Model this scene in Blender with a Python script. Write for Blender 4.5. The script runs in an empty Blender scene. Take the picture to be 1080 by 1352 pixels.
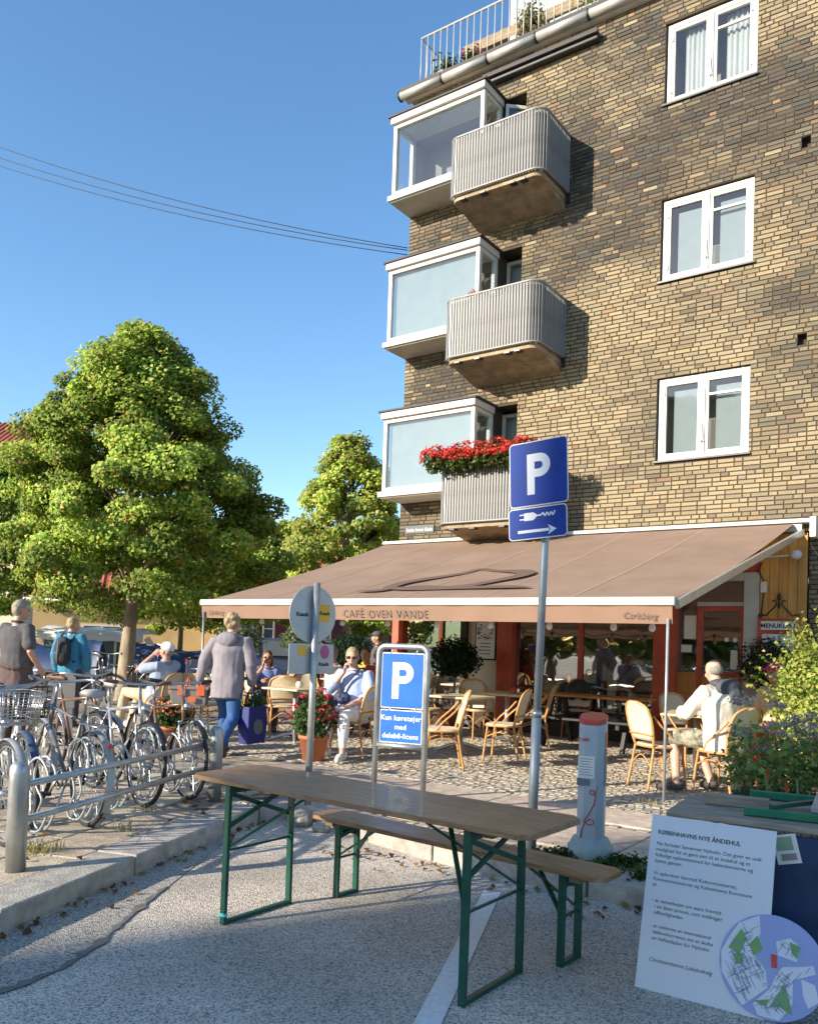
import bpy, math, random
import numpy as np
from mathutils import Vector, Matrix, noise as mnoise
random.seed(7); np.random.seed(7)
V = Vector; R = math.radians; PI = math.pi
scn = bpy.context.scene; col = scn.collection
# ------------------------------------------------------------------ camera
F_PX, PITCH, ROLL, CAM_H = 1100., R(1.5), .033, 1.54
PPX, PPY = 540., 850. - 1100. * math.tan(R(1.5))
cam = bpy.data.cameras.new('camera'); camo = bpy.data.objects.new('camera', cam); col.objects.link(camo)
cam.sensor_fit = 'HORIZONTAL'; cam.sensor_width = 36; cam.lens = 36 * F_PX / 1080.
cam.shift_x = 0; cam.shift_y = (PPY - 676.) / 1080.
cam.clip_start = .05; cam.clip_end = 3000
CR = (Matrix.Rotation(PI / 2 + PITCH, 3, 'X') @ Matrix.Rotation(ROLL, 3, 'Z'))
CC = V((0, 0, CAM_H))
camo.matrix_world = Matrix.Translation(CC) @ CR.to_4x4()
scn.camera = camo
# ------------------------------------------------------------------ sky, sun, exposure
SUN_DIR = V((.877, .48, 0)).normalized(); SUN_EL = R(20.5)
world = bpy.data.worlds.new('World'); scn.world = world; world.use_nodes = True
wn = world.node_tree.nodes; wl = world.node_tree.links
bg = wn['Background']
sky = wn.new('ShaderNodeTexSky'); sky.sky_type = 'NISHITA'; sky.sun_disc = False
sky.sun_elevation = SUN_EL
sky.sun_rotation = math.atan2(-SUN_DIR.x, -SUN_DIR.y)
sky.air_density = 1.0; sky.dust_density = .3; sky.ozone_density = 2.0; sky.altitude = 0
hs = wn.new('ShaderNodeHueSaturation'); hs.inputs['Saturation'].default_value = 1.17; hs.inputs['Value'].default_value = .8; hs.inputs['Hue'].default_value = .5; wl.new(sky.outputs[0], hs.inputs['Color'])
wl.new(hs.outputs[0], bg.inputs[0]); bg.inputs[1].default_value = .145
sun = bpy.data.lights.new('sun', 'SUN'); suno = bpy.data.objects.new('sun', sun); col.objects.link(suno)
sun.energy = 3.8; sun.angle = R(.6); sun.color = (1, .90, .75)
ldir = V((SUN_DIR.x * math.cos(SUN_EL), SUN_DIR.y * math.cos(SUN_EL), -math.sin(SUN_EL)))
suno.rotation_euler = ldir.to_track_quat('-Z', 'Y').to_euler()
vs = scn.view_settings; vs.view_transform = 'Standard'; vs.look = 'None'; vs.exposure = 1.28; vs.gamma = 1; vs.use_curve_mapping = False
# ------------------------------------------------------------------ photo pixel -> place
def ray(x, y): return CR @ V(((x - PPX) / F_PX, -(y - PPY) / F_PX, -1.))
def gnd(x, y, z=.12):
    d = ray(x, y); return CC + d * ((z - CAM_H) / d.z)
def atd(x, y, Y):
    d = ray(x, y); return CC + d * (Y / d.y)
_v = ray(-1003, 799); D1 = V((_v.x, _v.y, 0)).normalized(); D2 = V((D1.y, -D1.x, 0)); UU = -D1
P0 = atd(935, 600, 12.2637); P0.z = 0
FAC_ROT = math.atan2(UU.y, UU.x)
def B(u, o, z): return P0 + UU * u - D2 * o + V((0, 0, z))       # along the facade, out from it, up
def wallpt(x, y, o=0):
    d = ray(x, y); p = P0 - D2 * o; t = (p - CC).dot(D2) / d.dot(D2); q = CC + d * t
    return (q - P0).dot(UU), q.z
def frame_m(origin, right, up):
    r = V(right).normalized(); n = r.cross(V(up)).normalized(); u = n.cross(r)
    return Matrix(((r.x, u.x, n.x, origin[0]), (r.y, u.y, n.y, origin[1]), (r.z, u.z, n.z, origin[2]), (0, 0, 0, 1)))
# ------------------------------------------------------------------ materials
MATS = {}
def mat(name, c, rough=.6, metal=0, var=.18, scale=6., bump=0., bscale=60., attr=None, spec=.5, trans=0., c2=None, stretch=None, coat=0):
    if name in MATS: return MATS[name]
    m = bpy.data.materials.new(name); m.use_nodes = True; MATS[name] = m
    n = m.node_tree.nodes; l = m.node_tree.links; b = n['Principled BSDF']
    b.inputs['Roughness'].default_value = rough; b.inputs['Metallic'].default_value = metal
    b.inputs['Specular IOR Level'].default_value = spec
    if coat: b.inputs['Coat Weight'].default_value = coat
    tc = n.new('ShaderNodeTexCoord'); src = tc.outputs['Object']
    if stretch:
        mp = n.new('ShaderNodeMapping'); mp.inputs['Scale'].default_value = stretch; l.new(src, mp.inputs[0]); src = mp.outputs[0]
    nz = n.new('ShaderNodeTexNoise'); nz.inputs['Scale'].default_value = scale; nz.inputs['Detail'].default_value = 6; nz.inputs['Roughness'].default_value = .62
    l.new(src, nz.inputs['Vector'])
    mx = n.new('ShaderNodeMix'); mx.data_type = 'RGBA'
    ramp = n.new('ShaderNodeMapRange'); ramp.inputs[1].default_value = .3; ramp.inputs[2].default_value = .7
    l.new(nz.outputs[0], ramp.inputs[0]); l.new(ramp.outputs[0], mx.inputs[0])
    if attr:
        at = n.new('ShaderNodeAttribute'); at.attribute_name = attr
        mul = n.new('ShaderNodeMix'); mul.data_type = 'RGBA'; mul.blend_type = 'MULTIPLY'; mul.inputs[0].default_value = 1
        mx.inputs[6].default_value = (1 - var, 1 - var, 1 - var, 1); mx.inputs[7].default_value = (1 + var, 1 + var, 1 + var, 1)
        l.new(at.outputs[0], mul.inputs[6]); l.new(mx.outputs[2], mul.inputs[7]); out = mul.outputs[2]
    else:
        lo = c2 if c2 else tuple(x * (1 - var) for x in c); hi = c if c2 else tuple(min(1, x * (1 + var)) for x in c)
        mx.inputs[6].default_value = (*lo, 1); mx.inputs[7].default_value = (*hi, 1); out = mx.outputs[2]
    l.new(out, b.inputs['Base Color'])
    if var > 0:
        rr = n.new('ShaderNodeMapRange'); rr.inputs[3].default_value = max(.03, rough - .08); rr.inputs[4].default_value = min(1, rough + .08)
        l.new(nz.outputs[0], rr.inputs[0]); l.new(rr.outputs[0], b.inputs['Roughness'])
    if bump:
        bz = n.new('ShaderNodeTexNoise'); bz.inputs['Scale'].default_value = bscale; bz.inputs['Detail'].default_value = 4; l.new(src, bz.inputs['Vector'])
        bp = n.new('ShaderNodeBump'); bp.inputs['Strength'].default_value = bump; bp.inputs['Distance'].default_value = .01
        l.new(bz.outputs[0], bp.inputs['Height']); l.new(bp.outputs[0], b.inputs['Normal'])
    if trans:
        t = n.new('ShaderNodeBsdfTranslucent'); l.new(out, t.inputs[0]); ms = n.new('ShaderNodeMixShader'); ms.inputs[0].default_value = trans
        l.new(b.outputs[0], ms.inputs[1]); l.new(t.outputs[0], ms.inputs[2]); l.new(ms.outputs[0], n['Material Output'].inputs[0])
    return m
def glass(name, tint=(.85, .92, .92), refl=.12, rough=.02):
    if name in MATS: return MATS[name]
    m = bpy.data.materials.new(name); m.use_nodes = True; MATS[name] = m
    n = m.node_tree.nodes; l = m.node_tree.links; n.remove(n['Principled BSDF'])
    g = n.new('ShaderNodeBsdfGlossy'); g.inputs['Roughness'].default_value = rough; g.inputs[0].default_value = (1, 1, 1, 1)
    t = n.new('ShaderNodeBsdfTransparent'); t.inputs[0].default_value = (*tint, 1)
    lw = n.new('ShaderNodeFresnel'); lw.inputs[0].default_value = 1.5
    ad = n.new('ShaderNodeMath'); ad.operation = 'ADD'; ad.inputs[1].default_value = refl; ad.use_clamp = True; l.new(lw.outputs[0], ad.inputs[0])
    tc = n.new('ShaderNodeTexCoord'); nz = n.new('ShaderNodeTexNoise'); nz.inputs['Scale'].default_value = 1.7; l.new(tc.outputs['Object'], nz.inputs['Vector'])
    bp = n.new('ShaderNodeBump'); bp.inputs['Strength'].default_value = .05; bp.inputs['Distance'].default_value = .05; l.new(nz.outputs[0], bp.inputs['Height']); l.new(bp.outputs[0], g.inputs['Normal'])
    ms = n.new('ShaderNodeMixShader'); l.new(ad.outputs[0], ms.inputs[0]); l.new(t.outputs[0], ms.inputs[1]); l.new(g.outputs[0], ms.inputs[2]); l.new(ms.outputs[0], n['Material Output'].inputs[0])
    return m
def M(k): return MATS[k]
mat('steel', (.42, .43, .42), .42, .75, .25, 5, .1, 120)
mat('steel_dull', (.36, .38, .38), .5, .45, .25, 4, .1, 80)
mat('chrome', (.46, .46, .46), .34, .9, .15, 20)
mat('rubber', (.025, .025, .025), .8, 0, .3, 30, .2, 200)
mat('black', (.018, .018, .02), .55, 0, .3, 12)
mat('black_metal', (.03, .03, .032), .4, .3, .2, 9)
mat('white_paint', (.62, .60, .54), .45, 0, .07, 5, .05, 40)
mat('cream_paint', (.66, .62, .52), .5, 0, .1, 5, .05, 40)
mat('red_paint', (.44, .075, .035), .5, 0, .25, 4, .1, 30)
mat('sign_white', (.66, .67, .68), .45, 0, .05, 5, spec=.25)
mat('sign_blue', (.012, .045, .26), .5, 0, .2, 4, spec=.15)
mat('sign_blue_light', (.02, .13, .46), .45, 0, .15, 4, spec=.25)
mat('sign_grey', (.40, .41, .42), .45, .3, .15, 6)
mat('ink', (.02, .02, .022), .6, 0, 0)
mat('ink_grey', (.16, .10, .08), .8, 0, .1)
mat('skin', (.52, .27, .18), .5, 0, .12, 14)
mat('skin_pale', (.58, .34, .25), .5, 0, .12, 14)
mat('hair_grey', (.27, .235, .19), .7, 0, .35, 60, .4, 160)
mat('hair_blond', (.33, .235, .125), .65, 0, .3, 60, .4, 160)
mat('hair_brown', (.10, .045, .02), .6, 0, .3, 60, .4, 160)
mat('terracotta', (.42, .13, .05), .75, 0, .2, 7)
mat('soil', (.05, .035, .025), .95, 0, .4, 30, .6, 60)
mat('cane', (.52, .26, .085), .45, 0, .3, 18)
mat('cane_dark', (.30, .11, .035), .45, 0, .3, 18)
mat('weave', (.66, .56, .40), .7, 0, .16, 90, .5, 220)
mat('tabletop', (.66, .55, .33), .5, 0, .12, 6, .05, 60)
mat('alu', (.50, .50, .49), .35, .8, .15, 8)
mat('bark', (.30, .235, .165), .9, 0, .4, 7, .8, 22, stretch=(1, 1, .35))
mat('leaf', (.1, .2, .03), .55, 0, .2, 3, attr='Col', trans=.48, spec=.25)
mat('petal', (.6, .03, .03), .6, 0, .12, 6, attr='Col', trans=.25, spec=.25)
mat('concrete', (.34, .29, .22), .9, 0, .35, 3, .5, 30)
mat('green_steel', (.012, .075, .05), .35, .1, .25, 6)
mat('green_steel_light', (.015, .16, .085), .35, .1, .2, 6)
# ------------------------------------------------------------------ mesh builder
class MB:
    def __init__(s): s.v = []; s.f = []; s.c = []; s.sm = []
    def add(s, vs_, fs, smooth=False, c=None):
        o = len(s.v); s.v.extend([tuple(p) for p in vs_])
        for f in fs: s.f.append(tuple(i + o for i in f)); s.sm.append(smooth); s.c.append(c)
        return s
    def box(s, x0, x1, y0, y1, z0, z1, c=None):
        return s.add([(x0, y0, z0), (x1, y0, z0), (x1, y1, z0), (x0, y1, z0), (x0, y0, z1), (x1, y0, z1), (x1, y1, z1), (x0, y1, z1)],
                     [(0, 3, 2, 1), (4, 5, 6, 7), (0, 1, 5, 4), (1, 2, 6, 5), (2, 3, 7, 6), (3, 0, 4, 7)], False, c)
    def beam(s, a, b, w, h, up=(0, 0, 1)):
        a = V(a); b = V(b); d = (b - a).normalized(); up = V(up)
        if abs(d.dot(up)) > .98: up = V((1, 0, 0))
        x = d.cross(up).normalized() * w / 2; y = x.cross(d).normalized() * h / 2
        return s.add([p + sx * x + sy * y for p in (a, b) for sx, sy in ((-1, -1), (1, -1), (1, 1), (-1, 1))],
                     [(3, 2, 1, 0), (4, 5, 6, 7), (0, 1, 5, 4), (1, 2, 6, 5), (2, 3, 7, 6), (3, 0, 4, 7)])
    def tube(s, pts, r, n=8, closed=False, smooth=True, c=None, ry=None, side=None):
        P = [V(p) for p in pts]; m = len(P)
        rs = [r] * m if isinstance(r, (int, float)) else list(r)
        rys = rs if ry is None else ([ry] * m if isinstance(ry, (int, float)) else list(ry))
        vs_ = []; prev = None
        for i in range(m):
            if closed: t = P[(i + 1) % m] - P[i - 1]
            else: t = P[min(i + 1, m - 1)] - P[max(i - 1, 0)]
            t.normalize()
            if prev is None:
                a = V(side) if side is not None else (V((0, 0, 1)) if abs(t.z) < .9 else V((1, 0, 0)))
                x = (a - t * a.dot(t)).normalized()
            else:
                x = prev - t * prev.dot(t)
                x = x.normalized() if x.length > 1e-6 else prev
            prev = x; y = t.cross(x)
            for k in range(n):
                a = 2 * PI * k / n; vs_.append(P[i] + x * (math.cos(a) * rs[i]) + y * (math.sin(a) * rys[i]))
        fs = []
        for i in range(m if closed else m - 1):
            j = (i + 1) % m
            for k in range(n):
                k2 = (k + 1) % n; fs.append((i * n + k, i * n + k2, j * n + k2, j * n + k))
        if not closed: fs.append(tuple(range(n - 1, -1, -1))); fs.append(tuple((m - 1) * n + k for k in range(n)))
        return s.add(vs_, fs, smooth, c)
    def lathe(s, prof, n=16, ctr=(0, 0, 0), smooth=True, c=None):
        vs_ = [(ctr[0] + r * math.cos(2 * PI * k / n), ctr[1] + r * math.sin(2 * PI * k / n), ctr[2] + z) for r, z in prof for k in range(n)]
        fs = [(i * n + k, i * n + (k + 1) % n, (i + 1) * n + (k + 1) % n, (i + 1) * n + k) for i in range(len(prof) - 1) for k in range(n)]
        fs.append(tuple(range(n - 1, -1, -1))); fs.append(tuple((len(prof) - 1) * n + k for k in range(n)))
        return s.add(vs_, fs, smooth, c)
    def ell(s, ctr, rad, n=12, m=8, rot=None, c=None):
        C = V(ctr); vs_ = []
        for i in range(m + 1):
            th = PI * i / m
            for k in range(n):
                a = 2 * PI * k / n; p = V((rad[0] * math.sin(th) * math.cos(a), rad[1] * math.sin(th) * math.sin(a), -rad[2] * math.cos(th)))
                vs_.append(C + (rot @ p if rot else p))
        fs = [(i * n + k, i * n + (k + 1) % n, (i + 1) * n + (k + 1) % n, (i + 1) * n + k) for i in range(m) for k in range(n)]
        return s.add(vs_, fs, True, c)
    def prism(s, poly, a0, a1, axis='y', c=None):
        n = len(poly)
        def P(p, a): return (p[0], a, p[1]) if axis == 'y' else ((a, p[0], p[1]) if axis == 'x' else (p[0], p[1], a))
        return s.add([P(p, a0) for p in poly] + [P(p, a1) for p in poly],
                     [tuple(range(n))[::-1], tuple(range(n, 2 * n))] + [(k, (k + 1) % n, n + (k + 1) % n, n + k) for k in range(n)], False, c)
    def xf(s, mtx, start=0):
        s.v[start:] = [tuple(mtx @ V(p)) for p in s.v[start:]]; return s
    def mesh(s, name):
        me = bpy.data.meshes.new(name); me.from_pydata(s.v, [], s.f)
        me.polygons.foreach_set('use_smooth', s.sm)
        if any(c is not None for c in s.c):
            a = me.attributes.new('Col', 'FLOAT_COLOR', 'FACE'); a.data.foreach_set('color', [x for c in s.c for x in (*(c or (.5, .5, .5))[:3], 1)])
        me.update(); return me
    def build(s, name, m, parent=None, bevel=0, seg=2, fixn=False):
        me = s.mesh(name)
        if fixn: fix_normals(me)
        return link(name, me, m, parent, bevel, seg)
def fix_normals(me):
    import bmesh
    b = bmesh.new(); b.from_mesh(me); bmesh.ops.recalc_face_normals(b, faces=b.faces); b.to_mesh(me); b.free()
def link(name, me, m, parent=None, bevel=0, seg=2):
    o = bpy.data.objects.new(name, me)
    mm = M(m) if isinstance(m, str) else m
    if not me.materials: me.materials.append(mm)
    col.objects.link(o)
    if parent: o.parent = parent
    if bevel:
        md = o.modifiers.new('bevel', 'BEVEL'); md.width = bevel; md.segments = seg; md.limit_method = 'ANGLE'; md.angle_limit = R(40)
    return o
def tag(o, label=None, cat=None, group=None, kind=None):
    if label: o['label'] = label
    if cat: o['category'] = cat
    if group: o['group'] = group
    if kind: o['kind'] = kind
    return o
def thing(name, label, cat, loc=(0, 0, 0), rz=0, group=None, mtx=None):
    o = bpy.data.objects.new(name, None); col.objects.link(o); o.empty_display_size = .1
    if mtx is not None: o.matrix_world = mtx
    else: o.location = loc; o.rotation_euler = (0, 0, rz)
    return tag(o, label, cat, group)
def copy_tree(o, parent=None):
    c = o.copy(); col.objects.link(c); c.parent = parent
    for ch in list(o.children): copy_tree(ch, c)
    return c
def bx(name, m, parent, x0, x1, y0, y1, z0, z1, bevel=0): return MB().box(x0, x1, y0, y1, z0, z1).build(name, m, parent, bevel)
def arc(cx, cy, r, a0, a1, n, z=0): return [(cx + r * math.cos(a0 + (a1 - a0) * i / n), cy + r * math.sin(a0 + (a1 - a0) * i / n), z) for i in range(n + 1)]
def text(s, size, m, parent, x, y, z=.003, align='LEFT', ext=.0008, shear=0, name='lettering', space=1, line=1, bold=0, mtx=None):
    cu = bpy.data.curves.new('txt', 'FONT'); cu.body = s; cu.size = size; cu.align_x = align; cu.extrude = ext; cu.shear = shear
    cu.space_character = space; cu.space_line = line; cu.offset = bold; cu.resolution_u = 3
    t = bpy.data.objects.new('txt', cu); col.objects.link(t)
    dg = bpy.context.evaluated_depsgraph_get(); me = bpy.data.meshes.new_from_object(t.evaluated_get(dg)); me.name = name
    bpy.data.objects.remove(t); bpy.data.curves.remove(cu)
    me.materials.clear(); me.transform(Matrix.Translation((x, y, z)))
    if mtx: me.transform(mtx)
    return link(name, me, m, parent)
def poly_sheet(name, poly, z, m, parent=None, th=0):
    b = MB()
    if th: b.prism(poly, z - th, z, 'z')
    else: b.add([(x, y, z) for x, y in poly], [tuple(range(len(poly)))])
    return b.build(name, m, parent)
# leaves: many small folded faces with a colour each
def leaf_mesh(name, pts, nrm, size, cols, fold=.25, wide=.8):
    pts = np.asarray(pts, float); nrm = np.asarray(nrm, float); n = len(pts)
    nrm = nrm / (np.linalg.norm(nrm, axis=1, keepdims=True) + 1e-9)
    r = np.random.normal(size=(n, 3)); t = np.cross(nrm, r); t /= (np.linalg.norm(t, axis=1, keepdims=True) + 1e-9); b = np.cross(nrm, t)
    s = (np.asarray(size, float) * np.random.uniform(.65, 1.3, n))[:, None]
    v = np.empty((n, 4, 3)); v[:, 0] = pts - t * s * .5; v[:, 2] = pts + t * s * .5 - nrm * s * .12
    v[:, 1] = pts + b * s * .5 * wide + nrm * s * fold; v[:, 3] = pts - b * s * .5 * wide + nrm * s * fold
    me = bpy.data.meshes.new(name); me.vertices.add(4 * n); me.loops.add(4 * n); me.polygons.add(n)
    me.vertices.foreach_set('co', v.reshape(-1)); me.loops.foreach_set('vertex_index', np.arange(4 * n, dtype=np.int32))
    me.polygons.foreach_set('loop_start', np.arange(0, 4 * n, 4, dtype=np.int32)); me.polygons.foreach_set('loop_total', np.full(n, 4, dtype=np.int32))
    a = me.attributes.new('Col', 'FLOAT_COLOR', 'FACE'); c4 = np.ones((n, 4)); c4[:, :3] = cols; a.data.foreach_set('color', c4.reshape(-1))
    me.update(calc_edges=True); me.validate(); return me
def ramp_cols(n, stops, w=None):
    stops = np.asarray(stops, float); k = np.random.choice(len(stops), n, p=w)
    c = stops[k] * np.random.uniform(.75, 1.25, (n, 1)); return np.clip(c, 0, 1)
# ------------------------------------------------------------------ ground, road, kerb, pavement
def asphalt(name, base, speck, sc, rough=.85, pat=.25, psc=.5):
    m = bpy.data.materials.new(name); m.use_nodes = True; MATS[name] = m
    n = m.node_tree.nodes; l = m.node_tree.links; b = n['Principled BSDF']; b.inputs['Roughness'].default_value = rough
    tc = n.new('ShaderNodeTexCoord')
    vo = n.new('ShaderNodeTexVoronoi'); vo.inputs['Scale'].default_value = sc; l.new(tc.outputs['Object'], vo.inputs['Vector'])
    nz = n.new('ShaderNodeTexNoise'); nz.inputs['Scale'].default_value = psc; nz.inputs['Detail'].default_value = 7; l.new(tc.outputs['Object'], nz.inputs['Vector'])
    n2 = n.new('ShaderNodeTexNoise'); n2.inputs['Scale'].default_value = sc * .8; n2.inputs['Detail'].default_value = 2; l.new(tc.outputs['Object'], n2.inputs['Vector'])
    sep = n.new('ShaderNodeSeparateColor'); l.new(vo.outputs['Color'], sep.inputs[0])
    cr = n.new('ShaderNodeValToRGB'); e = cr.color_ramp.elements
    e[0].position = 0; e[0].color = (*[x * .3 for x in base], 1); e[1].position = 1; e[1].color = (*speck, 1)
    q = e.new(.35); q.color = (*base, 1); q = e.new(.8); q.color = (*[x * 1.5 for x in base], 1)
    l.new(sep.outputs[0], cr.inputs[0])
    mr = n.new('ShaderNodeMapRange'); mr.inputs[1].default_value = .3; mr.inputs[2].default_value = .7; mr.inputs[3].default_value = 1 - pat; mr.inputs[4].default_value = 1 + pat
    l.new(nz.outputs[0], mr.inputs[0])
    mu = n.new('ShaderNodeMix'); mu.data_type = 'RGBA'; mu.blend_type = 'MULTIPLY'; mu.inputs[0].default_value = 1
    l.new(cr.outputs[0], mu.inputs[6]); l.new(mr.outputs[0], mu.inputs[7]); l.new(mu.outputs[2], b.inputs['Base Color'])
    ad = n.new('ShaderNodeMath'); l.new(vo.outputs['Distance'], ad.inputs[0]); l.new(n2.outputs[0], ad.inputs[1])
    bp = n.new('ShaderNodeBump'); bp.inputs['Strength'].default_value = .7; bp.inputs['Distance'].default_value = .008; l.new(ad.outputs[0], bp.inputs['Height']); l.new(bp.outputs[0], b.inputs['Normal'])
    return m
asphalt('asphalt', (.47, .405, .33), (.68, .60, .50), 135, .85, .32, .8)
asphalt('asphalt_patch', (.32, .29, .25), (.5, .46, .41), 120, .8, .2)
asphalt('square_ground', (.25, .205, .15), (.36, .3, .24), 9, .9, .3, .3)
mat('slab', (.40, .335, .255), .85, 0, .3, 9, .6, 70, attr='Col')
mat('sett', (.30, .26, .2), .85, 0, .3, 14, .4, 70, attr='Col')
mat('road_paint', (.86, .83, .78), .7, 0, .3, 38, .3, 60, c2=(.66, .63, .58))
mat('joint', (.16, .13, .095), .95, 0, .3, 20, .4, 80)
road = poly_sheet('road', [(-400, -300), (400, -300), (400, 500), (-400, 500)], 0, 'asphalt'); tag(road, kind='structure')
DL = V((.267, .964, 0)).normalized(); LK0 = V((-2.01, 4.23, 0)); TL = V((-DL.y, DL.x, 0))   # kerb by the bike rack, and to its left
kpts = [LK0 - DL * 9, LK0, V((-1.38, 6.5, 0)), V((-1.20, 7.02, 0)), V((-.95, 7.16, 0)), V((-.65, 7.02, 0)), V((-.27, 6.47, 0))]
kpts += [B(u, o, 0) for u, o in ((.3, 7.53), (1.5, 7.6), (3.5, 7.62), (12, 7.62))]
def off_line(pts, d):
    out = []
    for i, p in enumerate(pts):
        ns = []
        if i > 0: t = (p - pts[i - 1]).normalized(); ns.append(V((-t.y, t.x, 0)))
        if i < len(pts) - 1: t = (pts[i + 1] - p).normalized(); ns.append(V((-t.y, t.x, 0)))
        n = sum(ns, V((0, 0, 0))).normalized(); out.append(p + n * d / max(.4, n.dot(ns[0])))
    return out
inner = off_line(kpts, .10)
pv = [(p.x, p.y) for p in inner]
far = [B(12, -40, 0), V((150, 300, 0)), V((-250, 300, 0)), V((-250, -60, 0)), inner[0] + V((-1, -20, 0))]
pave = poly_sheet('pavement', pv + [(p.x, p.y) for p in far], .104, 'square_ground'); tag(pave, kind='structure')
# kerb stones
kin = off_line(kpts, .30); kerb = None
kb = MB(); kn = len(kpts)
for i in range(kn - 1):
    a, b_, c, d = kpts[i] + (kin[i] - kpts[i]) * .15, kpts[i + 1] + (kin[i + 1] - kpts[i + 1]) * .15, kin[i + 1], kin[i]
    kb.add([(*a.xy, .11), (*b_.xy, .11), (*c.xy, .11), (*d.xy, .11), (*a.xy, 0), (*b_.xy, 0)], [(0, 1, 2, 3), (4, 5, 1, 0)])
kerb = kb.build('kerb', 'joint'); tag(kerb, kind='structure')
rk = random.Random(3)
for i in range(kn - 1):
    L = (kpts[i + 1] - kpts[i]).length; ns = max(1, round(L / 1.05))
    for j in range(ns):
        f0 = j / ns + .004 / L * 2; f1 = (j + 1) / ns - .004 / L * 2
        a = kpts[i].lerp(kpts[i + 1], f0); b_ = kpts[i].lerp(kpts[i + 1], f1); c = kin[i].lerp(kin[i + 1], f1); d = kin[i].lerp(kin[i + 1], f0)
        h = .128 + rk.uniform(-.005, .005); t = rk.uniform(.85, 1.1); pk = rk.uniform(-.012, .012)
        cc = (.37 * t, (.33 + pk) * t, (.285) * t)
        sb = MB(); sb.add([(*p.xy, z) for z in (-.03, h) for p in (a, b_, c, d)], [(0, 3, 2, 1), (4, 5, 6, 7), (0, 1, 5, 4), (1, 2, 6, 5), (2, 3, 7, 6), (3, 0, 4, 7)], False, cc)
        sb.build('kerb_stone', 'slab', kerb, .012)
# paving slabs, aligned with the kerb on the left and with the facade on the right
def slab_quad(bm, pts, z, c):
    bm.add([(*p.xy, z - .05) for p in pts] + [(*p.xy, z) for p in pts], [(4, 5, 6, 7), (0, 1, 5, 4), (1, 2, 6, 5), (2, 3, 7, 6), (3, 0, 4, 7)], False, c)
def fac(p): d = p - P0; return d.dot(UU), -d.dot(D2)
rs = random.Random(5)
def slab_obj(pts, c):
    b = MB(); slab_quad(b, pts, .121 + rs.uniform(-.003, .003), c); b.build('paving_slab', 'slab', pave, .004, 1)
row = 0; t = .305
while t < 4.6:
    w = .62 if row % 3 else .42
    s = -2.2 + (row % 2) * .4
    while s < 8.5:
        L = .80
        p = [LK0 + DL * ss + TL * tt for ss, tt in ((s + .007, t + .007), (s + .007, t + w - .007), (s + L - .007, t + w - .007), (s + L - .007, t + .007))]
        p = p[::-1]
        cu, co = fac(sum(p, V((0, 0, 0))) / 4)
        ok = all(not (fac(q)[0] > -1.95 and fac(q)[1] < 7.9) for q in p) and all(fac(q)[1] > 5.3 for q in p) and s * .964 + 4.2 < 11.5
        if ok:
            k = rs.uniform(.8, 1.1); slab_obj(p, (.47 * k, (.385 + rs.uniform(-.01, .01)) * k, .285 * k))
        s += L
    t += w; row += 1
for (o0, o1, L, sh) in ((6.95, 6.05, 1.25, 0), (5.93, 5.32, .95, .5)):
    u = -3.6 + sh
    while u < 7:
        p = [B(u + .006, o0 - .005, 0), B(u + L - .006, o0 - .005, 0), B(u + L - .006, o1 + .005, 0), B(u + .006, o1 + .005, 0)]
        okp = all((q - LK0).dot(DL) > 0 and ((q - LK0).dot(TL) < .3 or fac(q)[0] > -1.95) for q in p) and (u > -1.95 or o0 < 6)
        if u > -1.95 and okp:
            k = rs.uniform(.85, 1.1); slab_obj(p, (.50 * k, (.39 + rs.uniform(-.01, .01)) * k, .295 * k))
        elif o0 < 6: k = rs.uniform(.85, 1.1); slab_obj(p, (.40 * k, .325 * k, .245 * k))
        u += L
# setts: too small to pick apart, real stones joined
sb = MB(); rc = random.Random(9)
def sett(u, o, a, b_, z=.118):
    z += rc.uniform(-.005, .004); k = rc.uniform(.75, 1.2); w = rc.uniform(-.02, .02)
    c = ((.37 + w) * k, .315 * k, (.24 - w) * k)
    i = .007; pp = [B(u, o, 0), B(u + a, o, 0), B(u + a, o - b_, 0), B(u, o - b_, 0)]; qq = [B(u + i, o - i, 0), B(u + a - i, o - i, 0), B(u + a - i, o - b_ + i, 0), B(u + i, o - b_ + i, 0)]
    sb.add([(*p.xy, z - .009) for p in pp] + [(*p.xy, z) for p in qq], [(4, 5, 6, 7), (0, 1, 5, 4), (1, 2, 6, 5), (2, 3, 7, 6), (3, 0, 4, 7)], False, c)
o = 5.30
while o > .05:
    u = -7.2 + rc.uniform(0, .1); d = rc.uniform(.07, .09)
    while u < 4.2:
        a = rc.uniform(.07, .115); sett(u + .004, o - .003, a - .006, d - .006); u += a
    o -= d
for (oa, ob, u0) in ((7.30, 6.96, -1.2), (6.04, 5.94, -1.9)):
    o = oa
    while o > ob + .05:
        u = u0; d = min(.105, o - ob)
        while u < 4.6:
            a = rc.uniform(.09, .14)
            if not (u < -.35 and o > 6.9): sett(u + .004, o - .004, a - .008, d - .008)
            u += a
        o -= d
tag(sb.build('cobblestones', 'sett'), 'small worn granite cobblestones under the cafe tables', 'cobblestones', kind='stuff')
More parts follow.
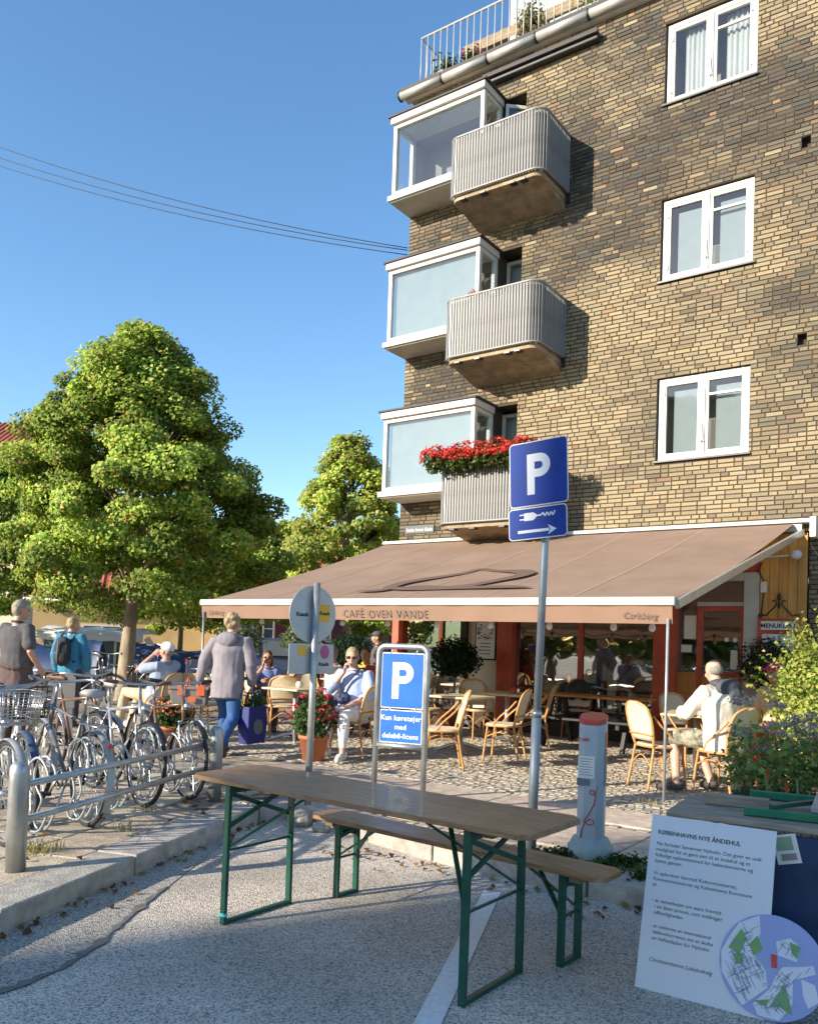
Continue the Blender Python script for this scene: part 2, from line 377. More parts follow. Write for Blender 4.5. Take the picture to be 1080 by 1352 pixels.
# resurfaced strip along the kerb, its tar seam and the parking line
e0 = [LK0 - DL * 4 - TL * .02, LK0 + DL * 2.6 - TL * .02]
edge = []
epx = [(222, 1172), (205, 1184), (180, 1205), (158, 1222), (140, 1240), (112, 1262), (80, 1282), (45, 1296), (0, 1312), (-60, 1338), (-140, 1372)]
for i in range(len(epx) - 1):
    for k in range(4): p = gnd(epx[i][0] + (epx[i + 1][0] - epx[i][0]) * k / 4, epx[i][1] + (epx[i + 1][1] - epx[i][1]) * k / 4, 0); j = mnoise.noise((i * 4 + k, 0, 3)) * .02; edge.append(p + V((j, j, 0)))
pat = poly_sheet('road_patch', [(p.x, p.y) for p in e0 + edge], .004, 'asphalt_patch', road); tag(pat, 'smoother darker strip of asphalt')
mat('tar', (.15, .14, .125), .85, 0, .3, 12, .2, 80)
sm = MB(); n = len(edge)
wd = [.004 + .028 * abs(mnoise.noise((i * .33, 4, 1))) + .012 * random.random() * (.3 if i < 4 else 1) for i in range(n)]
sm.add([(*(p + TL * (w * random.uniform(.3, 2.2))).xy, .007) for p, w in zip(edge, wd)] + [(*(p - TL * (w * random.uniform(.2, 1.6))).xy, .007) for p, w in zip(edge, wd)], [(i, i + 1, n + i + 1, n + i) for i in range(n - 1)])
sm.build('tar_seam', 'tar', road)
a = gnd(560, 1362, 0); b_ = gnd(650, 1178, 0); dd = (b_ - a).normalized(); a = a - dd * 1.5; nn = V((dd.y, -dd.x, 0)) * .055
poly_sheet('parking_line', [(p.x, p.y) for p in (a - nn, a + nn, b_ + nn, b_ - nn)], .004, 'road_paint', road)
# ------------------------------------------------------------------ the brick apartment house (local x along facade, y into it)
house = thing('apartment_house', 'yellow brick corner apartment house with bay windows, balconies and a cafe below', 'building', P0, FAC_ROT)
UL, UR, ZT, ZS = -5.62, 6.5, 11.86, 3.28
mat('brick', (.4, .28, .15), .85, 0, .14, 40, .5, 120, attr='Col')
mat('mortar', (.066, .048, .029), .95, 0, .25, 10, .5, 90)
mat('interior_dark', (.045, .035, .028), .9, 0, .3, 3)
mat('interior_room', (.30, .27, .23), .9, 0, .1, 3)
mat('blind', (.60, .66, .68), .6, 0, .05, 4)
mat('curtain', (.55, .56, .54), .8, 0, .08, 4, trans=.2)
mat('roof_dark', (.05, .04, .038), .7, 0, .3, 6)
mat('zinc', (.46, .44, .40), .45, .35, .2, 3)
glass('window_glass', (.84, .89, .91), .05)
glass('shop_glass', (.62, .68, .66), .20)
FL = 2.785
wins = [(-.79, .57, 4.45 + FL * k, 5.75 + FL * k) for k in range(3)]
holes = [(a, b_, c, d) for a, b_, c, d in wins]
BAY_L, BAY_R, BAY_O = -5.60, -3.68, .62
bays = [4.26, 4.26 + 2.73, 4.26 + 5.43]
recs = [(-3.68, -3.21, z - .75, z + 1.44) for z in bays]
vents = [(1.19, 1.31, 8.71, 8.87), (1.19, 1.31, 5.90, 6.06)]
allholes = holes + recs + vents + [(UL + .1, -3.68, z + .05, z + 1.4) for z in bays] + [(-6, 1.40, -1, ZS), ]
# wall core: mortar slab with openings cut as strips between sorted edges
def wall_strips(bm, holes_, u0, u1, z0, z1, y=0.0):
    us = sorted(set([u0, u1] + [min(max(h, u0), u1) for a, b_, c, d in holes_ for h in (a, b_)])); zs = sorted(set([z0, z1] + [min(max(h, z0), z1) for a, b_, c, d in holes_ for h in (c, d)]))
    for i in range(len(us) - 1):
        for j in range(len(zs) - 1):
            cu, cz = (us[i] + us[i + 1]) / 2, (zs[j] + zs[j + 1]) / 2
            if any(a < cu < b_ and c < cz < d for a, b_, c, d in holes_): continue
            bm.add([(us[i], y, zs[j]), (us[i + 1], y, zs[j]), (us[i + 1], y, zs[j + 1]), (us[i], y, zs[j + 1])], [(0, 1, 2, 3)])
wb = MB(); wall_strips(wb, allholes, UL, UR, 0, ZT)
for a, b_, c, d in holes + recs + vents:     # reveals
    q = .5 if (a, b_, c, d) in recs else (.13 if (a, b_, c, d) in holes else .12)
    wb.add([(a, 0, c), (b_, 0, c), (b_, 0, d), (a, 0, d), (a, q, c), (b_, q, c), (b_, q, d), (a, q, d)], [(0, 4, 5, 1), (1, 5, 6, 2), (2, 6, 7, 3), (3, 7, 4, 0)])
    if (a, b_, c, d) in vents: wb.add([(a, q, c), (b_, q, c), (b_, q, d), (a, q, d)], [(0, 1, 2, 3)])
wb.build('wall', 'mortar', house)
sw = MB(); DEP = 9
sw.add([(UL, 0, ZS), (UL, DEP, ZS), (UL, DEP, ZT), (UL, 0, ZT), (UR, 0, 0), (UR, DEP, 0), (UR, DEP, ZT), (UR, 0, ZT), (UL, DEP, 0)], [(3, 2, 1, 0), (4, 5, 6, 7), (8, 5, 6, 2)])
mat('brick_far', (.36, .26, .14), .9, 0, .4, 9, .3, 40)
sw.build('side_wall', 'brick_far', house)
# bricks: cross bond, each laid and coloured singly
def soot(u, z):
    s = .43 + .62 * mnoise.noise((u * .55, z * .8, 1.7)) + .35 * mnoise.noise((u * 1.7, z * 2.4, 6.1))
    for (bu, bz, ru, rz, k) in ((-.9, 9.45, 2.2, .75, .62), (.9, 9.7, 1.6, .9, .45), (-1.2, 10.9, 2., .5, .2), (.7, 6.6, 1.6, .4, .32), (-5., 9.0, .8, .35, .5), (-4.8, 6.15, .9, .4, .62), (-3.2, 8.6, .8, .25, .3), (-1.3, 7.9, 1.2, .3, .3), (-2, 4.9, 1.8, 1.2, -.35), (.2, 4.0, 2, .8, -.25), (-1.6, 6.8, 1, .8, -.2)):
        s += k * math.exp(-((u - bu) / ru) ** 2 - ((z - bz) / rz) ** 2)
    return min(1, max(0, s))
rb = random.Random(11); PAL = []
for k in range(14):
    t = k / 13
    PAL.append((.30 * (1 - t) ** 1.2 + .058 * t, .235 * (1 - t) ** 1.2 + .050 * t, .138 * (1 - t) ** 1.2 + .040 * t))
PAL += [(.24, .155, .09), (.29, .235, .145), (.18, .13, .085)]
PITCHZ = .0667; bricks = []
nc = int(ZT / PITCHZ)
for ci in range(nc):
    z0 = ci * PITCHZ + .006; z1 = z0 + .0545
    u = UL + .002; k = rb.randrange(3)
    if ci % 2: u += .0
    first = True
    while u < 5.2:
        hd = (k % 2 == 1) if rb.random() < .75 else rb.random() < .3; k += 1
        L = .108 if hd else .228
        if first: L = rb.choice((.108, .16, .228, .19)); first = False
        segs = [(u, u + L)]
        for a, b_, c, d in allholes:
            if c < z1 - .01 and d > z0 + .01:
                ns = []
                for s0, s1 in segs:
                    if s1 <= a or s0 >= b_: ns.append((s0, s1)); continue
                    if s0 < a - .02: ns.append((s0, a - .002))
                    if s1 > b_ + .02: ns.append((b_ + .002, s1))
                segs = ns
        for s0, s1 in segs:
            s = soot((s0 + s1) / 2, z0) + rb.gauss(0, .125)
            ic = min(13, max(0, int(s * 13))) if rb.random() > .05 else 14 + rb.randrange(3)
            bricks.append((s0, s1, z0, z1, ic, abs(s1 - s0 - L) < 1e-4))
        u += L + .012
def brick_box(bm, s0, s1, z0, z1, y, c):
    i = .004
    bm.add([(s0, .004, z0), (s1, .004, z0), (s1, .004, z1), (s0, .004, z1), (s0 + i, y, z0 + i), (s1 - i, y, z0 + i), (s1 - i, y, z1 - i), (s0 + i, y, z1 - i)],
           [(4, 5, 6, 7), (0, 1, 5, 4), (1, 2, 6, 5), (2, 3, 7, 6), (3, 0, 4, 7)], False, c)
def score(b):
    p = B((b[0] + b[1]) / 2, 0, b[2]); c = CR.transposed() @ (p - CC); x = PPX + F_PX * c.x / -c.z; y = PPY - F_PX * c.y / -c.z
    return (p - CC).length if (b[5] and b[1] - b[0] > .2 and 600 < x < 1060 and 20 < y < 690 and not (600 < x < 760 and y > 570)) else 1e9
near = sorted(range(len(bricks)), key=lambda i: score(bricks[i]))[:300]; nset = set(near); bmesh_cache = {}
bb = MB()
for i, b in enumerate(bricks):
    y = -.006 - rb.uniform(0, .009)
    c = PAL[b[4]]; j = rb.uniform(.85, 1.15); w = rb.uniform(-.012, .012); c2 = ((c[0] + w) * j, c[1] * j, (c[2] - w * .5) * j)
    if i in nset:
        v = rb.randrange(3); key = (b[4], v)
        if key not in bmesh_cache:
            q = MB(); brick_box(q, 0, .228, 0, .0545, y, c2); bmesh_cache[key] = q.mesh('brick')
        ob = link('brick', bmesh_cache[key], 'brick', house); ob.location = (b[0], 0, b[2])
    else: brick_box(bb, b[0], b[1], b[2], b[3], y, c2)
tag(bb.build('brickwork', 'brick', house), kind='stuff')
# windows of the facade
def casement(par, u0, u1, z0, z1, kind):
    w = thing('window', None, None); w.parent = par; y = .045; t = .07
    fr = MB(); fr.box(u0, u0 + t, y, y + .09, z0, z1).box(u1 - t, u1, y, y + .09, z0, z1).box(u0 + t, u1 - t, y, y + .09, z1 - t, z1).box(u0 + t, u1 - t, y, y + .09, z0, z0 + t)
    um = (u0 + u1) / 2; fr.box(um - .035, um + .035, y - .008, y + .09, z0 + t, z1 - t); fr.build('frame', 'white_paint', w, .008)
    for s, (a, b_) in enumerate(((u0 + t + .003, um - .038), (um + .038, u1 - t - .003))):
        sh = MB(); q = .045; ys = y + .012; za, zb = z0 + t + .003, z1 - t - .003
        sh.box(a, a + q, ys, ys + .05, za, zb).box(b_ - q, b_, ys, ys + .05, za, zb).box(a + q, b_ - q, ys, ys + .05, zb - q, zb).box(a + q, b_ - q, ys, ys + .05, za, za + q)
        if s: sh.box(a + q, b_ - q, ys + .004, ys + .045, zb - .27, zb - .235)
        sh.build('sash', 'white_paint', w, .004)
        MB().add([(a + q, ys + .03, za + q), (b_ - q, ys + .03, za + q), (b_ - q, ys + .03, zb - q), (a + q, ys + .03, zb - q)], [(0, 1, 2, 3)]).build('pane', 'window_glass', w)
        xh = a if s == 0 else b_ - .02
        for zz in (za + .12, zb - .2): bx('hinge', 'steel_dull', w, xh - .01, xh + .02, ys - .02, ys + .002, zz, zz + .07)
    hb = MB(); hb.tube([(um + .005, y - .02, z0 + .52), (um + .012, y - .03, z0 + .3), (um - .005, y - .02, z0 + .22)], .006, 5); hb.tube([(um - .01, y - .02, z0 + .25), (um + .04, y - .03, z0 + .24)], .006, 5); hb.build('catch', 'steel_dull', w)
    bx('sill', 'black_metal', w, u0 - .04, u1 + .04, -.05, .05, z0 - .03, z0 - .002)
    # what hangs behind the glass, and the room
    MB().add([(u0, .9, z0), (u1, .9, z0), (u1, .9, z1), (u0, .9, z1), (u0, .14, z0), (u1, .14, z0), (u1, .14, z1), (u0, .14, z1)], [(0, 1, 2, 3), (4, 0, 3, 7), (1, 5, 6, 2), (3, 2, 6, 7), (4, 5, 1, 0)]).build('room', 'interior_room', w)
    if kind == 'curtain':
        for a, b_ in ((u0 + .24, um - .06), (um + .19, u1 - .06)):
            c = MB(); N = 26
            vs_ = [(a + (b_ - a) * i / N, .2 + .02 * math.sin(i * 1.3) + .01 * math.sin(i * 3.1), z) for z in (z0 + .1, z1 - .08) for i in range(N + 1)]
            c.add(vs_, [(i, i + 1, N + 2 + i, N + 1 + i) for i in range(N)], True); c.build('curtain', 'curtain', w)
    else:
        for a, b_ in ((u0 + .20, um - .05), (um + .16, u1 - .08)):
            c = MB(); n = 40
            for i in range(n):
                z = z0 + .1 + (z1 - z0 - .28) * i / n; c.add([(a, .19, z), (b_, .19, z), (b_, .168, z + .022), (a, .168, z + .022)], [(0, 1, 2, 3)])
            c.build('blind', 'blind', w)
for k, (a, b_, c, d) in enumerate(wins): casement(house, a + .01, b_ - .01, c + .01, d - .01, 'curtain' if k == 2 else 'blind')
# bay windows
def bay(z, blind, openwin=False):
    w = thing('bay_window', None, None); w.parent = house; a, b_, o = BAY_L, BAY_R, BAY_O; zt = z + 1.44
    bx('sill', 'white_paint', w, a - .06, b_ + .03, -o - .05, .0, z - .09, z, .006)
    bx('soffit', 'cream_paint', w, a - .03, b_, -o - .0, .0, z - .11, z - .092)
    bx('roof', 'roof_dark', w, a - .07, b_ + .07, -o - .09, .0, zt + .0, zt + .03)
    fas = MB(); fas.box(a - .03, b_ + .03, -o - .06, -.001, zt - .115, zt - .002); fas.build('fascia', 'white_paint', w, .006)
    fr = MB(); t = .075; h0, h1 = z + .002, zt - .117
    fr.box(a, a + t, -o, -o + .09, h0, h1).box(b_ - t, b_, -o, -o + .09, h0, h1).box(a + t, b_ - t, -o, -o + .09, h0, h0 + t).box(a + t, b_ - t, -o, -o + .09, h1 - t, h1)
    fr.box(b_ - t, b_, -.10, 0, h0, h1).box(b_ - t, b_, -o + .09, -.10, h0, h0 + t).box(b_ - t, b_, -o + .09, -.10, h1 - t, h1)
    fr.box(a, a + t, -.10, 0, h0, h1).box(a, a + t, -o + .09, -.10, h0, h0 + t).box(a, a + t, -o + .09, -.10, h1 - t, h1)
    fr.build('frame', 'white_paint', w, .008)
    y = -o + .04
    MB().add([(a + t, y, h0 + t), (b_ - t, y, h0 + t), (b_ - t, y, h1 - t), (a + t, y, h1 - t)], [(0, 1, 2, 3)]).build('pane', 'bay_glass', w)
    for x in (b_ - .035, a + .035): MB().add([(x, -o + .09, h0 + t), (x, -.1, h0 + t), (x, -.1, h1 - t), (x, -o + .09, h1 - t)], [(0, 1, 2, 3)]).build('pane', 'window_glass', w)
    MB().add([(a + .04, .35, h0), (b_ - .04, .35, h0), (b_ - .04, .35, h1), (a + .04, .35, h1), (a + .04, .0, h0), (b_ - .04, 0, h0), (b_ - .04, 0, h1), (a + .04, 0, h1), (a + .04, -o + .09, h1 + .02), (b_ - .04, -o + .09, h1 + .02)], [(0, 1, 2, 3), (4, 0, 3, 7), (1, 5, 6, 2), (3, 2, 9, 8)]).build('room', 'interior_room', w)
    if blind:
        c = MB(); n = 46
        for i in range(n):
            zz = h0 + .1 + (h1 - h0 - .2) * i / n; c.add([(a + .1, y + .07, zz), (b_ - .1, y + .07, zz), (b_ - .1, y + .05, zz + .0195), (a + .1, y + .05, zz + .0195)], [(0, 1, 2, 3)])
        c.build('blind', 'blind', w)
glass('bay_glass', (.80, .89, .92), .07)
for k, z in enumerate(bays): bay(z, k < 2)
# balcony doors in the recess
for k, (a, b_, c, d) in enumerate(recs):
    w = thing('balcony_door', None, None); w.parent = house; y = .30; t = .06; dd = d - .06
    fr = MB(); fr.box(a + .005, a + t, y, y + .07, c, dd).box(b_ - t, b_ - .005, y, y + .07, c, dd).box(a + t, b_ - t, y, y + .07, dd - t, dd).box(a + t, b_ - t, y, y + .07, c, c + .5); fr.build('frame', 'white_paint', w, .006)
    MB().add([(a + t, y + .03, c + .5), (b_ - t, y + .03, c + .5), (b_ - t, y + .03, dd - t), (a + t, y + .03, dd - t)], [(0, 1, 2, 3)]).build('pane', 'window_glass', w)
    if k < 2: MB().add([(a + .03, y + .16, c), (b_ - .03, y + .16, c), (b_ - .03, y + .12, dd), (a + .03, y + .12, dd)], [(0, 1, 2, 3)]).build('curtain', 'curtain', w)
    MB().add([(a, .9, c), (b_, .9, c), (b_, .9, d), (a, .9, d)], [(0, 1, 2, 3)]).build('room', 'interior_room', w)
    if k == 2:   # this one stands open
        s = thing('open_sash', None, None); s.parent = w; s.location = (b_ - .10, y - .02, 0); s.rotation_euler = (0, 0, R(222))
        q = MB(); W_ = .42; q.box(0, .05, 0, .045, c + .5, dd - .03).box(W_ - .05, W_, 0, .045, c + .5, dd - .03).box(.05, W_ - .05, 0, .045, c + .5, c + .56).box(.05, W_ - .05, 0, .045, dd - .09, dd - .03)
        q.build('frame', 'white_paint', w, .004).matrix_basis = s.matrix_basis
        g = MB().add([(.05, .02, c + .56), (W_ - .05, .02, c + .56), (W_ - .05, .02, dd - .09), (.05, .02, dd - .09)], [(0, 1, 2, 3)]).build('pane', 'window_glass', w); g.matrix_basis = s.matrix_basis
        bpy.data.objects.remove(s)
# balconies: slab, rail and upright slats bent round the corners
mat('slat', (.25, .245, .235), .45, .1, .22, 3, .05, 60)
mat('balcony_underside', (.44, .33, .20), .95, 0, .55, 5, .8, 14, c2=(.19, .155, .105))
def rounded(u0, u1, o, r, n=7):
    pts = [(u0, 0)]
    pts += [(u0 + r - r * math.cos(a), -o + r - r * math.sin(a)) for a in [PI / 2 * i / n for i in range(n + 1)]]
    pts += [(u1 - r + r * math.sin(a), -o + r - r * math.cos(a)) for a in [PI / 2 * i / n for i in range(n + 1)]]
    pts += [(u1, 0)]; return pts
def resample(pts, step):
    P = [V((x, y, 0)) for x, y in pts]; out = []; acc = 0
    tot = sum((P[i + 1] - P[i]).length for i in range(len(P) - 1)); n = int(tot / step); tgt = [tot * (i + .5) / n for i in range(n)]; d = 0; j = 0
    for i in range(len(P) - 1):
        L = (P[i + 1] - P[i]).length
        while j < n and tgt[j] <= d + L:
            t = (P[i + 1] - P[i]).normalized(); out.append((P[i] + t * (tgt[j] - d), t)); j += 1
        d += L
    return out
def balcony(z, k):
    w = thing('balcony', None, None); w.parent = house; u0, u1, o = -4.13, -2.36, 1.0
    ol = rounded(u0 + .05, u1 - .05, o - .05, .15); MB().prism(ol, z - .055, z + .055, 'z').build('slab', 'balcony_underside', w, .01)
    # the slab thickens towards the wall
    MB().add([(u0 + .07, .0, z - .20), (u1 - .07, 0, z - .20), (u1 - .07, -o + .3, z - .056), (u0 + .07, -o + .3, z - .056), (u0 + .07, 0, z - .056), (u1 - .07, 0, z - .056)], [(0, 3, 2, 1), (0, 4, 3), (1, 2, 5)]).build('haunch', 'balcony_underside', w)
    path = rounded(u0, u1, o, .19)
    for zz, r in ((z + .035, .018), (z + 1.0, .022)): MB().tube([(x, y, zz) for x, y in path], r, 8).build('rail', 'slat', w)
    sm_ = MB().box(-.014, .014, -.009, .009, 0, .97).mesh('slat')
    for p, t in resample(path, .052):
        s = link('slat', sm_, 'slat', w); s.location = (p.x, p.y, z + .03); s.rotation_euler = (random.uniform(-.006, .006), 0, math.atan2(t.y, t.x) + R(12))
    back = rounded(u0 + .045, u1 - .045, o - .045, .16); n = len(back)
    MB().add([(x, y, zz) for zz in (z + .07, z + .96) for x, y in back], [(i, i + 1, n + i + 1, n + i) for i in range(n - 1)], True).build('backing_sheet', 'sheet', w)
    for x in (u0 + .3, (u0 + u1) / 2 - .2, (u0 + u1) / 2 + .35, u1 - .35): bx('bracket', 'black_metal', w, x - .05, x + .05, -o + .0, -o + .12, z - .085, z - .056)
    bx('bracket', 'black_metal', w, u1 - .02, u1 + .02, -.06, .0, z - .12, z + .05)
mat('sheet', (.05, .047, .042), .8, 0, .2, 3)
for k, z in enumerate((3.52, 6.30, 9.05)): balcony(z, k)
# roof edge, gutter, awning box, terrace
gy = -.16
for i in range(13):
    a = UL - .2 + i * .95; b_ = a + .94; MB().tube([(a, gy, ZT + .03), (b_, gy, ZT + .03)], .085, 12).build('gutter', 'zinc', house)
for i in range(14): MB().tube([(UL - .2 + i * .95 - .012, gy, ZT + .03), (UL - .2 + i * .95 + .012, gy, ZT + .03)], .098, 12).build('gutter_bracket', 'black_metal', house)
bx('roof_edge', 'roof_dark', house, UL - .15, UR, -.24, .3, ZT + .06, ZT + .12)
bx('eaves_board', 'cream_paint', house, UL - .12, UR, -.12, .0, ZT - .06, ZT - .002)
bx('terrace_floor', 'concrete', house, UL, UR, .3, 8.9, ZT - .05, ZT + .07)
sb_ = MB(); sb_.box(-4.0, -1.87, -.14, -.02, 11.46, 11.60).build('sunblind_box', 'black_metal', house, .02)
bx('sunblind_slat', 'roof_dark', house, -4.0, -1.86, -.20, -.145, 11.53, 11.60)
tr = thing('terrace_railing', None, None); tr.parent = house
ry = .02; rz = ZT + .12
MB().tube([(UL + 5.5, ry, rz + 1.02), (UL + .12, ry, rz + 1.02), (UL + .12, 2.4, rz + 1.02)], .022, 6).build('handrail', 'zinc', tr)
barm = MB().tube([(0, 0, 0), (0, 0, 1.02)], .011, 5).mesh('bar')
for i in range(38): o_ = link('bar', barm, 'zinc', tr); o_.location = (UL + .12 + i * .145, ry, rz)
for i in range(1, 14): o_ = link('bar', barm, 'zinc', tr); o_.location = (UL + .12, ry + i * .17, rz)
mat('old_wood', (.26, .19, .115), .85, 0, .4, 5, .5, 30, stretch=(1, 6, 6))
pg = MB(); pg.beam((-5.0, .75, 12.95), (-1.0, .75, 12.95), .12, .20); pg.build('pergola_beam', 'old_wood', house)
bx('screen_post', 'white_paint', house, -3.98, -3.86, .7, .8, ZT + .1, ZT + 3)
mat('frosted', (.58, .72, .70), .3, 0, .06, 4, trans=.3)
bx('terrace_screen', 'frosted', house, -3.86, -1.35, .73, .76, ZT + .1, ZT + 2.2)
mat('dark_green_paint', (.03, .10, .04), .6, 0, .2, 4)
bx('terrace_cabin', 'dark_green_paint', house, -1.34, 1.5, .7, 2.7, ZT + .1, ZT + 2.6)
# street name plate
mat('plate_grey', (.05, .06, .06), .5, 0, .2, 8)
sp = bx('street_name_plate', 'plate_grey', house, -5.47, -4.83, -.035, -.015, 3.57, 3.72, .004)
text('Sankt Annæ Gade', .08, 'sign_white', sp, -5.15, 3.61, 0, 'CENTER', bold=.001, mtx=Matrix(((1, 0, 0, 0), (0, 0, -1, -.037), (0, 1, 0, 0), (0, 0, 0, 1))))
# overhead wires
for k, (ya, yb) in enumerate(((162, 327), (182, 330), (195, 336))):
    u, z = wallpt(541, yb); A = B(UL - .02, .02, z); E_ = atd(-260, ya - 75, 19 + k * .4)
    pts = [A.lerp(E_, i / 30) - V((0, 0, .5 * 4 * (i / 30) * (1 - i / 30))) for i in range(31)]
    tag(MB().tube(pts, .0085, 5).build('overhead_wire', 'black'), 'thin dark overhead wire fixed to the corner of the brick house', 'wire', 'overhead wires')
# ------------------------------------------------------------------ cafe front at street level
cf = thing('cafe_front', None, None); cf.parent = house
mat('ochre_wood', (.56, .27, .06), .6, 0, .3, 5, .2, 30, stretch=(1, 1, .15))
mat('door_wood', (.48, .20, .035), .5, 0, .3, 4, .1, 30, stretch=(1, 1, .2))
mat('cream_wall', (.62, .55, .42), .85, 0, .08, 3, .1, 30)
mat('paper', (.72, .70, .64), .7, 0, .06, 8)
mat('cafe_floor', (.10, .075, .05), .7, 0, .3, 3)
GZ = .115
bx('header', 'red_paint', cf, UL, .77, .02, .24, 2.62, ZS - .01)
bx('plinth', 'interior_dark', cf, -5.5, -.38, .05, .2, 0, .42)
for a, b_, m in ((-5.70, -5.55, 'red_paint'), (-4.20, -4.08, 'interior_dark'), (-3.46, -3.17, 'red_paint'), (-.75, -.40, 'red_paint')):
    bx('post', m, cf, a, b_, -.03, .22, 0, 2.62, .006)
bx('mullion', 'red_paint', cf, -2.02, -1.94, .08, .16, .42, 2.62)
bx('side_panel', 'cream_wall', cf, -4.08, -3.46, .06, .2, 0, 2.62)
for a, b_ in ((-5.55, -4.20), (-3.17, -2.02), (-1.94, -.75), (-.40, -.12)):
    MB().add([(a, .12, .42), (b_, .12, .42), (b_, .12, 2.62), (a, .12, 2.62)], [(0, 1, 2, 3)]).build('pane', 'shop_glass', cf)
MB().add([(UL, .25, .42), (UL, 4.2, .42), (UL, 4.2, 2.62), (UL, .25, 2.62)], [(0, 1, 2, 3)]).build('pane', 'shop_glass', cf)
sb2 = MB()
for y in (.22, 1.5, 2.8, 4.2): sb2.box(UL - .05, UL + .05, y, y + .1, 0, 2.62)
sb2.box(UL - .02, UL + .1, .2, 9, 2.62, ZS).box(UL - .02, UL + .1, .2, 4.2, 0, .42).box(UL - .02, UL + .1, 4.3, 9, 0, 2.62); sb2.build('side_frame', 'red_paint', cf)
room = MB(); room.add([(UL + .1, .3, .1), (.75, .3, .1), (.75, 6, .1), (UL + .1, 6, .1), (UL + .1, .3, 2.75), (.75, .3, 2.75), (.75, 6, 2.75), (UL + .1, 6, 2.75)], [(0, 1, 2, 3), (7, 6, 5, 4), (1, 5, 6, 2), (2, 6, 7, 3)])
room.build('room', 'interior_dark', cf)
fur = MB(); rr = random.Random(2)
for i in range(7):
    x = -5 + i * .78; y = 1 + rr.uniform(0, 2.6)
    fur.box(x - .3, x + .3, y - .3, y + .3, .82, .85).box(x - .03, x + .03, y - .03, y + .03, .1, .82)
    for s in (-1, 1): fur.box(x + s * .45 - .18, x + s * .45 + .18, y - .18, y + .18, .54, .57).box(x + s * .6 - .02, x + s * .6 + .02, y - .18, y + .18, .55, 1.0)
fur.box(-2.2, .4, 4.6, 5.2, .1, 1.2); fur.build('inside_furniture', 'door_wood', cf)
jar = MB()
for i in range(26):
    x = rr.uniform(-3, -.9); h = rr.uniform(.05, .2); y = rr.uniform(.2, .42); jar.lathe([(.035, 0), (.035, h * .6), (.015, h * .8), (.015, h)], 8, (x, y, .46))
jar.build('window_bottles', 'white_paint', cf); bx('window_shelf', 'cream_paint', cf, -3.1, -.8, .2, .45, .43, .458)
# poster on the cream panel
pf = thing('poster', None, None); pf.parent = cf
fb = MB(); a, b_, c, d = -3.93, -3.51, 1.30, 1.98; t = .025
fb.box(a, a + t, .03, .058, c, d).box(b_ - t, b_, .03, .058, c, d).box(a + t, b_ - t, .03, .058, d - t, d).box(a + t, b_ - t, .03, .058, c, c + t)
bx('poster_frame', 'black', cf, a, b_, .035, .058, c, d); bx('poster_sheet', 'paper', cf, a + t, b_ - t, .028, .033, c + t, d - t); bpy.data.objects.remove(pf)
pb = MB()
for i in range(60):
    x = rr.uniform(a + .05, b_ - .05); z = rr.uniform(1.65, d - .05); s = rr.uniform(.01, .03)
    if abs(x - (a + b_) / 2) < .08 and abs(z - 1.8) < .06: continue
    pb.add([(x - s, .0265, z), (x, .0265, z - s * .5), (x + s, .0265, z), (x, .0265, z + s)], [(0, 1, 2, 3)])
for k in range(4): pb.box(a + .1, b_ - .1, .026, .0275, 1.58 - k * .06, 1.595 - k * .06)
tag(pb.build('poster_print', 'ink_grey', cf), kind='stuff')
# door: cream-grey frame, transom, red-framed leaf with ochre lower panel
df = MB(); df.box(.56, .77, -.05, .2, 0, 2.72).box(-.14, .56, -.05, .2, 2.60, 2.72); df.build('door_frame', 'cream_grey', cf, .01) if 'cream_grey' in MATS else None
mat('cream_grey', (.46, .44, .40), .6, 0, .15, 4)
if len(df.v): df.build('door_frame', 'cream_grey', cf, .01)
bx('transom_bar', 'cream_grey', cf, -.12, .56, .05, .15, 2.24, 2.30)
MB().add([(-.12, .12, 2.30), (.56, .12, 2.30), (.56, .12, 2.60), (-.12, .12, 2.60)], [(0, 1, 2, 3)]).build('pane', 'shop_glass', cf)
door = thing('door', None, None); door.parent = cf
lf = MB(); lf.box(-.12, -.04, .06, .13, .12, 2.235).box(.50, .555, .06, .13, .12, 2.235).box(-.04, .50, .06, .13, 2.17, 2.235).box(-.04, .50, .06, .13, 1.22, 1.28).box(-.04, .5, .06, .13, .12, .3)
o_ = lf.build('door_rails', 'red_paint', cf); bpy.data.objects.remove(door)
for k in range(3): bx('door_board', 'door_wood', cf, -.04, .50, .075, .115, .30 + k * .307, .60 + k * .307)
MB().add([(-.04, .1, 1.28), (.50, .1, 1.28), (.50, .1, 2.17), (-.04, .1, 2.17)], [(0, 1, 2, 3)]).build('pane', 'shop_glass', cf)
for x, z in ((.30, 1.75), (.42, 1.75)): MB().add([(x + .035 * math.cos(k * PI / 6), .094, z + .035 * math.sin(k * PI / 6)) for k in range(12)], [tuple(range(12))]).build('sticker', 'paper', cf)
for x0, x1, z0, z1 in ((-.32, -.14, 1.75, 2.1), (-.36, -.2, 1.55, 1.66), (.36, .46, 1.32, 1.6)): MB().add([(x0, .094, z0), (x1, .094, z0), (x1, .094, z1), (x0, .094, z1)], [(0, 1, 2, 3)]).build('sticker', 'paper', cf)
bx('lower_panel', 'door_wood', cf, -.40, -.12, .06, .12, .12, 1.25)
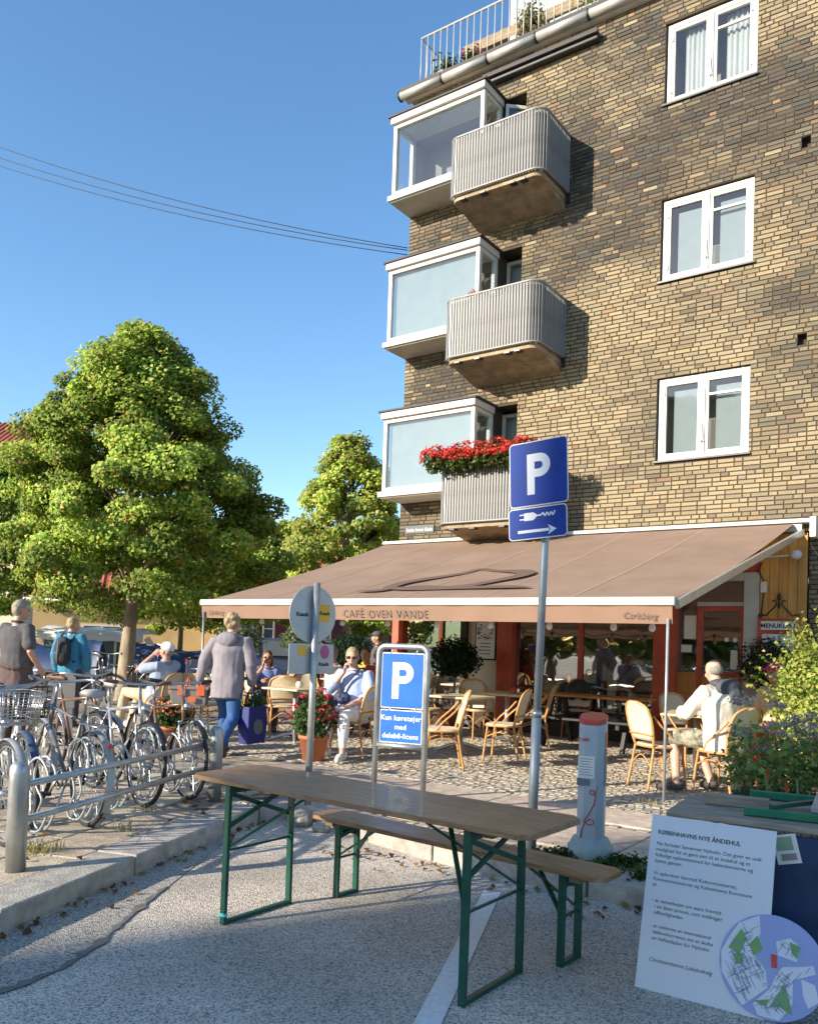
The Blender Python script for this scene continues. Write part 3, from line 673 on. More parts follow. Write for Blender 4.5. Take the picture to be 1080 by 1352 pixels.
# ochre boarded panel to the right of the door
for k in range(5): bx('board', 'ochre_wood', cf, .775 + k * .122, .893 + k * .122, -.03 - .004 * (k % 2), .04, 0, 3.25, .004)
wl_ = MB(); wl_.tube([(1.30, -.03, 2.93), (1.27, -.18, 2.93), (.72, -.22, 2.90)], .012, 6); lamp = wl_.build('lamp_arm', 'cream_paint', cf); MB().ell((1.27, -.2, 2.93), (.075, .075, .07)).build('lamp_globe', 'white_paint', cf)
bx('junction_box', 'cream_paint', cf, .79, .87, -.10, -.035, 2.42, 2.58, .01)
MB().tube([(.80, -.05, 2.85), (.74, -.06, 2.75), (.83, -.06, 2.6), (.83, -.06, 2.4), (.80, -.05, 2.1), (.80, -.05, 1.2)], .01, 5).build('cable', 'black', cf)
# menu case with wrought-iron top
mc = thing('menu_case', 'red wall-mounted menu case with curled iron crest beside the door', 'menu board', mtx=Matrix.Translation(B(1.04, .05, 0)) @ Matrix.Rotation(FAC_ROT, 4, 'Z'))
MB().box(-.27, .27, -.05, .02, 1.0, 2.06).build('case', 'red_paint', mc, .008)
bx('header_plate', 'paper', mc, -.23, .23, -.058, -.051, 1.90, 2.02)
text('MENUKORT', .085, 'ink', mc, 0, 1.93, 0, 'CENTER', bold=.002, mtx=Matrix(((1, 0, 0, 0), (0, 0, -1, -.06), (0, 1, 0, 0), (0, 0, 0, 1))))
bx('menu_sheet', 'paper', mc, -.21, .21, -.058, -.051, 1.06, 1.84)
ir = MB()
for s in (-1, 1):
    ir.tube([(s * .27, -.03, 2.07), (s * .26, -.03, 2.12), (s * .22, -.03, 2.11), (s * .17, -.03, 2.10), (s * .10, -.03, 2.18), (s * .03, -.03, 2.26), (s * .05, -.03, 2.32), (s * .09, -.03, 2.30)], .010, 6)
ir.tube([(0, -.03, 2.2), (0, -.03, 2.42)], .010, 6); ir.ell((0, -.03, 2.36), (.03, .02, .05)); ir.build('iron_crest', 'black_metal', mc)
# ------------------------------------------------------------------ awning
AO, AZ0, AZ1 = 4.6, 3.38, 2.06; AL, AR = -5.66, 1.02
aw = thing('awning', 'wide brown fabric awning over the cafe terrace', 'awning', P0, FAC_ROT)
mat('awning_cloth', (.30, .20, .142), .85, 0, .13, 1.6, .15, 200, trans=.16)
NU, NO = 36, 14
def aw_pt(u, t): # t 0 wall .. 1 front
    x = u; sag = .05 * math.sin(PI * t) + .012 * math.sin((u - AL) * 3.1) * math.sin(PI * t)
    xr = (AR + .2 * (1 - t)); xx = AL - .2 * (1 - t) + (u - AL) * (xr - AL + .2 * (1 - t)) / (AR - AL)
    return V((xx, -.16 - (AO - .16) * t, AZ0 - .02 + (AZ1 - AZ0) * t - sag))
cl = MB(); cl.add([aw_pt(AL + (AR - AL) * i / NU, j / NO) for j in range(NO + 1) for i in range(NU + 1)], [(j * (NU + 1) + i, j * (NU + 1) + i + 1, (j + 1) * (NU + 1) + i + 1, (j + 1) * (NU + 1) + i) for j in range(NO) for i in range(NU)], True)
cl.build('cloth', 'awning_cloth', aw)
sea = MB(); mat('seam', (.37, .255, .18), .85, 0, .05)
for k in range(1, 6):
    u = AL + (AR - AL) * k / 6
    pa = [aw_pt(u - .014, j / 14) + V((0, 0, .004)) for j in range(15)]; pb_ = [aw_pt(u + .014, j / 14) + V((0, 0, .004)) for j in range(15)]
    sea.add(pa + pb_, [(j, j + 1, 16 + j, 15 + j) for j in range(14)], True)
sea.build('seam', 'seam', aw)
va = MB(); N = 80
va.add([(AL + (AR - AL) * i / N, -AO - .015 + dz * .02 + .006 * math.sin(i * .9), AZ1 - .075 - .175 * dz) for dz in (0, .5, 1) for i in range(N + 1)], [(j * (N + 1) + i, j * (N + 1) + i + 1, (j + 1) * (N + 1) + i + 1, (j + 1) * (N + 1) + i) for j in range(2) for i in range(N)], True)
mat('valance_cloth', (.33, .205, .14), .85, 0, .07, 3, .15, 200, trans=.25)
va.build('valance', 'valance_cloth', aw)
bx('front_bar', mat('bar_cream', (.50, .45, .37), .5, 0, .1, 3), aw, AL - .02, AR + .03, -AO - .04, -AO + .05, AZ1 - .075, AZ1 + .01, .012)
bx('cassette', 'white_paint', aw, AL - .22, AR + .42, -.19, -.012, AZ0 - .005, AZ0 + .05, .01); bx('roller', 'steel_dull', aw, AL - .2, AR + .3, -.14, -.02, AZ0 - .12, AZ0 - .008)
bx('end_bracket', 'cream_paint', aw, AR + .42, AR + .50, -.26, .0, AZ0 - .22, AZ0 + .06, .01)
for u in (AR + .20, -2.2, AL - .1):
    u2 = u if u > 0 else u + .3
    ar = MB(); ar.beam((u + .12 if u > 0 else u, -.16, AZ0 - (.14 if u > 0 else .30)), ((AR + .03) if u > 0 else u2, -AO + .03, AZ1 - (.06 if u > 0 else .14)), .05, .09); ar.build('arm', 'alu', aw, .008)
text('CAFÉ OVEN VANDE', .125, 'ink_grey', aw, -2.42, AZ1 - .215, 0, 'CENTER', space=1.18, mtx=Matrix(((1, 0, 0, 0), (0, 0, -1, -AO - .026), (0, 1, 0, 0), (0, 0, 0, 1))))
for u in (.72, -5.35): text('Carlsberg', .085, 'ink_grey', aw, u - .02, AZ1 - .20, 0, 'CENTER', shear=.3, mtx=Matrix(((1, 0, 0, 0), (0, 0, -1, -AO - .026), (0, 1, 0, 0), (0, 0, 0, 1))))
# printed emblem on the cloth: two brush strokes
def cloth_xy(x, y):   # photo point -> u,t on the cloth plane
    n = V((0, AZ1 - AZ0, AO - .16)).normalized(); n = D2 * 0 + (D2 * (-(AZ1 - AZ0)) * -1 + V((0, 0, 1)) * (AO - .16)) .normalized()
    slope = (AZ1 - AZ0) / (AO - .16); a = B(0, .16, AZ0 - .05); d1 = (-D2 + V((0, 0, slope))).normalized(); n = UU.cross(d1).normalized()
    d = ray(x, y); q = CC + d * ((a - CC).dot(n) / d.dot(n)); oo = -(q - P0).dot(D2); return (q - P0).dot(UU), (oo - .16) / (AO - .16)
def stroke(pts, name):
    L = []; Rr = []
    P = [V((*cloth_xy(250 + x / 2.4, 680 + y / 2.4), w)) for x, y, w in [(a_, b2_, c_ * 1.1) for a_, b2_, c_ in pts]]; S = []
    for i in range(len(P) - 1):
        for k in range(6):
            t = k / 6; a = P[max(i - 1, 0)]; b = P[i]; c = P[i + 1]; d = P[min(i + 2, len(P) - 1)]
            S.append(.5 * ((2 * b) + (c - a) * t + (2 * a - 5 * b + 4 * c - d) * t * t + (3 * b - a - 3 * c + d) * t ** 3))
    S.append(P[-1]); bm = MB(); vs_ = []
    inv = Matrix.Rotation(0, 3, 'Z')
    for i, s in enumerate(S):
        t = (S[min(i + 1, len(S) - 1)] - S[max(i - 1, 0)]); tt = V((t.x, t.y * (AO - .16), 0)).normalized(); nn_ = V((-tt.y, tt.x, 0))
        for sg in (-1, 1):
            u = s.x + nn_.x * s.z * sg; tv = s.y + nn_.y * s.z * sg / (AO - .16)
            p = aw_pt(AL, max(0, tv)); vs_.append((u, p.y, AZ0 - .02 + (AZ1 - AZ0) * tv - .05 * math.sin(PI * tv) + .022))
    bm.add(vs_, [(2 * i, 2 * i + 1, 2 * i + 3, 2 * i + 2) for i in range(len(S) - 1)], True); bm.build(name, 'emblem_print', aw)
mat('emblem_print', (.13, .08, .058), .9, 0, .1)
stroke([(528, 249, .012), (580, 247, .07), (620, 243, .07), (640, 232, .09), (680, 218, .10), (740, 206, .10), (810, 195, .08), (870, 185, .07), (910, 174, .06), (935, 172, .05), (970, 177, .05), (1020, 178, .08), (1056, 180, .11), (1066, 186, .11), (1040, 196, .10), (985, 208, .09), (920, 222, .09), (860, 232, .09), (800, 236, .08), (740, 232, .06), (690, 234, .04)], 'emblem')
stroke([(620, 236, .05), (700, 240, .10), (800, 238, .10), (900, 236, .08), (1000, 234, .08), (1078, 236, .02)], 'emblem')
tag(MB().tube([B(.99, 4.63, .1), B(.985, 4.62, 1.86)], .015, 8).build('awning_prop', 'steel_dull'), 'thin grey steel prop pole under the awning corner by the street', 'pole')
tag(MB().tube([B(-5.6, 4.62, .1), B(-5.6, 4.62, 1.9)], .016, 8).build('awning_prop', 'steel'), 'thin grey prop pole under the awning corner above the walking man', 'pole')
# string of bulbs under the front bar
sl = thing('string_lights', 'string of clear light bulbs hanging behind the awning valance', 'string lights', P0, FAC_ROT)
us = [AL + .25 + i * .72 for i in range(9)] + [.75]
bp = MB()
for i in range(len(us) - 1): bp.tube([(us[i] + (us[i + 1] - us[i]) * t, -AO + .22, 1.90 - .05 * math.sin(PI * t)) for t in (0, .25, .5, .75, 1)], .007, 5)
bp.build('cord', 'black', sl); glass('bulb_glass', (.95, .9, .8), .15)
bm1 = MB().lathe([(.005, -.115), (.03, -.10), (.036, -.075), (.028, -.045), (.016, -.02), (.016, 0)], 10).mesh('bulb'); bm2 = MB().lathe([(.018, 0), (.018, .05), (.008, .065)], 8).mesh('socket')
mat('bulb_white', (.75, .70, .60), .15, 0, .05)
for u in us:
    o_ = link('bulb', bm1, 'bulb_white', sl); o_.location = (u, -AO + .22, 1.85); o_ = link('socket', bm2, 'black', sl); o_.location = (u, -AO + .22, 1.85)
# ------------------------------------------------------------------ street things
# beer-garden table and bench
mat('varnish', (.30, .165, .075), .40, 0, .5, 5, .4, 26, stretch=(1, 9, 9), coat=.08)
mat('varnish_dark', (.17, .12, .08), .6, 0, .4, 5, .3, 40, stretch=(1, 6, 6))
def trestle(name, label, cat, c, ang, L, Wd, h, legx, legw, planks):
    t = thing(name, label, cat, c, ang); g = MB(); w = Wd / planks
    for k in range(planks):
        y0 = -Wd / 2 + k * w; ends = .05
        poly = [(-L / 2 + (ends if k == 0 else 0), y0 + .0008), (L / 2 - (ends if k == 0 else 0), y0 + .0008), (L / 2, y0 + (ends if k == 0 else .0008)), (L / 2, y0 + w - (ends if k == planks - 1 else .0008)), (L / 2 - (ends if k == planks - 1 else 0), y0 + w - .0008), (-L / 2 + (ends if k == planks - 1 else 0), y0 + w - .0008), (-L / 2, y0 + w - (ends if k == planks - 1 else .0008)), (-L / 2, y0 + (ends if k == 0 else .0008))]
        MB().prism(poly, h - .026, h, 'z').build('plank', 'varnish', t, .003)
    for s in (-1, 1):
        bx('batten', 'varnish_dark', t, s * (legx + .07) - .03, s * (legx + .07) + .03, -Wd * .38, Wd * .38, h - .056, h - .028)
        for q in (-1, 1):
            lg = MB(); lg.beam((s * legx, q * legw, 0.0), (s * legx, q * legw * .97, h - .03), .038, .022, (0, 1, 0)); lg.build('leg', 'green_steel', t, .004)
        bx('foot_bar', 'green_steel', t, s * legx - .015, s * legx + .015, -legw - .012, legw + .012, .0, .022, .003)
        bx('top_bar', 'green_steel', t, s * legx - .015, s * legx + .015, -legw, legw, h - .075, h - .045)
        x2 = s * (legx - .33 * (h / .77) - .02); br = MB(); zb = h * .52
        br.beam((s * legx, -legw, zb + .0), (x2, legw * .5, h - .04), .022, .012); br.beam((s * legx, legw, zb + .0), (x2, -legw * .5, h - .04), .022, .012)
        br.beam((s * legx, -legw, zb - .01), (s * legx, legw, zb - .01), .01, .012); br.build('brace', 'green_steel', t)
        xb = MB(); xb.beam((s * legx - .012 * s, -legw, zb + .12), (s * legx - .012 * s, legw, h - .07), .012, .024); xb.beam((s * legx + .012 * s, legw, zb + .12), (s * legx + .012 * s, -legw, h - .07), .012, .024); xb.build('cross_brace', 'green_steel', t)
    return t
tm = V((-.185, 4.25, 0)); ta = math.atan2(-.60, .80)
bt = trestle('beer_table', 'long folding beer table with varnished brown top and green steel legs', 'table', tm, ta, 2.14, .54, .775, .765, .245, 3)
MB().ell((-.765, -.245, .05), (.028, .02, .014), 8, 6).build('tape_scrap', mat('turquoise', (.05, .5, .5), .6), bt)
bench = trestle('beer_bench', 'narrow folding beer bench with green steel legs behind the beer table', 'bench', (.255, 4.625, 0), math.atan2(-.97, 1.17), 1.98, .25, .475, .76, .085, 1)
# parking sign on its pole
pp = gnd(701, 1128); sgw = .44
ps = thing('parking_sign_pole', 'tall grey pole carrying a blue parking sign with charging plug plate', 'street sign', pp)
MB().tube([(0, 0, 0), (.012, .0, .95)], .034, 14).build('sleeve', 'steel_dull', ps); MB().tube([(.012, 0, .93), (.047, 0, 2.78)], .027, 14).build('pole', 'steel_dull', ps)
MB().lathe([(.036, .94), (.036, .975), (.028, .985)], 14, (.012, 0, 0)).build('collar', 'steel', ps)
def plate(par, w, h, border, m, mw, rad=.03, th=.004):
    def rr_(w, h, r):
        p = []
        for cx, cy, a0 in ((w / 2 - r, h / 2 - r, 0), (-w / 2 + r, h / 2 - r, 90), (-w / 2 + r, -h / 2 + r, 180), (w / 2 - r, -h / 2 + r, 270)):
            p += [(cx + r * math.cos(R(a0 + k * 15)), cy + r * math.sin(R(a0 + k * 15))) for k in range(7)]
        return p
    e = MB().prism(rr_(w, h, rad), -th, 0, 'z').build('plate_edge', mw, par); f = MB().prism(rr_(w - border * 2, h - border * 2, max(.004, rad - border)), 0.0005, .0025, 'z').build('plate_face', m, par); return e
def letterP(par, hgt, m, x=0, y=0, z=.003):
    s = hgt; t = .2 * s; w = .62 * s; r = .29 * s; pts = []
    o = MB(); n = 14; cy = s / 2 - r; x0 = -w / 2
    xi = x0 + t; cx = x0 + w - r
    outer = [(x0, -s / 2), (x0 + t, -s / 2), (x0 + t, cy - r), (cx, cy - r)] + [(cx + r * math.sin(a), cy - r * math.cos(a)) for a in [PI * k / n for k in range(1, n)]] + [(cx, s / 2), (x0, s / 2)]
    ri = r - t
    # build as quads: stem, lower arm, bowl ring, upper arm
    def q(a, b, c, d): o.add([(p[0] + x, p[1] + y, z) for p in (a, b, c, d)], [(0, 1, 2, 3)])
    q((x0, -s / 2), (xi, -s / 2), (xi, s / 2), (x0, s / 2)); q((xi, cy - r), (cx, cy - r), (cx, cy - ri), (xi, cy - ri)); q((xi, cy + ri), (cx, cy + ri), (cx, cy + r), (xi, cy + r))
    for k in range(n):
        a, b = PI * k / n, PI * (k + 1) / n
        q((cx + ri * math.sin(a), cy - ri * math.cos(a)), (cx + r * math.sin(a), cy - r * math.cos(a)), (cx + r * math.sin(b), cy - r * math.cos(b)), (cx + ri * math.sin(b), cy - ri * math.cos(b)))
    o.build('letter', m, par)
def subframe(par, mtx, name):
    e = thing(name, None, None); e.parent = par; e.matrix_basis = mtx; return e
upv = V((.02, 0, 1)); rt = (UU + V((0, 0, .055))).normalized()
c1 = atd(710.5, 624, pp.y - .05) - pp; c2 = atd(709.5, 690, pp.y - .05) - pp
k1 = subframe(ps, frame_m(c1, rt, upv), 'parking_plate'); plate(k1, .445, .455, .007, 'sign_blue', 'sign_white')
letterP(k1, .285, 'sign_white', .005, -.005)
k2 = subframe(ps, frame_m(c2, rt, upv), 'charging_plate'); plate(k2, .445, .222, .007, 'sign_blue', 'sign_white')
pl = MB(); z = .003
pl.add([(-.10, .02, z), (-.03, .02, z), (-.005, .04, z), (-.005, .06, z), (-.03, .075, z), (-.10, .075, z)], [(0, 1, 2, 3, 4, 5)])
for yy in (.028, .06): pl.add([(-.135, yy, z), (-.10, yy, z), (-.10, yy + .008, z), (-.135, yy + .008, z)], [(0, 1, 2, 3)])
zz = [(-.005, .05), (.03, .05), (.045, .065), (.06, .04), (.075, .065), (.09, .04), (.105, .065), (.12, .04), (.135, .07)]
for i in range(len(zz) - 1):
    a, b = V((*zz[i], z)), V((*zz[i + 1], z)); n_ = V((-(b - a).y, (b - a).x, 0)).normalized() * .005; pl.add([a - n_, b - n_, b + n_, a + n_], [(0, 1, 2, 3)])
pl.add([(-.15, -.065, z), (.09, -.065, z), (.09, -.045, z), (-.15, -.045, z)], [(0, 1, 2, 3)]); pl.add([(.08, -.09, z), (.145, -.055, z), (.08, -.02, z), (.1, -.055, z)], [(0, 1, 2, 3)])
pl.build('pictogram', 'sign_white', k2)
cl_ = MB()
for kk, hh in ((c1, .12), (c1, -.12), (c2, .06), (c2, -.06)): cl_.tube([kk + D2 * .02 + V((0, 0, hh)) - UU * .04, kk + D2 * .02 + V((0, 0, hh)) + UU * .04], .012, 6)
cl_.build('clamp', 'steel', ps)
# low tubular parking frame
fL, fR = gnd(490, 1083), gnd(557, 1078); fc = (fL + fR) / 2; fd = (fR - fL); wF = .43
fdir = V((.93, -.37, 0)).normalized(); fdir = (fdir + V((0, 0, -.0))).normalized()
tilt = V((.045, 0, 1)).normalized()
fs = thing('parking_frame_sign', 'low tubular steel frame with bright blue parking sign for shared cars', 'street sign', mtx=frame_m(fc, fdir, tilt))
rr0 = .06; hF = 1.395
pts = [(-wF / 2, 0, 0), (-wF / 2, hF - rr0, 0)] + [(-wF / 2 + rr0 - rr0 * math.cos(a), hF - rr0 + rr0 * math.sin(a), 0) for a in (R(25), R(50), R(75), R(90))] + [(wF / 2 - rr0 + rr0 * math.sin(a), hF - rr0 + rr0 * math.cos(a), 0) for a in (0, R(25), R(50), R(75), R(90))] + [(wF / 2, 0, 0)]
MB().tube(pts, .024, 12).build('frame_tube', 'steel', fs)
MB().tube([(-wF / 2, .58, 0), (wF / 2, .58, 0)], .02, 10).build('cross_tube', 'steel', fs)
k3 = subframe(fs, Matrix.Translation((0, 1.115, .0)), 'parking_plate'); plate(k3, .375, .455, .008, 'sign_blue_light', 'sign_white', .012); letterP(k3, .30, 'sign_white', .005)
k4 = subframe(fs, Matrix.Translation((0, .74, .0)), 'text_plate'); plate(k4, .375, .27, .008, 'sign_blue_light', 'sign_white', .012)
for i, s in enumerate(('Kun køretøjer', 'med', 'delebil-licens')): text(s, .058, 'sign_white', k4, 0, .05 - i * .073, .003, 'CENTER', bold=.0012, space=1.05)
lg = MB()
for yy in (1.35, .88, .87, .61):
    for sx in (-.11, .11): lg.tube([(sx, yy - .015, -.005), (sx + .02, yy + .025, -.005)], .008, 5)
lg.build('fixing_clip', 'steel', fs)
# round sign seen from the back
rp = atd(407, 1060, 7.2); rp = gnd(406, 1064)
rsn = thing('round_sign_pole', 'grey steel pole with round and square traffic signs seen from behind', 'street sign', rp)
MB().tube([(0, 0, 0), (.015, 0, 1.92)], .03, 12).build('pole', 'steel', rsn)
rd = V((.72, .69, 0)).normalized(); zc = (atd(405, 811, rp.y)).z - rp.z
kd = subframe(rsn, frame_m(V((.012, 0, zc)), V((.72, .69, 0)), (0, 0, 1)), 'round_disc')
poly = [(.25 * math.cos(k * PI / 20), .25 * math.sin(k * PI / 20)) for k in range(40)]
MB().prism(poly, -.042, -.036, 'z').build('disc', 'sign_grey', kd)
mat('yellow', (.72, .40, .02), .5, 0, .1); mat('magenta', (.45, .08, .22), .5, 0, .1)
MB().add([(.06, -.06, -.034), (.18, -.06, -.034), (.18, .09, -.034), (.06, .09, -.034)], [(0, 1, 2, 3)]).build('sticker', 'yellow', kd)
text('Roads', .052, 'ink', kd, -.12, -.02, -.0335, 'CENTER', shear=.2, bold=.001); text('Roads', .045, 'ink', kd, .12, 0, -.0325, 'CENTER', shear=.2, bold=.001)
kq = subframe(rsn, frame_m(V((.012, 0, zc - .385)), V((.72, .69, 0)), (0, 0, 1)), 'square_plate')
MB().box(-.24, .24, -.13, .13, -.042, -.036).build('sheet', 'sign_grey', kq)
MB().add([(-.15, .03, -.034), (-.06, .03, -.034), (-.06, .11, -.034), (-.15, .11, -.034)], [(0, 1, 2, 3)]).build('sticker', 'yellow', kq)
MB().add([(.14 + .05 * math.cos(k * PI / 8), .06 + .06 * math.sin(k * PI / 8), -.034) for k in range(16)], [tuple(range(16))]).build('sticker', 'magenta', kq)
text('Roads', .045, 'ink', kq, .13, -.06, -.0335, 'CENTER', shear=.2, bold=.001)
# charging post
cp = gnd(779, 1133); mat('charger_grey', (.40, .44, .45), .4, 0, .08, 5); mat('charger_red', (.55, .06, .04), .4, 0, .1, 5); mat('charger_dark', (.16, .18, .20), .4, 0, .1, 5); mat('base_green', (.33, .38, .34), .7, 0, .2, 6, .2, 60)
ch = thing('charging_post', 'slim pale grey electric car charging post with red sloping cap', 'charging post', mtx=frame_m(cp, UU, (0, 0, 1)) @ Matrix.Rotation(-PI / 2, 4, 'X') )
ch.matrix_world = Matrix.Translation(cp) @ Matrix.Rotation(FAC_ROT + R(14), 4, 'Z')
oct_ = [(.09, -.045), (.09, .045), (.045, .09), (-.045, .09), (-.09, .045), (-.09, -.045), (-.045, -.09), (.045, -.09)]
def octb(z0, z1, zs1=None, k=1): 
    b = MB(); b.add([(x * k, y * k, z0) for x, y in oct_] + [(x * k, y * k, z1 + (zs1 * (y) if zs1 else 0)) for x, y in oct_], [tuple(range(8))[::-1], tuple(range(8, 16))] + [(i, (i + 1) % 8, 8 + (i + 1) % 8, 8 + i) for i in range(8)]); return b
octb(.11, .93, .25).build('body', 'charger_grey', ch, .006); MB().add([(x * 1.01, y * 1.01, z + .25 * y) for z in (.932, .965) for x, y in oct_], [tuple(range(8))[::-1], tuple(range(8, 16))] + [(i, (i + 1) % 8, 8 + (i + 1) % 8, 8 + i) for i in range(8)]).build('cap', 'charger_red', ch, .004)
MB().lathe([(.155, -.02), (.155, .085), (.14, .10), (.12, .14), (.10, .15)], 24).build('base_collar', 'base_green', ch)
bx('paper_notice', 'paper', ch, -.082, .03, -.0955, -.0915, .55, .70); bx('dark_band', 'charger_dark', ch, -.089, .0, -.0905, -.06, .50, .545); bx('socket_cover', 'charger_dark', ch, .045, .0925, -.05, .03, .50, .75)
bx('socket_flap', 'charger_red', ch, .06, .094, -.046, .025, .76, .86)
nl = MB()
for i in range(7): nl.box(-.07, .015 - (i % 3) * .012, -.0965, -.0958, .68 - i * .018, .683 - i * .018)
nl.build('notice_print', 'ink_grey', ch)
text('e·on', .045, 'charger_red', ch, -.055, .80, 0, 'CENTER', bold=.001, shear=.2, mtx=Matrix(((1, 0, 0, 0), (0, 0, -1, -.0925), (0, 1, 0, 0), (0, 0, 0, 1))))
ln = [(.05, .50), (.04, .46), (.02, .44), (.0, .45), (.0, .47), (.025, .475), (.04, .44), (.03, .38), (.0, .32), (-.035, .26), (.0, .24), (.03, .25), (.03, .275), (.0, .28), (-.03, .25), (-.05, .2), (-.055, .15)]
MB().tube([(x, -.092, z_) for x, z_ in ln], .004, 5).build('printed_cable_line', 'charger_red', ch)
# ------------------------------------------------------------------ bike rack
b1, b2 = gnd(20, 1150), gnd(283, 1056)
bk_ = thing('bike_rack', 'galvanised bike rack with two round bollards, two rails and curled wheel loops', 'bike rack')
for p in (b1, b2): MB().lathe([(.058, -.05), (.058, .58), (.053, .612), (.040, .635), (.018, .645)], 20, p).build('bollard', 'steel', bk_)
for z in (.50, .29): MB().tube([b1 + V((0, 0, z)), b2 + V((0, 0, z))], .022, 10).build('rail', 'steel', bk_)
rdir = (b2 - b1).normalized(); ldir_ = V((-.80, .60, 0)).normalized(); Lr = (b2 - b1).length; hoops = []
for k in range(6):
    s = .30 + k * (Lr - .45) / 5; base = b1 + rdir * s; hi = k % 2 * .08; hp = MB()
    for sd in (-.035, .035):
        q = [(0, .50 + 0), (.03, .56 + hi), (.12, .62 + hi), (.22, .58 + hi), (.26, .48 + hi), (.22, .40 + hi), (.16, .34), (.20, .26), (.24, .20), (.20, .15), (.10, .16), (.04, .22), (0, .29)]
        q2 = []
        for i in range(len(q) - 1):
            for t in (0, .34, .67):
                a = V(q[max(i - 1, 0)]); b = V(q[i]); c = V(q[i + 1]); d = V(q[min(i + 2, len(q) - 1)]); q2.append(.5 * ((2 * b) + (c - a) * t + (2 * a - 5 * b + 4 * c - d) * t * t + (3 * b - a - 3 * c + d) * t ** 3))
        q2.append(V(q[-1])); hp.tube([base + rdir * sd + ldir_ * x + V((0, 0, z)) for x, z in q2], .0085, 7)
    hp.build('wheel_loop', 'steel_dull', bk_)

# loose stones in the kerb corner
rst = random.Random(12)
for i, (x, y, s_) in enumerate(((372, 1080, .10), (398, 1090, .13), (424, 1098, .09), (352, 1072, .08))):
    p = gnd(x, y, 0); b = MB(); n0 = len(b.v); b.ell((0, 0, s_ * .4), (s_, s_ * .75, s_ * .55), 9, 6); b.v = [tuple(V(q) * (1 + .25 * mnoise.noise(V(q) * 14 + V((i * 3, 0, 0))))) for q in b.v]
    b.sm = [False] * len(b.sm); o_ = b.build('loose_stone', mat('stone', (.36, .31, .25), .9, 0, .3, 12, .5, 60)); o_.location = p; o_.rotation_euler = (0, 0, i * 1.3)
    tag(o_, ('grey granite stone lying in the kerb corner under the beer table', 'largest granite stone lying before the bench end', 'flat granite stone beside the bench leg', 'small granite stone against the bike rack kerb')[i], 'stone', 'loose stones in the kerb corner')
# ------------------------------------------------------------------ bistro chairs and tables
def catmull(pts, n=5, closed=False):
    P = [V(p) for p in pts]; S = []; m = len(P)
    for i in range(m if closed else m - 1):
        g = (lambda j: P[j % m]) if closed else (lambda j: P[min(max(j, 0), m - 1)])
        a, b, c, d = g(i - 1), g(i), g(i + 1), g(i + 2)
        for k in range(n):
            t = k / n; S.append(.5 * ((2 * b) + (c - a) * t + (2 * a - 5 * b + 4 * c - d) * t * t + (3 * b - a - 3 * c + d) * t ** 3))
    if not closed: S.append(P[-1])
    return S
def make_chair(cane, weave):
    t = thing('bistro_chair', 'x', 'chair')
    r = .0135
    # seat
    rim = []
    for k in range(24):
        a = 2 * PI * k / 24; c, s = math.cos(a), math.sin(a); q = 1 / (abs(c) ** 3.2 + abs(s) ** 3.2) ** (1 / 3.2); rim.append((.21 * c * q, .20 * s * q + .01))
    MB().prism(rim, .435, .462, 'z').build('seat', weave, t, .008)
    MB().tube([(x * 1.02, y * 1.02, .438) for x, y in rim], .012, 6, True).build('seat_rim', cane, t)
    for s in (-1, 1):
        MB().tube(catmull([(s * .17, .16, .44), (s * .185, .185, .22), (s * .195, .205, 0)]), r, 7).build('leg', cane, t)
        MB().tube(catmull([(s * .165, -.17, .44), (s * .175, -.205, .22), (s * .185, -.245, 0)]), r, 7).build('leg', cane, t)
        MB().tube(catmull([(s * .20, .08, .445), (s * .225, .0, .55), (s * .215, -.12, .66), (s * .185, -.20, .76)]), .0115, 7).build('arm_brace', cane, t)
        MB().tube(catmull([(s * .18, .17, .30), (s * .185, 0, .36), (s * .175, -.19, .30)]), .008, 6).build('side_brace', cane, t)
    bo = [(-.165, -.17, .44), (-.20, -.205, .58), (-.215, -.235, .70), (-.19, -.275, .83), (-.10, -.31, .885), (0, -.32, .895), (.10, -.31, .885), (.19, -.275, .83), (.215, -.235, .70), (.20, -.205, .58), (.165, -.17, .44)]
    bs = catmull(bo, 4); MB().tube(bs, .0145, 8).build('back_frame', cane, t)
    b = MB(); half = len(bs) // 2; rows = []
    for i in range(2, half + 1):
        L, Rr_ = bs[i], bs[len(bs) - 1 - i]; rows.append([L.lerp(Rr_, k / 8) + V((0, -.03 * math.sin(PI * k / 8), 0)) for k in range(9)])
    vs_ = [p for rw in rows for p in rw]; nr = len(rows)
    b.add(vs_, [(i * 9 + k, i * 9 + k + 1, (i + 1) * 9 + k + 1, (i + 1) * 9 + k) for i in range(nr - 1) for k in range(8)], True)
    o = b.build('back_weave', weave, t); md = o.modifiers.new('s', 'SOLIDIFY'); md.thickness = .008; md.offset = 0
    MB().tube(catmull([(-.20, -.22, .56), (0, -.245, .57), (.20, -.22, .56)]), .009, 6).build('back_rail', cane, t)
    for y0, z in ((.185, .25), (-.205, .25)): MB().tube(catmull([(-.185, y0, z - .02), (0, y0, z + .10), (.185, y0, z - .02)]), .008, 6).build('cross_brace', cane, t)
    return t
proto = {}
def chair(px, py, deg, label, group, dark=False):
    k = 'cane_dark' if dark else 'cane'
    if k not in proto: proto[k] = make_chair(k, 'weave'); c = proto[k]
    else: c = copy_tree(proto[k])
    p = gnd(px, py); c.location = p; c.rotation_euler = (0, 0, R(deg)); c['label'] = label; c['group'] = group; return c
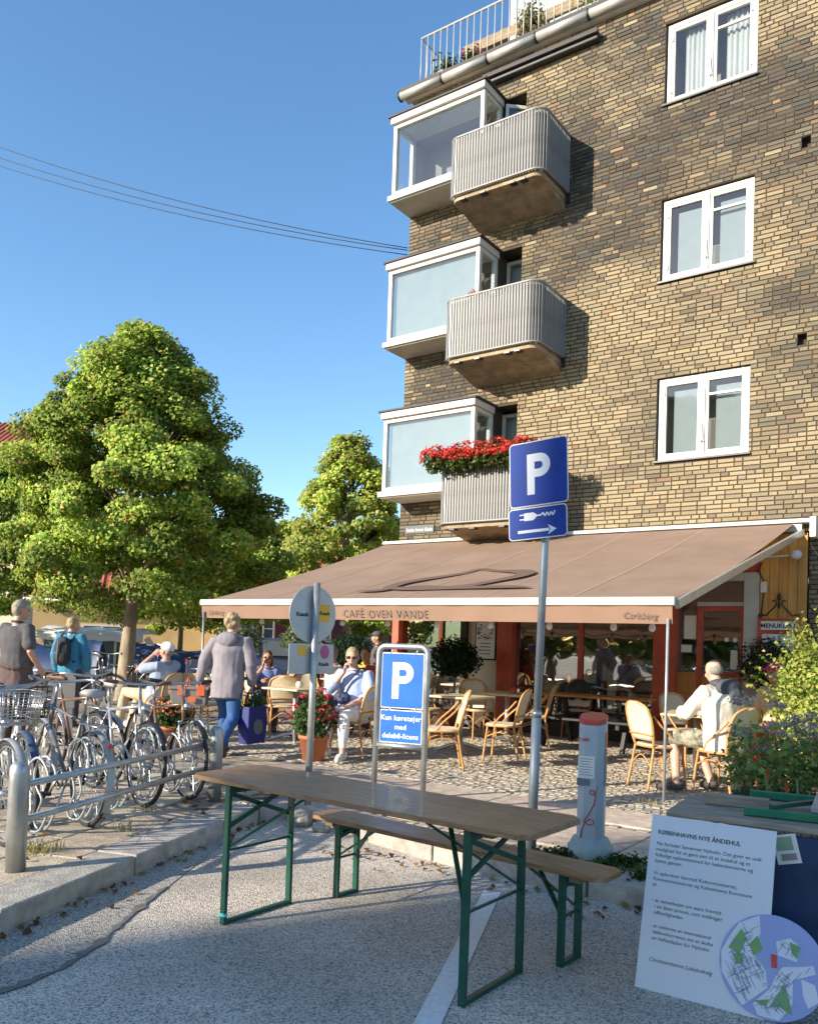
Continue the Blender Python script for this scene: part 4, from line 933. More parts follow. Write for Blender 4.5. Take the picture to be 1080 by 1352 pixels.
def make_table():
    t = thing('bistro_table', 'x', 'table')
    MB().box(-.34, .34, -.34, .34, .715, .745).build('top', 'tabletop', t, .012)
    MB().tube([(0, 0, .05), (0, 0, .72)], .034, 12).build('pillar', 'white_paint' if False else 'alu', t)
    bx('top_bracket', 'alu', t, -.2, .2, -.03, .03, .69, .713)
    for k in range(4):
        a = PI / 4 + k * PI / 2; c, s = math.cos(a), math.sin(a)
        MB().tube(catmull([(0, 0, .10), (c * .12, s * .12, .085), (c * .32, s * .32, .02), (c * .36, s * .36, .012)]), [.026] * 5 + [.024] * 5 + [.018] * 6, 7).build('foot', 'alu', t)
    return t
tp = []
def table(px, py, deg, label, group='small square bistro tables'):
    if not tp: tp.append(make_table()); t = tp[0]
    else: t = copy_tree(tp[0])
    t.location = gnd(px, py); t.rotation_euler = (0, 0, R(deg)); t['label'] = label; t['group'] = group; return t
FA = math.degrees(FAC_ROT)
G1, G2, G3 = 'chairs round the front middle tables', 'chairs on the shaded inner terrace', 'chairs round the tables by the door'
# middle group (heading: 0 = facing away up the picture, 90 = facing left)
chair(582, 1014, 92, 'empty cane chair pulled out nearest the kerb, facing the blue parking frame', G1)
chair(664, 1004, 68, 'empty cane chair with its back tilted to the sun beside the lantern table', G1)
chair(702, 988, 82, 'cane chair standing right behind the grey parking pole', G1)
chair(632, 976, 200, 'cane chair facing the street across the lantern table', G1)
chair(725, 968, 150, 'cane chair between the parking pole and the chair with a coat', G1)
cj = chair(760, 976, 160, 'cane chair with a dark coat hung over its back', G1, True)
chair(560, 975, 240, 'cane chair half hidden behind the blue parking frame sign', G1)
table(607, 992, FA, 'small cream bistro table beside the blue parking frame'); tl = table(668, 982, FA, 'small cream bistro table carrying the red lantern')
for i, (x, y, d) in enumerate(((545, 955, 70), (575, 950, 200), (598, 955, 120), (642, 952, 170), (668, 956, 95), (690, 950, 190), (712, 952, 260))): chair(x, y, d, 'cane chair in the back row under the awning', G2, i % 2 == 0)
table(615, 960, FA, 'small cream bistro table in the back row before the green plant'); table(690, 962, FA, 'small cream bistro table in the back row before the shop window'); table(560, 948, FA, 'small cream bistro table in the back row behind the parking frame')
# right group
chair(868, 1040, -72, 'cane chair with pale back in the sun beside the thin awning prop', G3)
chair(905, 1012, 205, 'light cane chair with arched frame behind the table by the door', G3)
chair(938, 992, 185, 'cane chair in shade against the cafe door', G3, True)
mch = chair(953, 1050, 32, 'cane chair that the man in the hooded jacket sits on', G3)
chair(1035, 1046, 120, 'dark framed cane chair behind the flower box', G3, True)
table(918, 1030, FA + 8, 'small cream bistro table in front of the man in the hooded jacket'); table(955, 1000, FA, 'small bistro table beside the cafe door')
# left group
G4 = 'chairs round the tables behind the walking man'
chair(372, 972, 10, 'cane chair with round woven back at the table with the sugar jar', G4)
chair(405, 962, 200, 'cane chair tucked behind the table with the sugar jar', G4)
wch = chair(463, 1000, 70, 'cane chair that the woman in white trousers sits on', G4)
chair(345, 962, -60, 'cane chair just right of the walking man', G4, True)
chair(330, 952, 120, 'cane chair behind the walking man', G4); chair(430, 950, 160, 'cane chair back to back with the seated woman', G4, True)
chair(270, 970, -40, 'cane chair left of the walking man', G4)
cch = chair(207, 972, 70, 'cane chair that the man in the white cap sits on', G4)
for i, (x, y, d) in enumerate(((352, 942, 200), (390, 938, 180), (470, 944, 170), (500, 946, 90), (440, 936, 0), (520, 940, 230))): chair(x, y, d, 'cane chair among the guests at the far tables', G4, i % 2 == 1)
tj = table(388, 978, FA, 'small cream bistro table with a round sugar jar'); table(360, 950, FA, 'small cream bistro table before the woman in the blue shirt'); table(455, 950, FA, 'small cream bistro table behind the seated woman'); table(300, 955, FA, 'small cream bistro table hidden behind the walking man')
# things on the tables
mat('lantern_red', (.55, .07, .02), .3, 0, .1); glass('clear_glass', (.9, .93, .93), .08)
p = tl.location + V((.08, -.05, .745)); tag(MB().lathe([(.045, 0), (.05, .02), (.045, .05), (.03, .085), (.022, .09), (.022, .075)], 14, p).build('lantern', 'lantern_red'), 'small red glass lantern on a bistro table', 'lantern')
p = tj.location + V((.05, 0, .745)); sj = tag(MB().lathe([(.03, 0), (.055, .03), (.055, .06), (.035, .085), (.03, .09)], 14, p).build('sugar_jar', 'white_paint'), 'round white sugar jar on the table left of the seated woman', 'jar')
mat('beer', (.55, .14, .02), .1, 0, .05)
p = gnd(430, 950) + V((-.1, -.15, .745)); bg_ = thing('beer_glass', 'stemmed glass of amber beer beside the seated woman', 'glass', p); MB().lathe([(.03, 0), (.006, .012), (.006, .07), (.035, .09), (.042, .15), (.036, .2)], 12).build('drink', 'beer', bg_); MB().lathe([(.037, .2), (.036, .22)], 12).build('foam', 'white_paint', bg_)
for i, (x, y, dx, dy) in enumerate(((607, 992, -.2, .1), (918, 1030, .1, .05), (615, 960, .1, 0), (690, 962, 0, .1))):
    p = gnd(x, y) + V((dx, dy, .745)); tag(MB().lathe([(.032, 0), (.036, .09), (.033, .09), (.030, .008)], 12, p).build('drinking_glass', 'clear_glass'), ('clear glass on the table beside the parking frame', 'clear glass on the table before the hooded man', 'clear glass on the table before the green plant', 'clear glass on the table before the shop window')[i], 'glass', 'glasses on tables')
# coat over the chair back
mat('coat', (.035, .038, .035), .9, 0, .3, 9, .4, 40)
cb = MB(); q0 = cj.matrix_basis
def coat_pt(i, j):
    x = -.30 + .60 * i / 14; w = 1 - .25 * (j < 2); y = (-.33 if j >= 3 else -.20 - .05 * j); z = (.62, .80, .905, .905, .80, .66, .52, .40)[j] - .12 * (abs(x) / .3) ** 2 * (1 if j in (1, 2, 3) else .3)
    yy = (-.20, -.235, -.29, -.345, -.36, -.345, -.335, -.33)[j] + .018 * math.sin(i * 1.9 + j) ; return (x * (w + .03 * j), yy, z + .02 * math.sin(i * 1.1))
cb.add([coat_pt(i, j) for j in range(8) for i in range(15)], [(j * 15 + i, j * 15 + i + 1, (j + 1) * 15 + i + 1, (j + 1) * 15 + i) for j in range(7) for i in range(14)], True)
cjo = cb.build('coat', 'coat'); cjo.location = cj.location; cjo.rotation_euler = cj.rotation_euler; cjo.modifiers.new('s', 'SOLIDIFY').thickness = .02; tag(cjo, 'dark grey coat draped over a chair back', 'coat')
# red slatted high chairs by the window, black picnic table in the shade
mat('red_chair', (.50, .06, .025), .45, 0, .15)
def red_chair(px, py, deg, label):
    t = thing('red_chair', label, 'chair', gnd(px, py), R(deg), 'red slatted chairs')
    bx('seat', 'red_chair', t, -.2, .2, -.2, .2, .50, .53, .01)
    for s in (-1, 1): bx('leg', 'red_chair', t, s * .18 - .02, s * .18 + .02, .16, .20, 0, .5); MB().beam((s * .18, -.18, 0), (s * .18, -.24, 1.08), .035, .035).build('back_post', 'red_chair', t)
    for k in range(5): bx('back_slat', 'red_chair', t, -.165, .165, -.235 - k * .007, -.215 - k * .007, .66 + k * .085, .715 + k * .085)
red_chair(628, 930, 160, 'red wooden slatted chair next to the potted bush'); red_chair(655, 928, 200, 'red wooden slatted chair against the cream wall panel')
pt = thing('picnic_table', 'black wooden picnic table in the shade before the shop window', 'table', B(-1.25, .95, .12), FAC_ROT)
for k in range(4): bx('top_plank', 'door_wood', pt, -.8, .8, -.3 + k * .15, -.16 + k * .15, .72, .75)
for s in (-1, 1):
    bx('seat_plank', 'black', pt, -.8, .8, s * .62 - .12, s * .62 + .12, .42, .45)
    MB().beam((s * .6, -.5, 0), (s * .6, -.2, .72), .05, .09).build('leg', 'black', pt); MB().beam((s * .6, .5, 0), (s * .6, .2, .72), .05, .09).build('leg', 'black', pt); bx('cross_bar', 'black', pt, s * .6 - .025, s * .6 + .025, -.7, .7, .34, .42)
# white plastic chair beside the man in the grey shirt
pc = thing('plastic_chair', 'white moulded plastic chair beside the man in the grey shirt', 'chair', atd(60, 960, 10.6), R(70)); pc.location.z = .12; mat('plastic_white', (.72, .66, .55), .45, 0, .05)
bx('seat', 'plastic_white', pc, -.22, .22, -.22, .22, .42, .46, .015)
for s in (-1, 1):
    for y in (-.19, .19): MB().beam((s * .22, y * 1.1, 0), (s * .19, y, .43), .045, .045).build('leg', 'plastic_white', pc)
    MB().beam((s * .23, -.2, .66), (s * .23, .18, .66), .05, .025).build('armrest', 'plastic_white', pc); MB().beam((s * .23, .16, .44), (s * .23, .16, .66), .04, .04).build('arm_post', 'plastic_white', pc)
MB().prism([(-.22, .45), (.22, .45), (.23, .85), (.12, .90), (-.12, .90), (-.23, .85)], -.25, -.215, 'y').build('backrest', 'plastic_white', pc, .015)
# ------------------------------------------------------------------ bicycles
def make_wheel(par, x, r=.345):
    w = thing('wheel', None, None); w.parent = par; w.location = (x, 0, r)
    ring = lambda rr, n=40: [(rr * math.cos(2 * PI * k / n), 0, rr * math.sin(2 * PI * k / n)) for k in range(n)]
    MB().tube(ring(r - .018), .018, 8, True).build('tyre', 'rubber', w); MB().tube(ring(r - .037), .009, 6, True, ry=.013).build('rim', 'chrome', w)
    sp = MB()
    for k in range(28):
        a = 2 * PI * k / 28; s = .03 * (1 if k % 2 else -1); a2 = a + (.5 if k % 4 < 2 else -.5)
        sp.tube([(.022 * math.cos(a2), s, .022 * math.sin(a2)), ((r - .04) * math.cos(a), 0, (r - .04) * math.sin(a))], .0016, 4, smooth=False)
    sp.build('spokes', 'chrome', w); MB().tube([(0, -.04, 0), (0, .04, 0)], .022, 10).build('hub', 'chrome', w)
def bike(name, label, loc, deg, frame_m_, opts, lean=3):
    t = thing(name, label, 'bicycle', loc, 0, 'bicycles parked at the rack'); t.rotation_euler = (R(lean), 0, R(deg))
    r = .345; WB = 1.07; BBp = V((.44, 0, .29)); st_ = V((.24, 0, .80)); hd = V((.86, 0, .86)); hb = V((.91, 0, .66))
    make_wheel(t, 0, r); make_wheel(t, WB, r)
    f = MB(); step = opts.get('step')
    f.tube([BBp, st_], .016, 8); f.tube([hb, BBp], .018, 8); f.tube([hd, hb], .019, 8)
    if step: f.tube(catmull([hb + V((-.02, 0, .10)), V((.62, 0, .50)), V((.36, 0, .48))]), .015, 8)
    else: f.tube([st_ + V((.02, 0, -.06)), hd + V((0, 0, -.05))], .016, 8)
    for s in (-1, 1): f.tube([BBp + V((0, s * .03, 0)), (0, s * .055, r)], .010, 6); f.tube([st_ + V((.01, 0, -.06)), (0, s * .055, r)], .008, 6)
    f.build('frame', frame_m_, t)
    fk = MB()
    for s in (-1, 1): fk.tube(catmull([hb + V((.005, s * .045, .0)), V((.965, s * .05, .50)), V((WB, s * .05, r))]), .011, 6)
    fk.tube([hb + V((0, -.05, 0)), hb + V((0, .05, 0))], .012, 6); fk.build('fork', 'chrome' if opts.get('chrome_fork') else frame_m_, t)
    MB().tube([hd, hd + V((-.03, 0, .14))], .013, 8).build('stem', 'chrome', t); hz = hd + V((-.03, 0, .14))
    if opts.get('flat'): hp = [hz + V((-.05, -.30, .02)), hz + V((0, -.1, 0)), hz + V((0, .1, 0)), hz + V((-.05, .30, .02))]
    else: hp = [hz + V((-.22, -.27, .03)), hz + V((-.05, -.24, .05)), hz + V((.05, -.08, .02)), hz + V((.05, .08, .02)), hz + V((-.05, .24, .05)), hz + V((-.22, .27, .03))]
    hs = catmull(hp); MB().tube(hs, .0115, 8).build('handlebar', 'chrome', t)
    for e in (hs[:4], hs[-4:]): MB().tube(e, .017, 8).build('grip', opts.get('grip', 'black'), t)
    MB().tube([st_, st_ + V((-.03, 0, .14))], .013, 8).build('seat_post', 'chrome', t); sd = st_ + V((-.05, 0, .16))
    MB().tube([sd + V((-.13, 0, .0)), sd + V((-.10, 0, .01)), sd + V((-.03, 0, .01)), sd + V((.07, 0, .005)), sd + V((.14, 0, -.005))], [.05, .085, .075, .032, .02], 12, ry=[.03, .035, .03, .025, .018], side=(0, 1, 0)).build('saddle', opts.get('saddle', 'black'), t)
    for x, a0, a1 in ((0, 20, 215), (WB, 35, 190)):
        g = [(x + (r + .018) * math.cos(R(a)), r + (r + .018) * math.sin(R(a))) for a in range(a0, a1, 8)]
        m = MB(); n = len(g); m.add([(p[0], s, p[1] - (.012 if abs(s) > .02 else 0)) for s in (-.028, -.014, .014, .028) for p in g], [(k * n + i, k * n + i + 1, (k + 1) * n + i + 1, (k + 1) * n + i) for k in range(3) for i in range(n - 1)], True)
        o = m.build('mudguard', opts.get('guard', 'black_metal'), t)
    cg = MB(); cg.tube([(-.02, .055, r + .03), (.44, .055, .34), (.50, .055, .29), (.44, .055, .24), (-.02, .055, r - .03)], .012, 6, True); cg.build('chain_guard', 'black_metal', t)
    ck = MB(); ck.tube([BBp + V((0, -.07, 0)), BBp + V((0, .07, 0))], .014, 8); ck.tube([BBp + V((0, .07, 0)), BBp + V((.10, .08, -.13))], .010, 6); ck.tube([BBp + V((0, -.07, 0)), BBp + V((-.10, -.08, .13))], .010, 6); ck.tube([BBp + V((.08 * math.cos(k * PI / 10), .06, .08 * math.sin(k * PI / 10))) for k in range(20)], .008, 6, True)
    ck.build('crank', 'chrome', t)
    for s in (-1, 1): bx('pedal', 'black', t, .44 + s * .10 - .045, .44 + s * .10 + .045, s * .08, s * .08 + s * .09, .29 - s * .13 - .012, .29 - s * .13 + .012)
    if opts.get('rack', True):
        k = MB()
        for s in (-.06, .06): k.tube([(-.22, s, .74), (.20, s, .74)], .006, 5); k.tube([(-.02, s * 1.1, .36), (-.05, s, .74)], .006, 5)
        for x in (-.22, -.1, .05, .18): k.tube([(x, -.06, .74), (x, .06, .74)], .005, 5)
        k.build('rear_rack', 'chrome', t)
    if opts.get('basket'):
        k = MB(); z0, z1 = .80, 1.02; c = V((1.02, 0, 0))
        def rc(z, g): return [c + V((x * g, y * g, z)) for x, y in ((-.13, -.17), (.15, -.17), (.15, .17), (-.13, .17))]
        for i in range(7): k.tube(rc(z0 + (z1 - z0) * i / 6, .82 + .18 * i / 6), .003, 4, True)
        for e in range(4):
            a0, b0 = rc(z0, .82)[e], rc(z0, .82)[(e + 1) % 4]; a1_, b1_ = rc(z1, 1)[e], rc(z1, 1)[(e + 1) % 4]
            for i in range(10): k.tube([a0.lerp(b0, i / 10), a1_.lerp(b1_, i / 10)], .0022, 4)
        for i in range(8): k.tube([rc(z0, .82)[0].lerp(rc(z0, .82)[1], i / 8), rc(z0, .82)[3].lerp(rc(z0, .82)[2], i / 8)], .0025, 4)
        k.tube([c + V((-.1, 0, .8)), V((.90, 0, .80))], .01, 6); k.build('basket', 'chrome' if opts['basket'] == 1 else 'black_metal', t)
    MB().ell((.96, 0, .80), (.035, .035, .035), 10, 6).build('headlight', 'chrome', t)
    bx('rear_lamp', 'charger_red', t, -.285, -.27, -.018, .018, .60, .63) if opts.get('lamp', True) else None
    MB().tube([(.30, .05, .30), (.22, .16, .02)], .008, 6).build('kickstand', 'chrome', t)
    return t
mat('bike_grey', (.16, .15, .15), .35, .3, .2, 8); mat('bike_silver', (.45, .45, .46), .3, .6, .15, 8); mat('bike_white', (.62, .62, .60), .35, 0, .1, 8); mat('bike_brown', (.16, .09, .06), .35, .2, .2, 8); mat('bike_blue', (.06, .09, .16), .4, .2, .2, 8); mat('saddle_grey', (.40, .38, .37), .6, 0, .2, 10); mat('saddle_brown', (.16, .07, .03), .6, 0, .2, 10)
# rear wheel bottom given: bike runs from there towards the far left; or front wheel bottom given with the rear behind
def front_at(px, py, deg): p = gnd(px, py); a = R(deg); return p - V((math.cos(a), math.sin(a), 0)) * 1.07
bike('bicycle', 'grey city bicycle with wire rear rack and pale saddle, rear wheel in the rack', gnd(112, 1092), 133, 'bike_grey', dict(saddle='saddle_grey', guard='steel_dull'), 4)
bike('bicycle', 'dark silver bicycle with straight fork and brown grips, front wheel in the rack', front_at(188, 1066, -47), -47, 'bike_silver', dict(flat=True, grip='saddle_brown', guard='black_metal', saddle='saddle_grey'), -3)
bike('bicycle', 'white-forked bicycle with brown frame standing nearest the far bollard', front_at(246, 1056, -50), -50, 'bike_brown', dict(chrome_fork=True, flat=True, guard='black_metal', grip='black'), -2)
bike('bicycle', 'step-through bicycle with dark basket standing behind the near bollard', front_at(34, 1096, -52), -52, 'bike_white', dict(step=True, basket=2, guard='bike_blue', saddle='saddle_brown'), 3)
bike('bicycle', 'silver bicycle with swept handlebar beside the near bollard, its wheel cut by the picture edge', front_at(2, 1118, -46), -46, 'bike_silver', dict(step=True, basket=1, guard='steel_dull', saddle='saddle_grey'), -2)
bike('bicycle', 'brown bicycle parked among the rack row between grey and silver ones', front_at(140, 1036, -40), -40, 'bike_brown', dict(rack=True, guard='steel_dull', saddle='saddle_brown'), 3)
for i, (x, y, d, l) in enumerate(((128, 935, 100, 'dark bicycle standing beside the trunk of the big tree'), (60, 940, 20, 'dark bicycle standing behind the men on the square'), (262, 930, 170, 'dark bicycle standing before the blue covered boat'), (176, 925, 75, 'upright bicycle just right of the big trunk'))):
    b_ = bike('bicycle', l, gnd(x, y), d, ('bike_blue', 'bike_grey', 'bike_blue', 'black_metal')[i], dict(step=i % 2 == 0, lamp=True), 2); b_['group'] = 'bicycles standing on the square'
# ------------------------------------------------------------------ trees and plants
rng = np.random.RandomState(21)
LIME = [(.25, .37, .05), (.36, .46, .075), (.50, .54, .14), (.14, .24, .04), (.58, .53, .15), (.6, .36, .08)]
def tree(name, label, base, prof, z0, z1, R0, trunk_r, nclump, nleaf, lsize, pal, w, group='trees on the square', ctr=(0, 0), seed=1, cr=.5):
    np.random.seed(seed); rr = random.Random(seed)
    t = thing(name, label, 'tree', base, 0, group)
    H_ = z1 - z0; tb = MB(); top = V((ctr[0] * .8, ctr[1] * .8, z0 + H_ * .75))
    path = catmull([(0, 0, -.1), (.04, 0, z0 * .5), (ctr[0] * .3 + .05, 0, z0 + .3), (ctr[0] * .5, ctr[1] * .5, z0 + H_ * .4), top], 5); n = len(path)
    tb.tube(path, [trunk_r * (1.25 if i == 0 else 1) * (1 - .85 * i / (n - 1)) for i in range(n)], 12); cs = []
    for i in range(nclump):
        h = (i + .5) / nclump; h = min(1, h ** .85 + rr.uniform(-.03, .03)); h = max(0, h); a = i * 2.39996 + rr.uniform(-.4, .4)
        rad = np.interp(h, [p[0] for p in prof], [p[1] for p in prof]) * R0
        q = math.sqrt(rr.uniform(.12, 1)) if i % 4 == 0 else (rr.uniform(.74, 1.03) if i % 7 else rr.uniform(1.05, 1.24))
        lob = 1 + .34 * mnoise.noise((math.cos(a) * 1.5, math.sin(a) * 1.5, h * 4 + seed))
        cs.append(V((ctr[0] + rad * q * lob * math.cos(a), ctr[1] + rad * q * lob * math.sin(a), z0 + h * H_ + rr.uniform(-.15, .15))))
    for c in [c for c in cs if c.z > z0 + .28 * H_][::5]:
        k = min(n - 3, max(3, int(n * (.35 + .5 * (c.z - z0) / H_)))); s = path[k]
        if s.z > c.z + .3: s = path[max(3, k - 4)]
        mid = s.lerp(c, .5) + V((0, 0, .12 * (c - s).length)); tb.tube(catmull([s, mid, c], 4), [trunk_r * .2 * (1 - .1 * j) for j in range(9)], 5)
    tb.build('trunk', 'bark', t)
    pts = []; nr = []; cols = []; CTR = np.array([ctr[0], ctr[1], z0 + H_ * .4])
    per = max(1, nleaf // len(cs))
    for c in cs:
        cc = np.array(c); m = int(per * rr.uniform(.7, 1.3)); d = np.random.normal(size=(m, 3)); d /= np.linalg.norm(d, axis=1, keepdims=True)
        out = cc - CTR; out /= np.linalg.norm(out) + 1e-6
        s = cr * rr.uniform(.65, 1.25); p = cc + d * (np.random.uniform(.3, 1, (m, 1)) ** .6) * np.array([s, s, s * .62]); p[:, 2] -= .10 * s * np.abs(d[:, 0])
        pts.append(p); nn_ = d * .45 + out * .5 + np.array([-.5, -.28, .5]) + np.random.normal(size=(m, 3)) * .45; nr.append(nn_)
        tone = rr.uniform(.6, 1.35); k = ramp_cols(m, pal, w) * tone; cols.append(np.clip(k, 0, 1))
    me = leaf_mesh('crown', np.concatenate(pts), np.concatenate(nr), lsize, np.concatenate(cols)); link('crown', me, 'leaf', t); return t
PB = [(0, .55), (.06, .82), (.2, 1.0), (.42, .95), (.60, .84), (.74, .56), (.86, .38), (.95, .2), (1, .06)]
WG = [.36, .27, .15, .14, .05, .03]
tree('linden_tree', 'big leafy green tree with pale trunk in the middle of the square', gnd(163, 924), PB, 2.0, 7.9, 2.65, .21, 400, 185000, .086, LIME, WG, ctr=(.16, 0), seed=3, cr=.46)
P2 = [(0, .7), (.2, 1), (.5, .9), (.75, .6), (.9, .33), (1, .08)]
t2 = tree('linden_tree', 'tall yellow-green tree rising behind the awning beside the brick house', gnd(452, 905), P2, 2.0, 7.95, 2.05, .18, 150, 42000, .12, LIME, [.2, .28, .28, .08, .12, .04], seed=5, cr=.5)
t3 = tree('linden_tree', 'green tree cut by the picture edge left of the big tree', atd(-32, 910, 22) * 1, P2, 2.0, 6.1, 1.7, .14, 70, 17000, .12, LIME, WG, seed=8); t3.location.z = .1
tree('small_tree', 'small slender-trunked tree behind the man in the white cap', gnd(234, 900), P2, 1.75, 4.6, 1.9, .11, 80, 20000, .11, LIME, [.3, .35, .2, .1, .04, .01], seed=9)
tree('linden_tree', 'broad tree whose low branches show under the awning edge', gnd(505, 903), P2, 1.75, 5.6, 2.0, .16, 110, 26000, .12, LIME, [.4, .25, .1, .22, .02, .01], seed=12)
tree('linden_tree', 'green tree behind the walking man near the yellow house', gnd(338, 896), P2, 2.0, 5.3, 1.9, .16, 100, 22000, .13, LIME, [.38, .3, .12, .16, .03, .01], seed=14)
far_t = [atd(388, 860, 44), atd(352, 860, 50), atd(420, 860, 55)]
for i, p in enumerate(far_t):
    p.z = .1; o_ = copy_tree(t2); o_.location = p; o_.rotation_euler = (0, 0, i * 2.1 + 1); s = (.92, 1.0, 1.1)[i]; o_.scale = (s * 1.4, s * 1.4, s); o_['label'] = 'far tree whose crown shows in the gap between the two big trees'; o_['group'] = 'far trees in the gap'
# trees across the road behind the viewer, mirrored in the cafe windows
for i, p in enumerate((V((-20.5, -6.5, 0)), V((-20.5, -2.8, 0)), V((-21, 1, 0)), V((-21.5, 4.5, 0)), V((-22, 8.5, 0)), V((-22, 12.5, 0)))):
    o_ = copy_tree(t2); o_.location = p; o_.rotation_euler = (0, 0, i * 1.9); o_.scale = (1.3, 1.3, .58); o_['label'] = 'street tree across the road, mirrored in the cafe windows'; o_['group'] = 'street trees across the road'
def bush(name, label, cat, c, rad, n, lsize, pal, w=None, par=None, part='leaves', seed=1, shell=.5, m='leaf', up=.4, spiky=0):
    np.random.seed(seed); d = np.random.normal(size=(n, 3)); d /= np.linalg.norm(d, axis=1, keepdims=True)
    wob = np.array([1 + .28 * mnoise.noise((x * 2.2, y * 2.2, z * 2.2 + seed)) + .12 * mnoise.noise((x * 6, y * 6, z * 6 + seed)) for x, y, z in d])[:, None]
    p = np.array(c) + d * wob * np.random.uniform(shell, 1, (n, 1)) * np.array(rad)
    me = leaf_mesh(part, p, d + np.array([0, 0, up]) + np.random.normal(size=(n, 3)) * .5, lsize, ramp_cols(n, pal, w), wide=.45 if spiky else .8)
    return link(part, me, m, par)
GREEN = [(.05, .10, .015), (.08, .15, .02), (.035, .075, .012)]
YG = [(.44, .48, .10), (.56, .55, .18), (.28, .36, .06), (.16, .25, .04)]
OLIVE = [(.13, .17, .08), (.20, .24, .13), (.08, .11, .05)]
DARK = [(.012, .035, .012), (.02, .05, .018), (.03, .07, .02)]
def pot(par, r, h, m='terracotta'): MB().lathe([(r * .72, 0), (r, h * .85), (r * 1.1, h * .86), (r * 1.1, h), (r * .95, h), (r * .9, h * .9)], 18).build('pot', m, par); MB().lathe([(.001, h * .88), (r * .9, h * .89)], 14).build('earth', 'soil', par)
def stems(par, n, r0, h, spread, m='bark', rad=.006, seed=1):
    b = MB(); rr = random.Random(seed)
    for i in range(n):
        a = rr.uniform(0, 6.28); s = rr.uniform(.2, 1); b.tube([(math.cos(a) * r0 * s, math.sin(a) * r0 * s, 0), (math.cos(a) * (r0 + spread * .4) * s, math.sin(a) * (r0 + spread * .4) * s, h * .5), (math.cos(a) * (r0 + spread) * s, math.sin(a) * (r0 + spread) * s, h * rr.uniform(.7, 1))], rad, 5)
    return b.build('stems', m, par)
def blooms(par, c, rad, n, size, pal, seed=1, per=14, flat=.7, name='blossoms'):
    np.random.seed(seed); P = []; N = []
    for i in range(n):
        d = np.random.normal(size=3); d[2] = abs(d[2]) * .8 - .1; d /= np.linalg.norm(d); q = np.array(c) + d * np.array(rad) * np.random.uniform(.85, 1.08)
        e = np.random.normal(size=(per, 3)); e /= np.linalg.norm(e, axis=1, keepdims=True); P.append(q + e * size * np.array([1, 1, flat])); N.append(e + d * .4)
    P = np.concatenate(P); return link(name, leaf_mesh(name, P, np.concatenate(N), size * .75, ramp_cols(len(P), pal)), 'petal', par)
# clipped bush on a stem by the window, dark bush behind the woman
def ball_bush(name, label, base, h, r, pal, n, seed):
    t = thing(name, label, 'potted plant', base); pot(t, .2, .34); MB().tube([(0, 0, .3), (.02, 0, h)], .022, 7).build('stem', 'bark', t)
    bush('', '', '', (0, 0, h + r * .55), (r, r, r * .75), n, .075, pal, par=t, part='foliage', seed=seed, spiky=1); return t
ball_bush('potted_bush', 'round dark green bush on a stem before the cream wall panel', B(-3.85, .75, .12), .95, .46, DARK, 2600, 4)
ball_bush('potted_bush', 'wide dark green bush behind the seated woman', gnd(458, 940), .85, .58, DARK, 2600, 5)
ball_bush('potted_olive', 'silvery olive bush hanging under the awning by the walking man', gnd(312, 948), 1.15, .42, OLIVE, 1800, 6)
ball_bush('potted_olive', 'silvery olive bush under the awning beside the round sign', gnd(392, 938), 1.2, .40, OLIVE, 1600, 7)
t = thing('potted_olive', 'olive bush growing before the red menu case', 'potted plant', B(1.02, .45, .12)); pot(t, .2, .38); MB().tube([(0, 0, .3), (.02, 0, 1.05)], .02, 7).build('stem', 'bark', t)
bush('', '', '', (-.02, 0, 1.30), (.40, .34, .36), 2400, .06, [(.05, .08, .03), (.09, .12, .05), (.03, .05, .02)], par=t, part='foliage', seed=8, spiky=1)
hb_ = thing('privet_bush', 'bright yellow-green leafy bush at the cafe corner', 'bush', (4.32, 8.1, .12)); stems(hb_, 24, .2, .7, .4, seed=3)
np.random.seed(31)
bush('', '', '', (0, 0, .92), (.80, .72, .74), 18000, .045, YG, [.34, .24, .24, .18], hb_, 'foliage', 11, .35)
sp_ = MB()   # sprigs sticking out of the bush
P = []; N = []; rr = random.Random(4)
for i in range(130):
    a = rr.uniform(0, 6.28); e = rr.uniform(.1, 1.3); d = V((math.cos(a) * math.cos(e), math.sin(a) * math.cos(e), math.sin(e))); s = V((d.x * .74, d.y * .66, .92 + d.z * .66))
    for k in range(12): q = s + d * (.03 * k * rr.uniform(.6, 1.0)) + V((0, 0, .006 * k)); P.append(q); N.append((rr.gauss(0, 1), rr.gauss(0, 1), 1))
link('sprigs', leaf_mesh('sprigs', P, N, .042, ramp_cols(len(P), YG, [.4, .3, .2, .1])), 'leaf', hb_)
# red cyclamen pot, begonia pot
def flower_pot(name, label, base, r, h, pal, n, fr, seed, pr=.17, ph=.30):
    t = thing(name, label, 'potted plant', base); pot(t, pr, ph); stems(t, 14, .05, h * .9 + ph * .6, r * .6, 'leaf_stem', .004, seed)
    bush('', '', '', (0, 0, ph + h * .4), (r, r, h * .5), 900, .06, [(.06, .12, .03), (.10, .17, .05), (.04, .08, .02)], par=t, part='foliage', seed=seed)
    blooms(t, (0, 0, ph + h * .42), (r * 1.0, r * 1.0, h * .62), n, fr, pal, seed); return t
mat('leaf_stem', (.12, .18, .05), .6, 0, .2)
flower_pot('flower_pot', 'terracotta pot of red flowers beside the round sign pole', gnd(413, 1004), .27, .55, [(.55, .03, .05), (.65, .12, .14), (.45, .02, .04)], 26, .045, 3)
flower_pot('flower_pot', 'terracotta pot of peach begonias behind the bike rack', gnd(224, 990), .24, .40, [(.70, .30, .14), (.75, .42, .25), (.6, .2, .08)], 24, .05, 4)
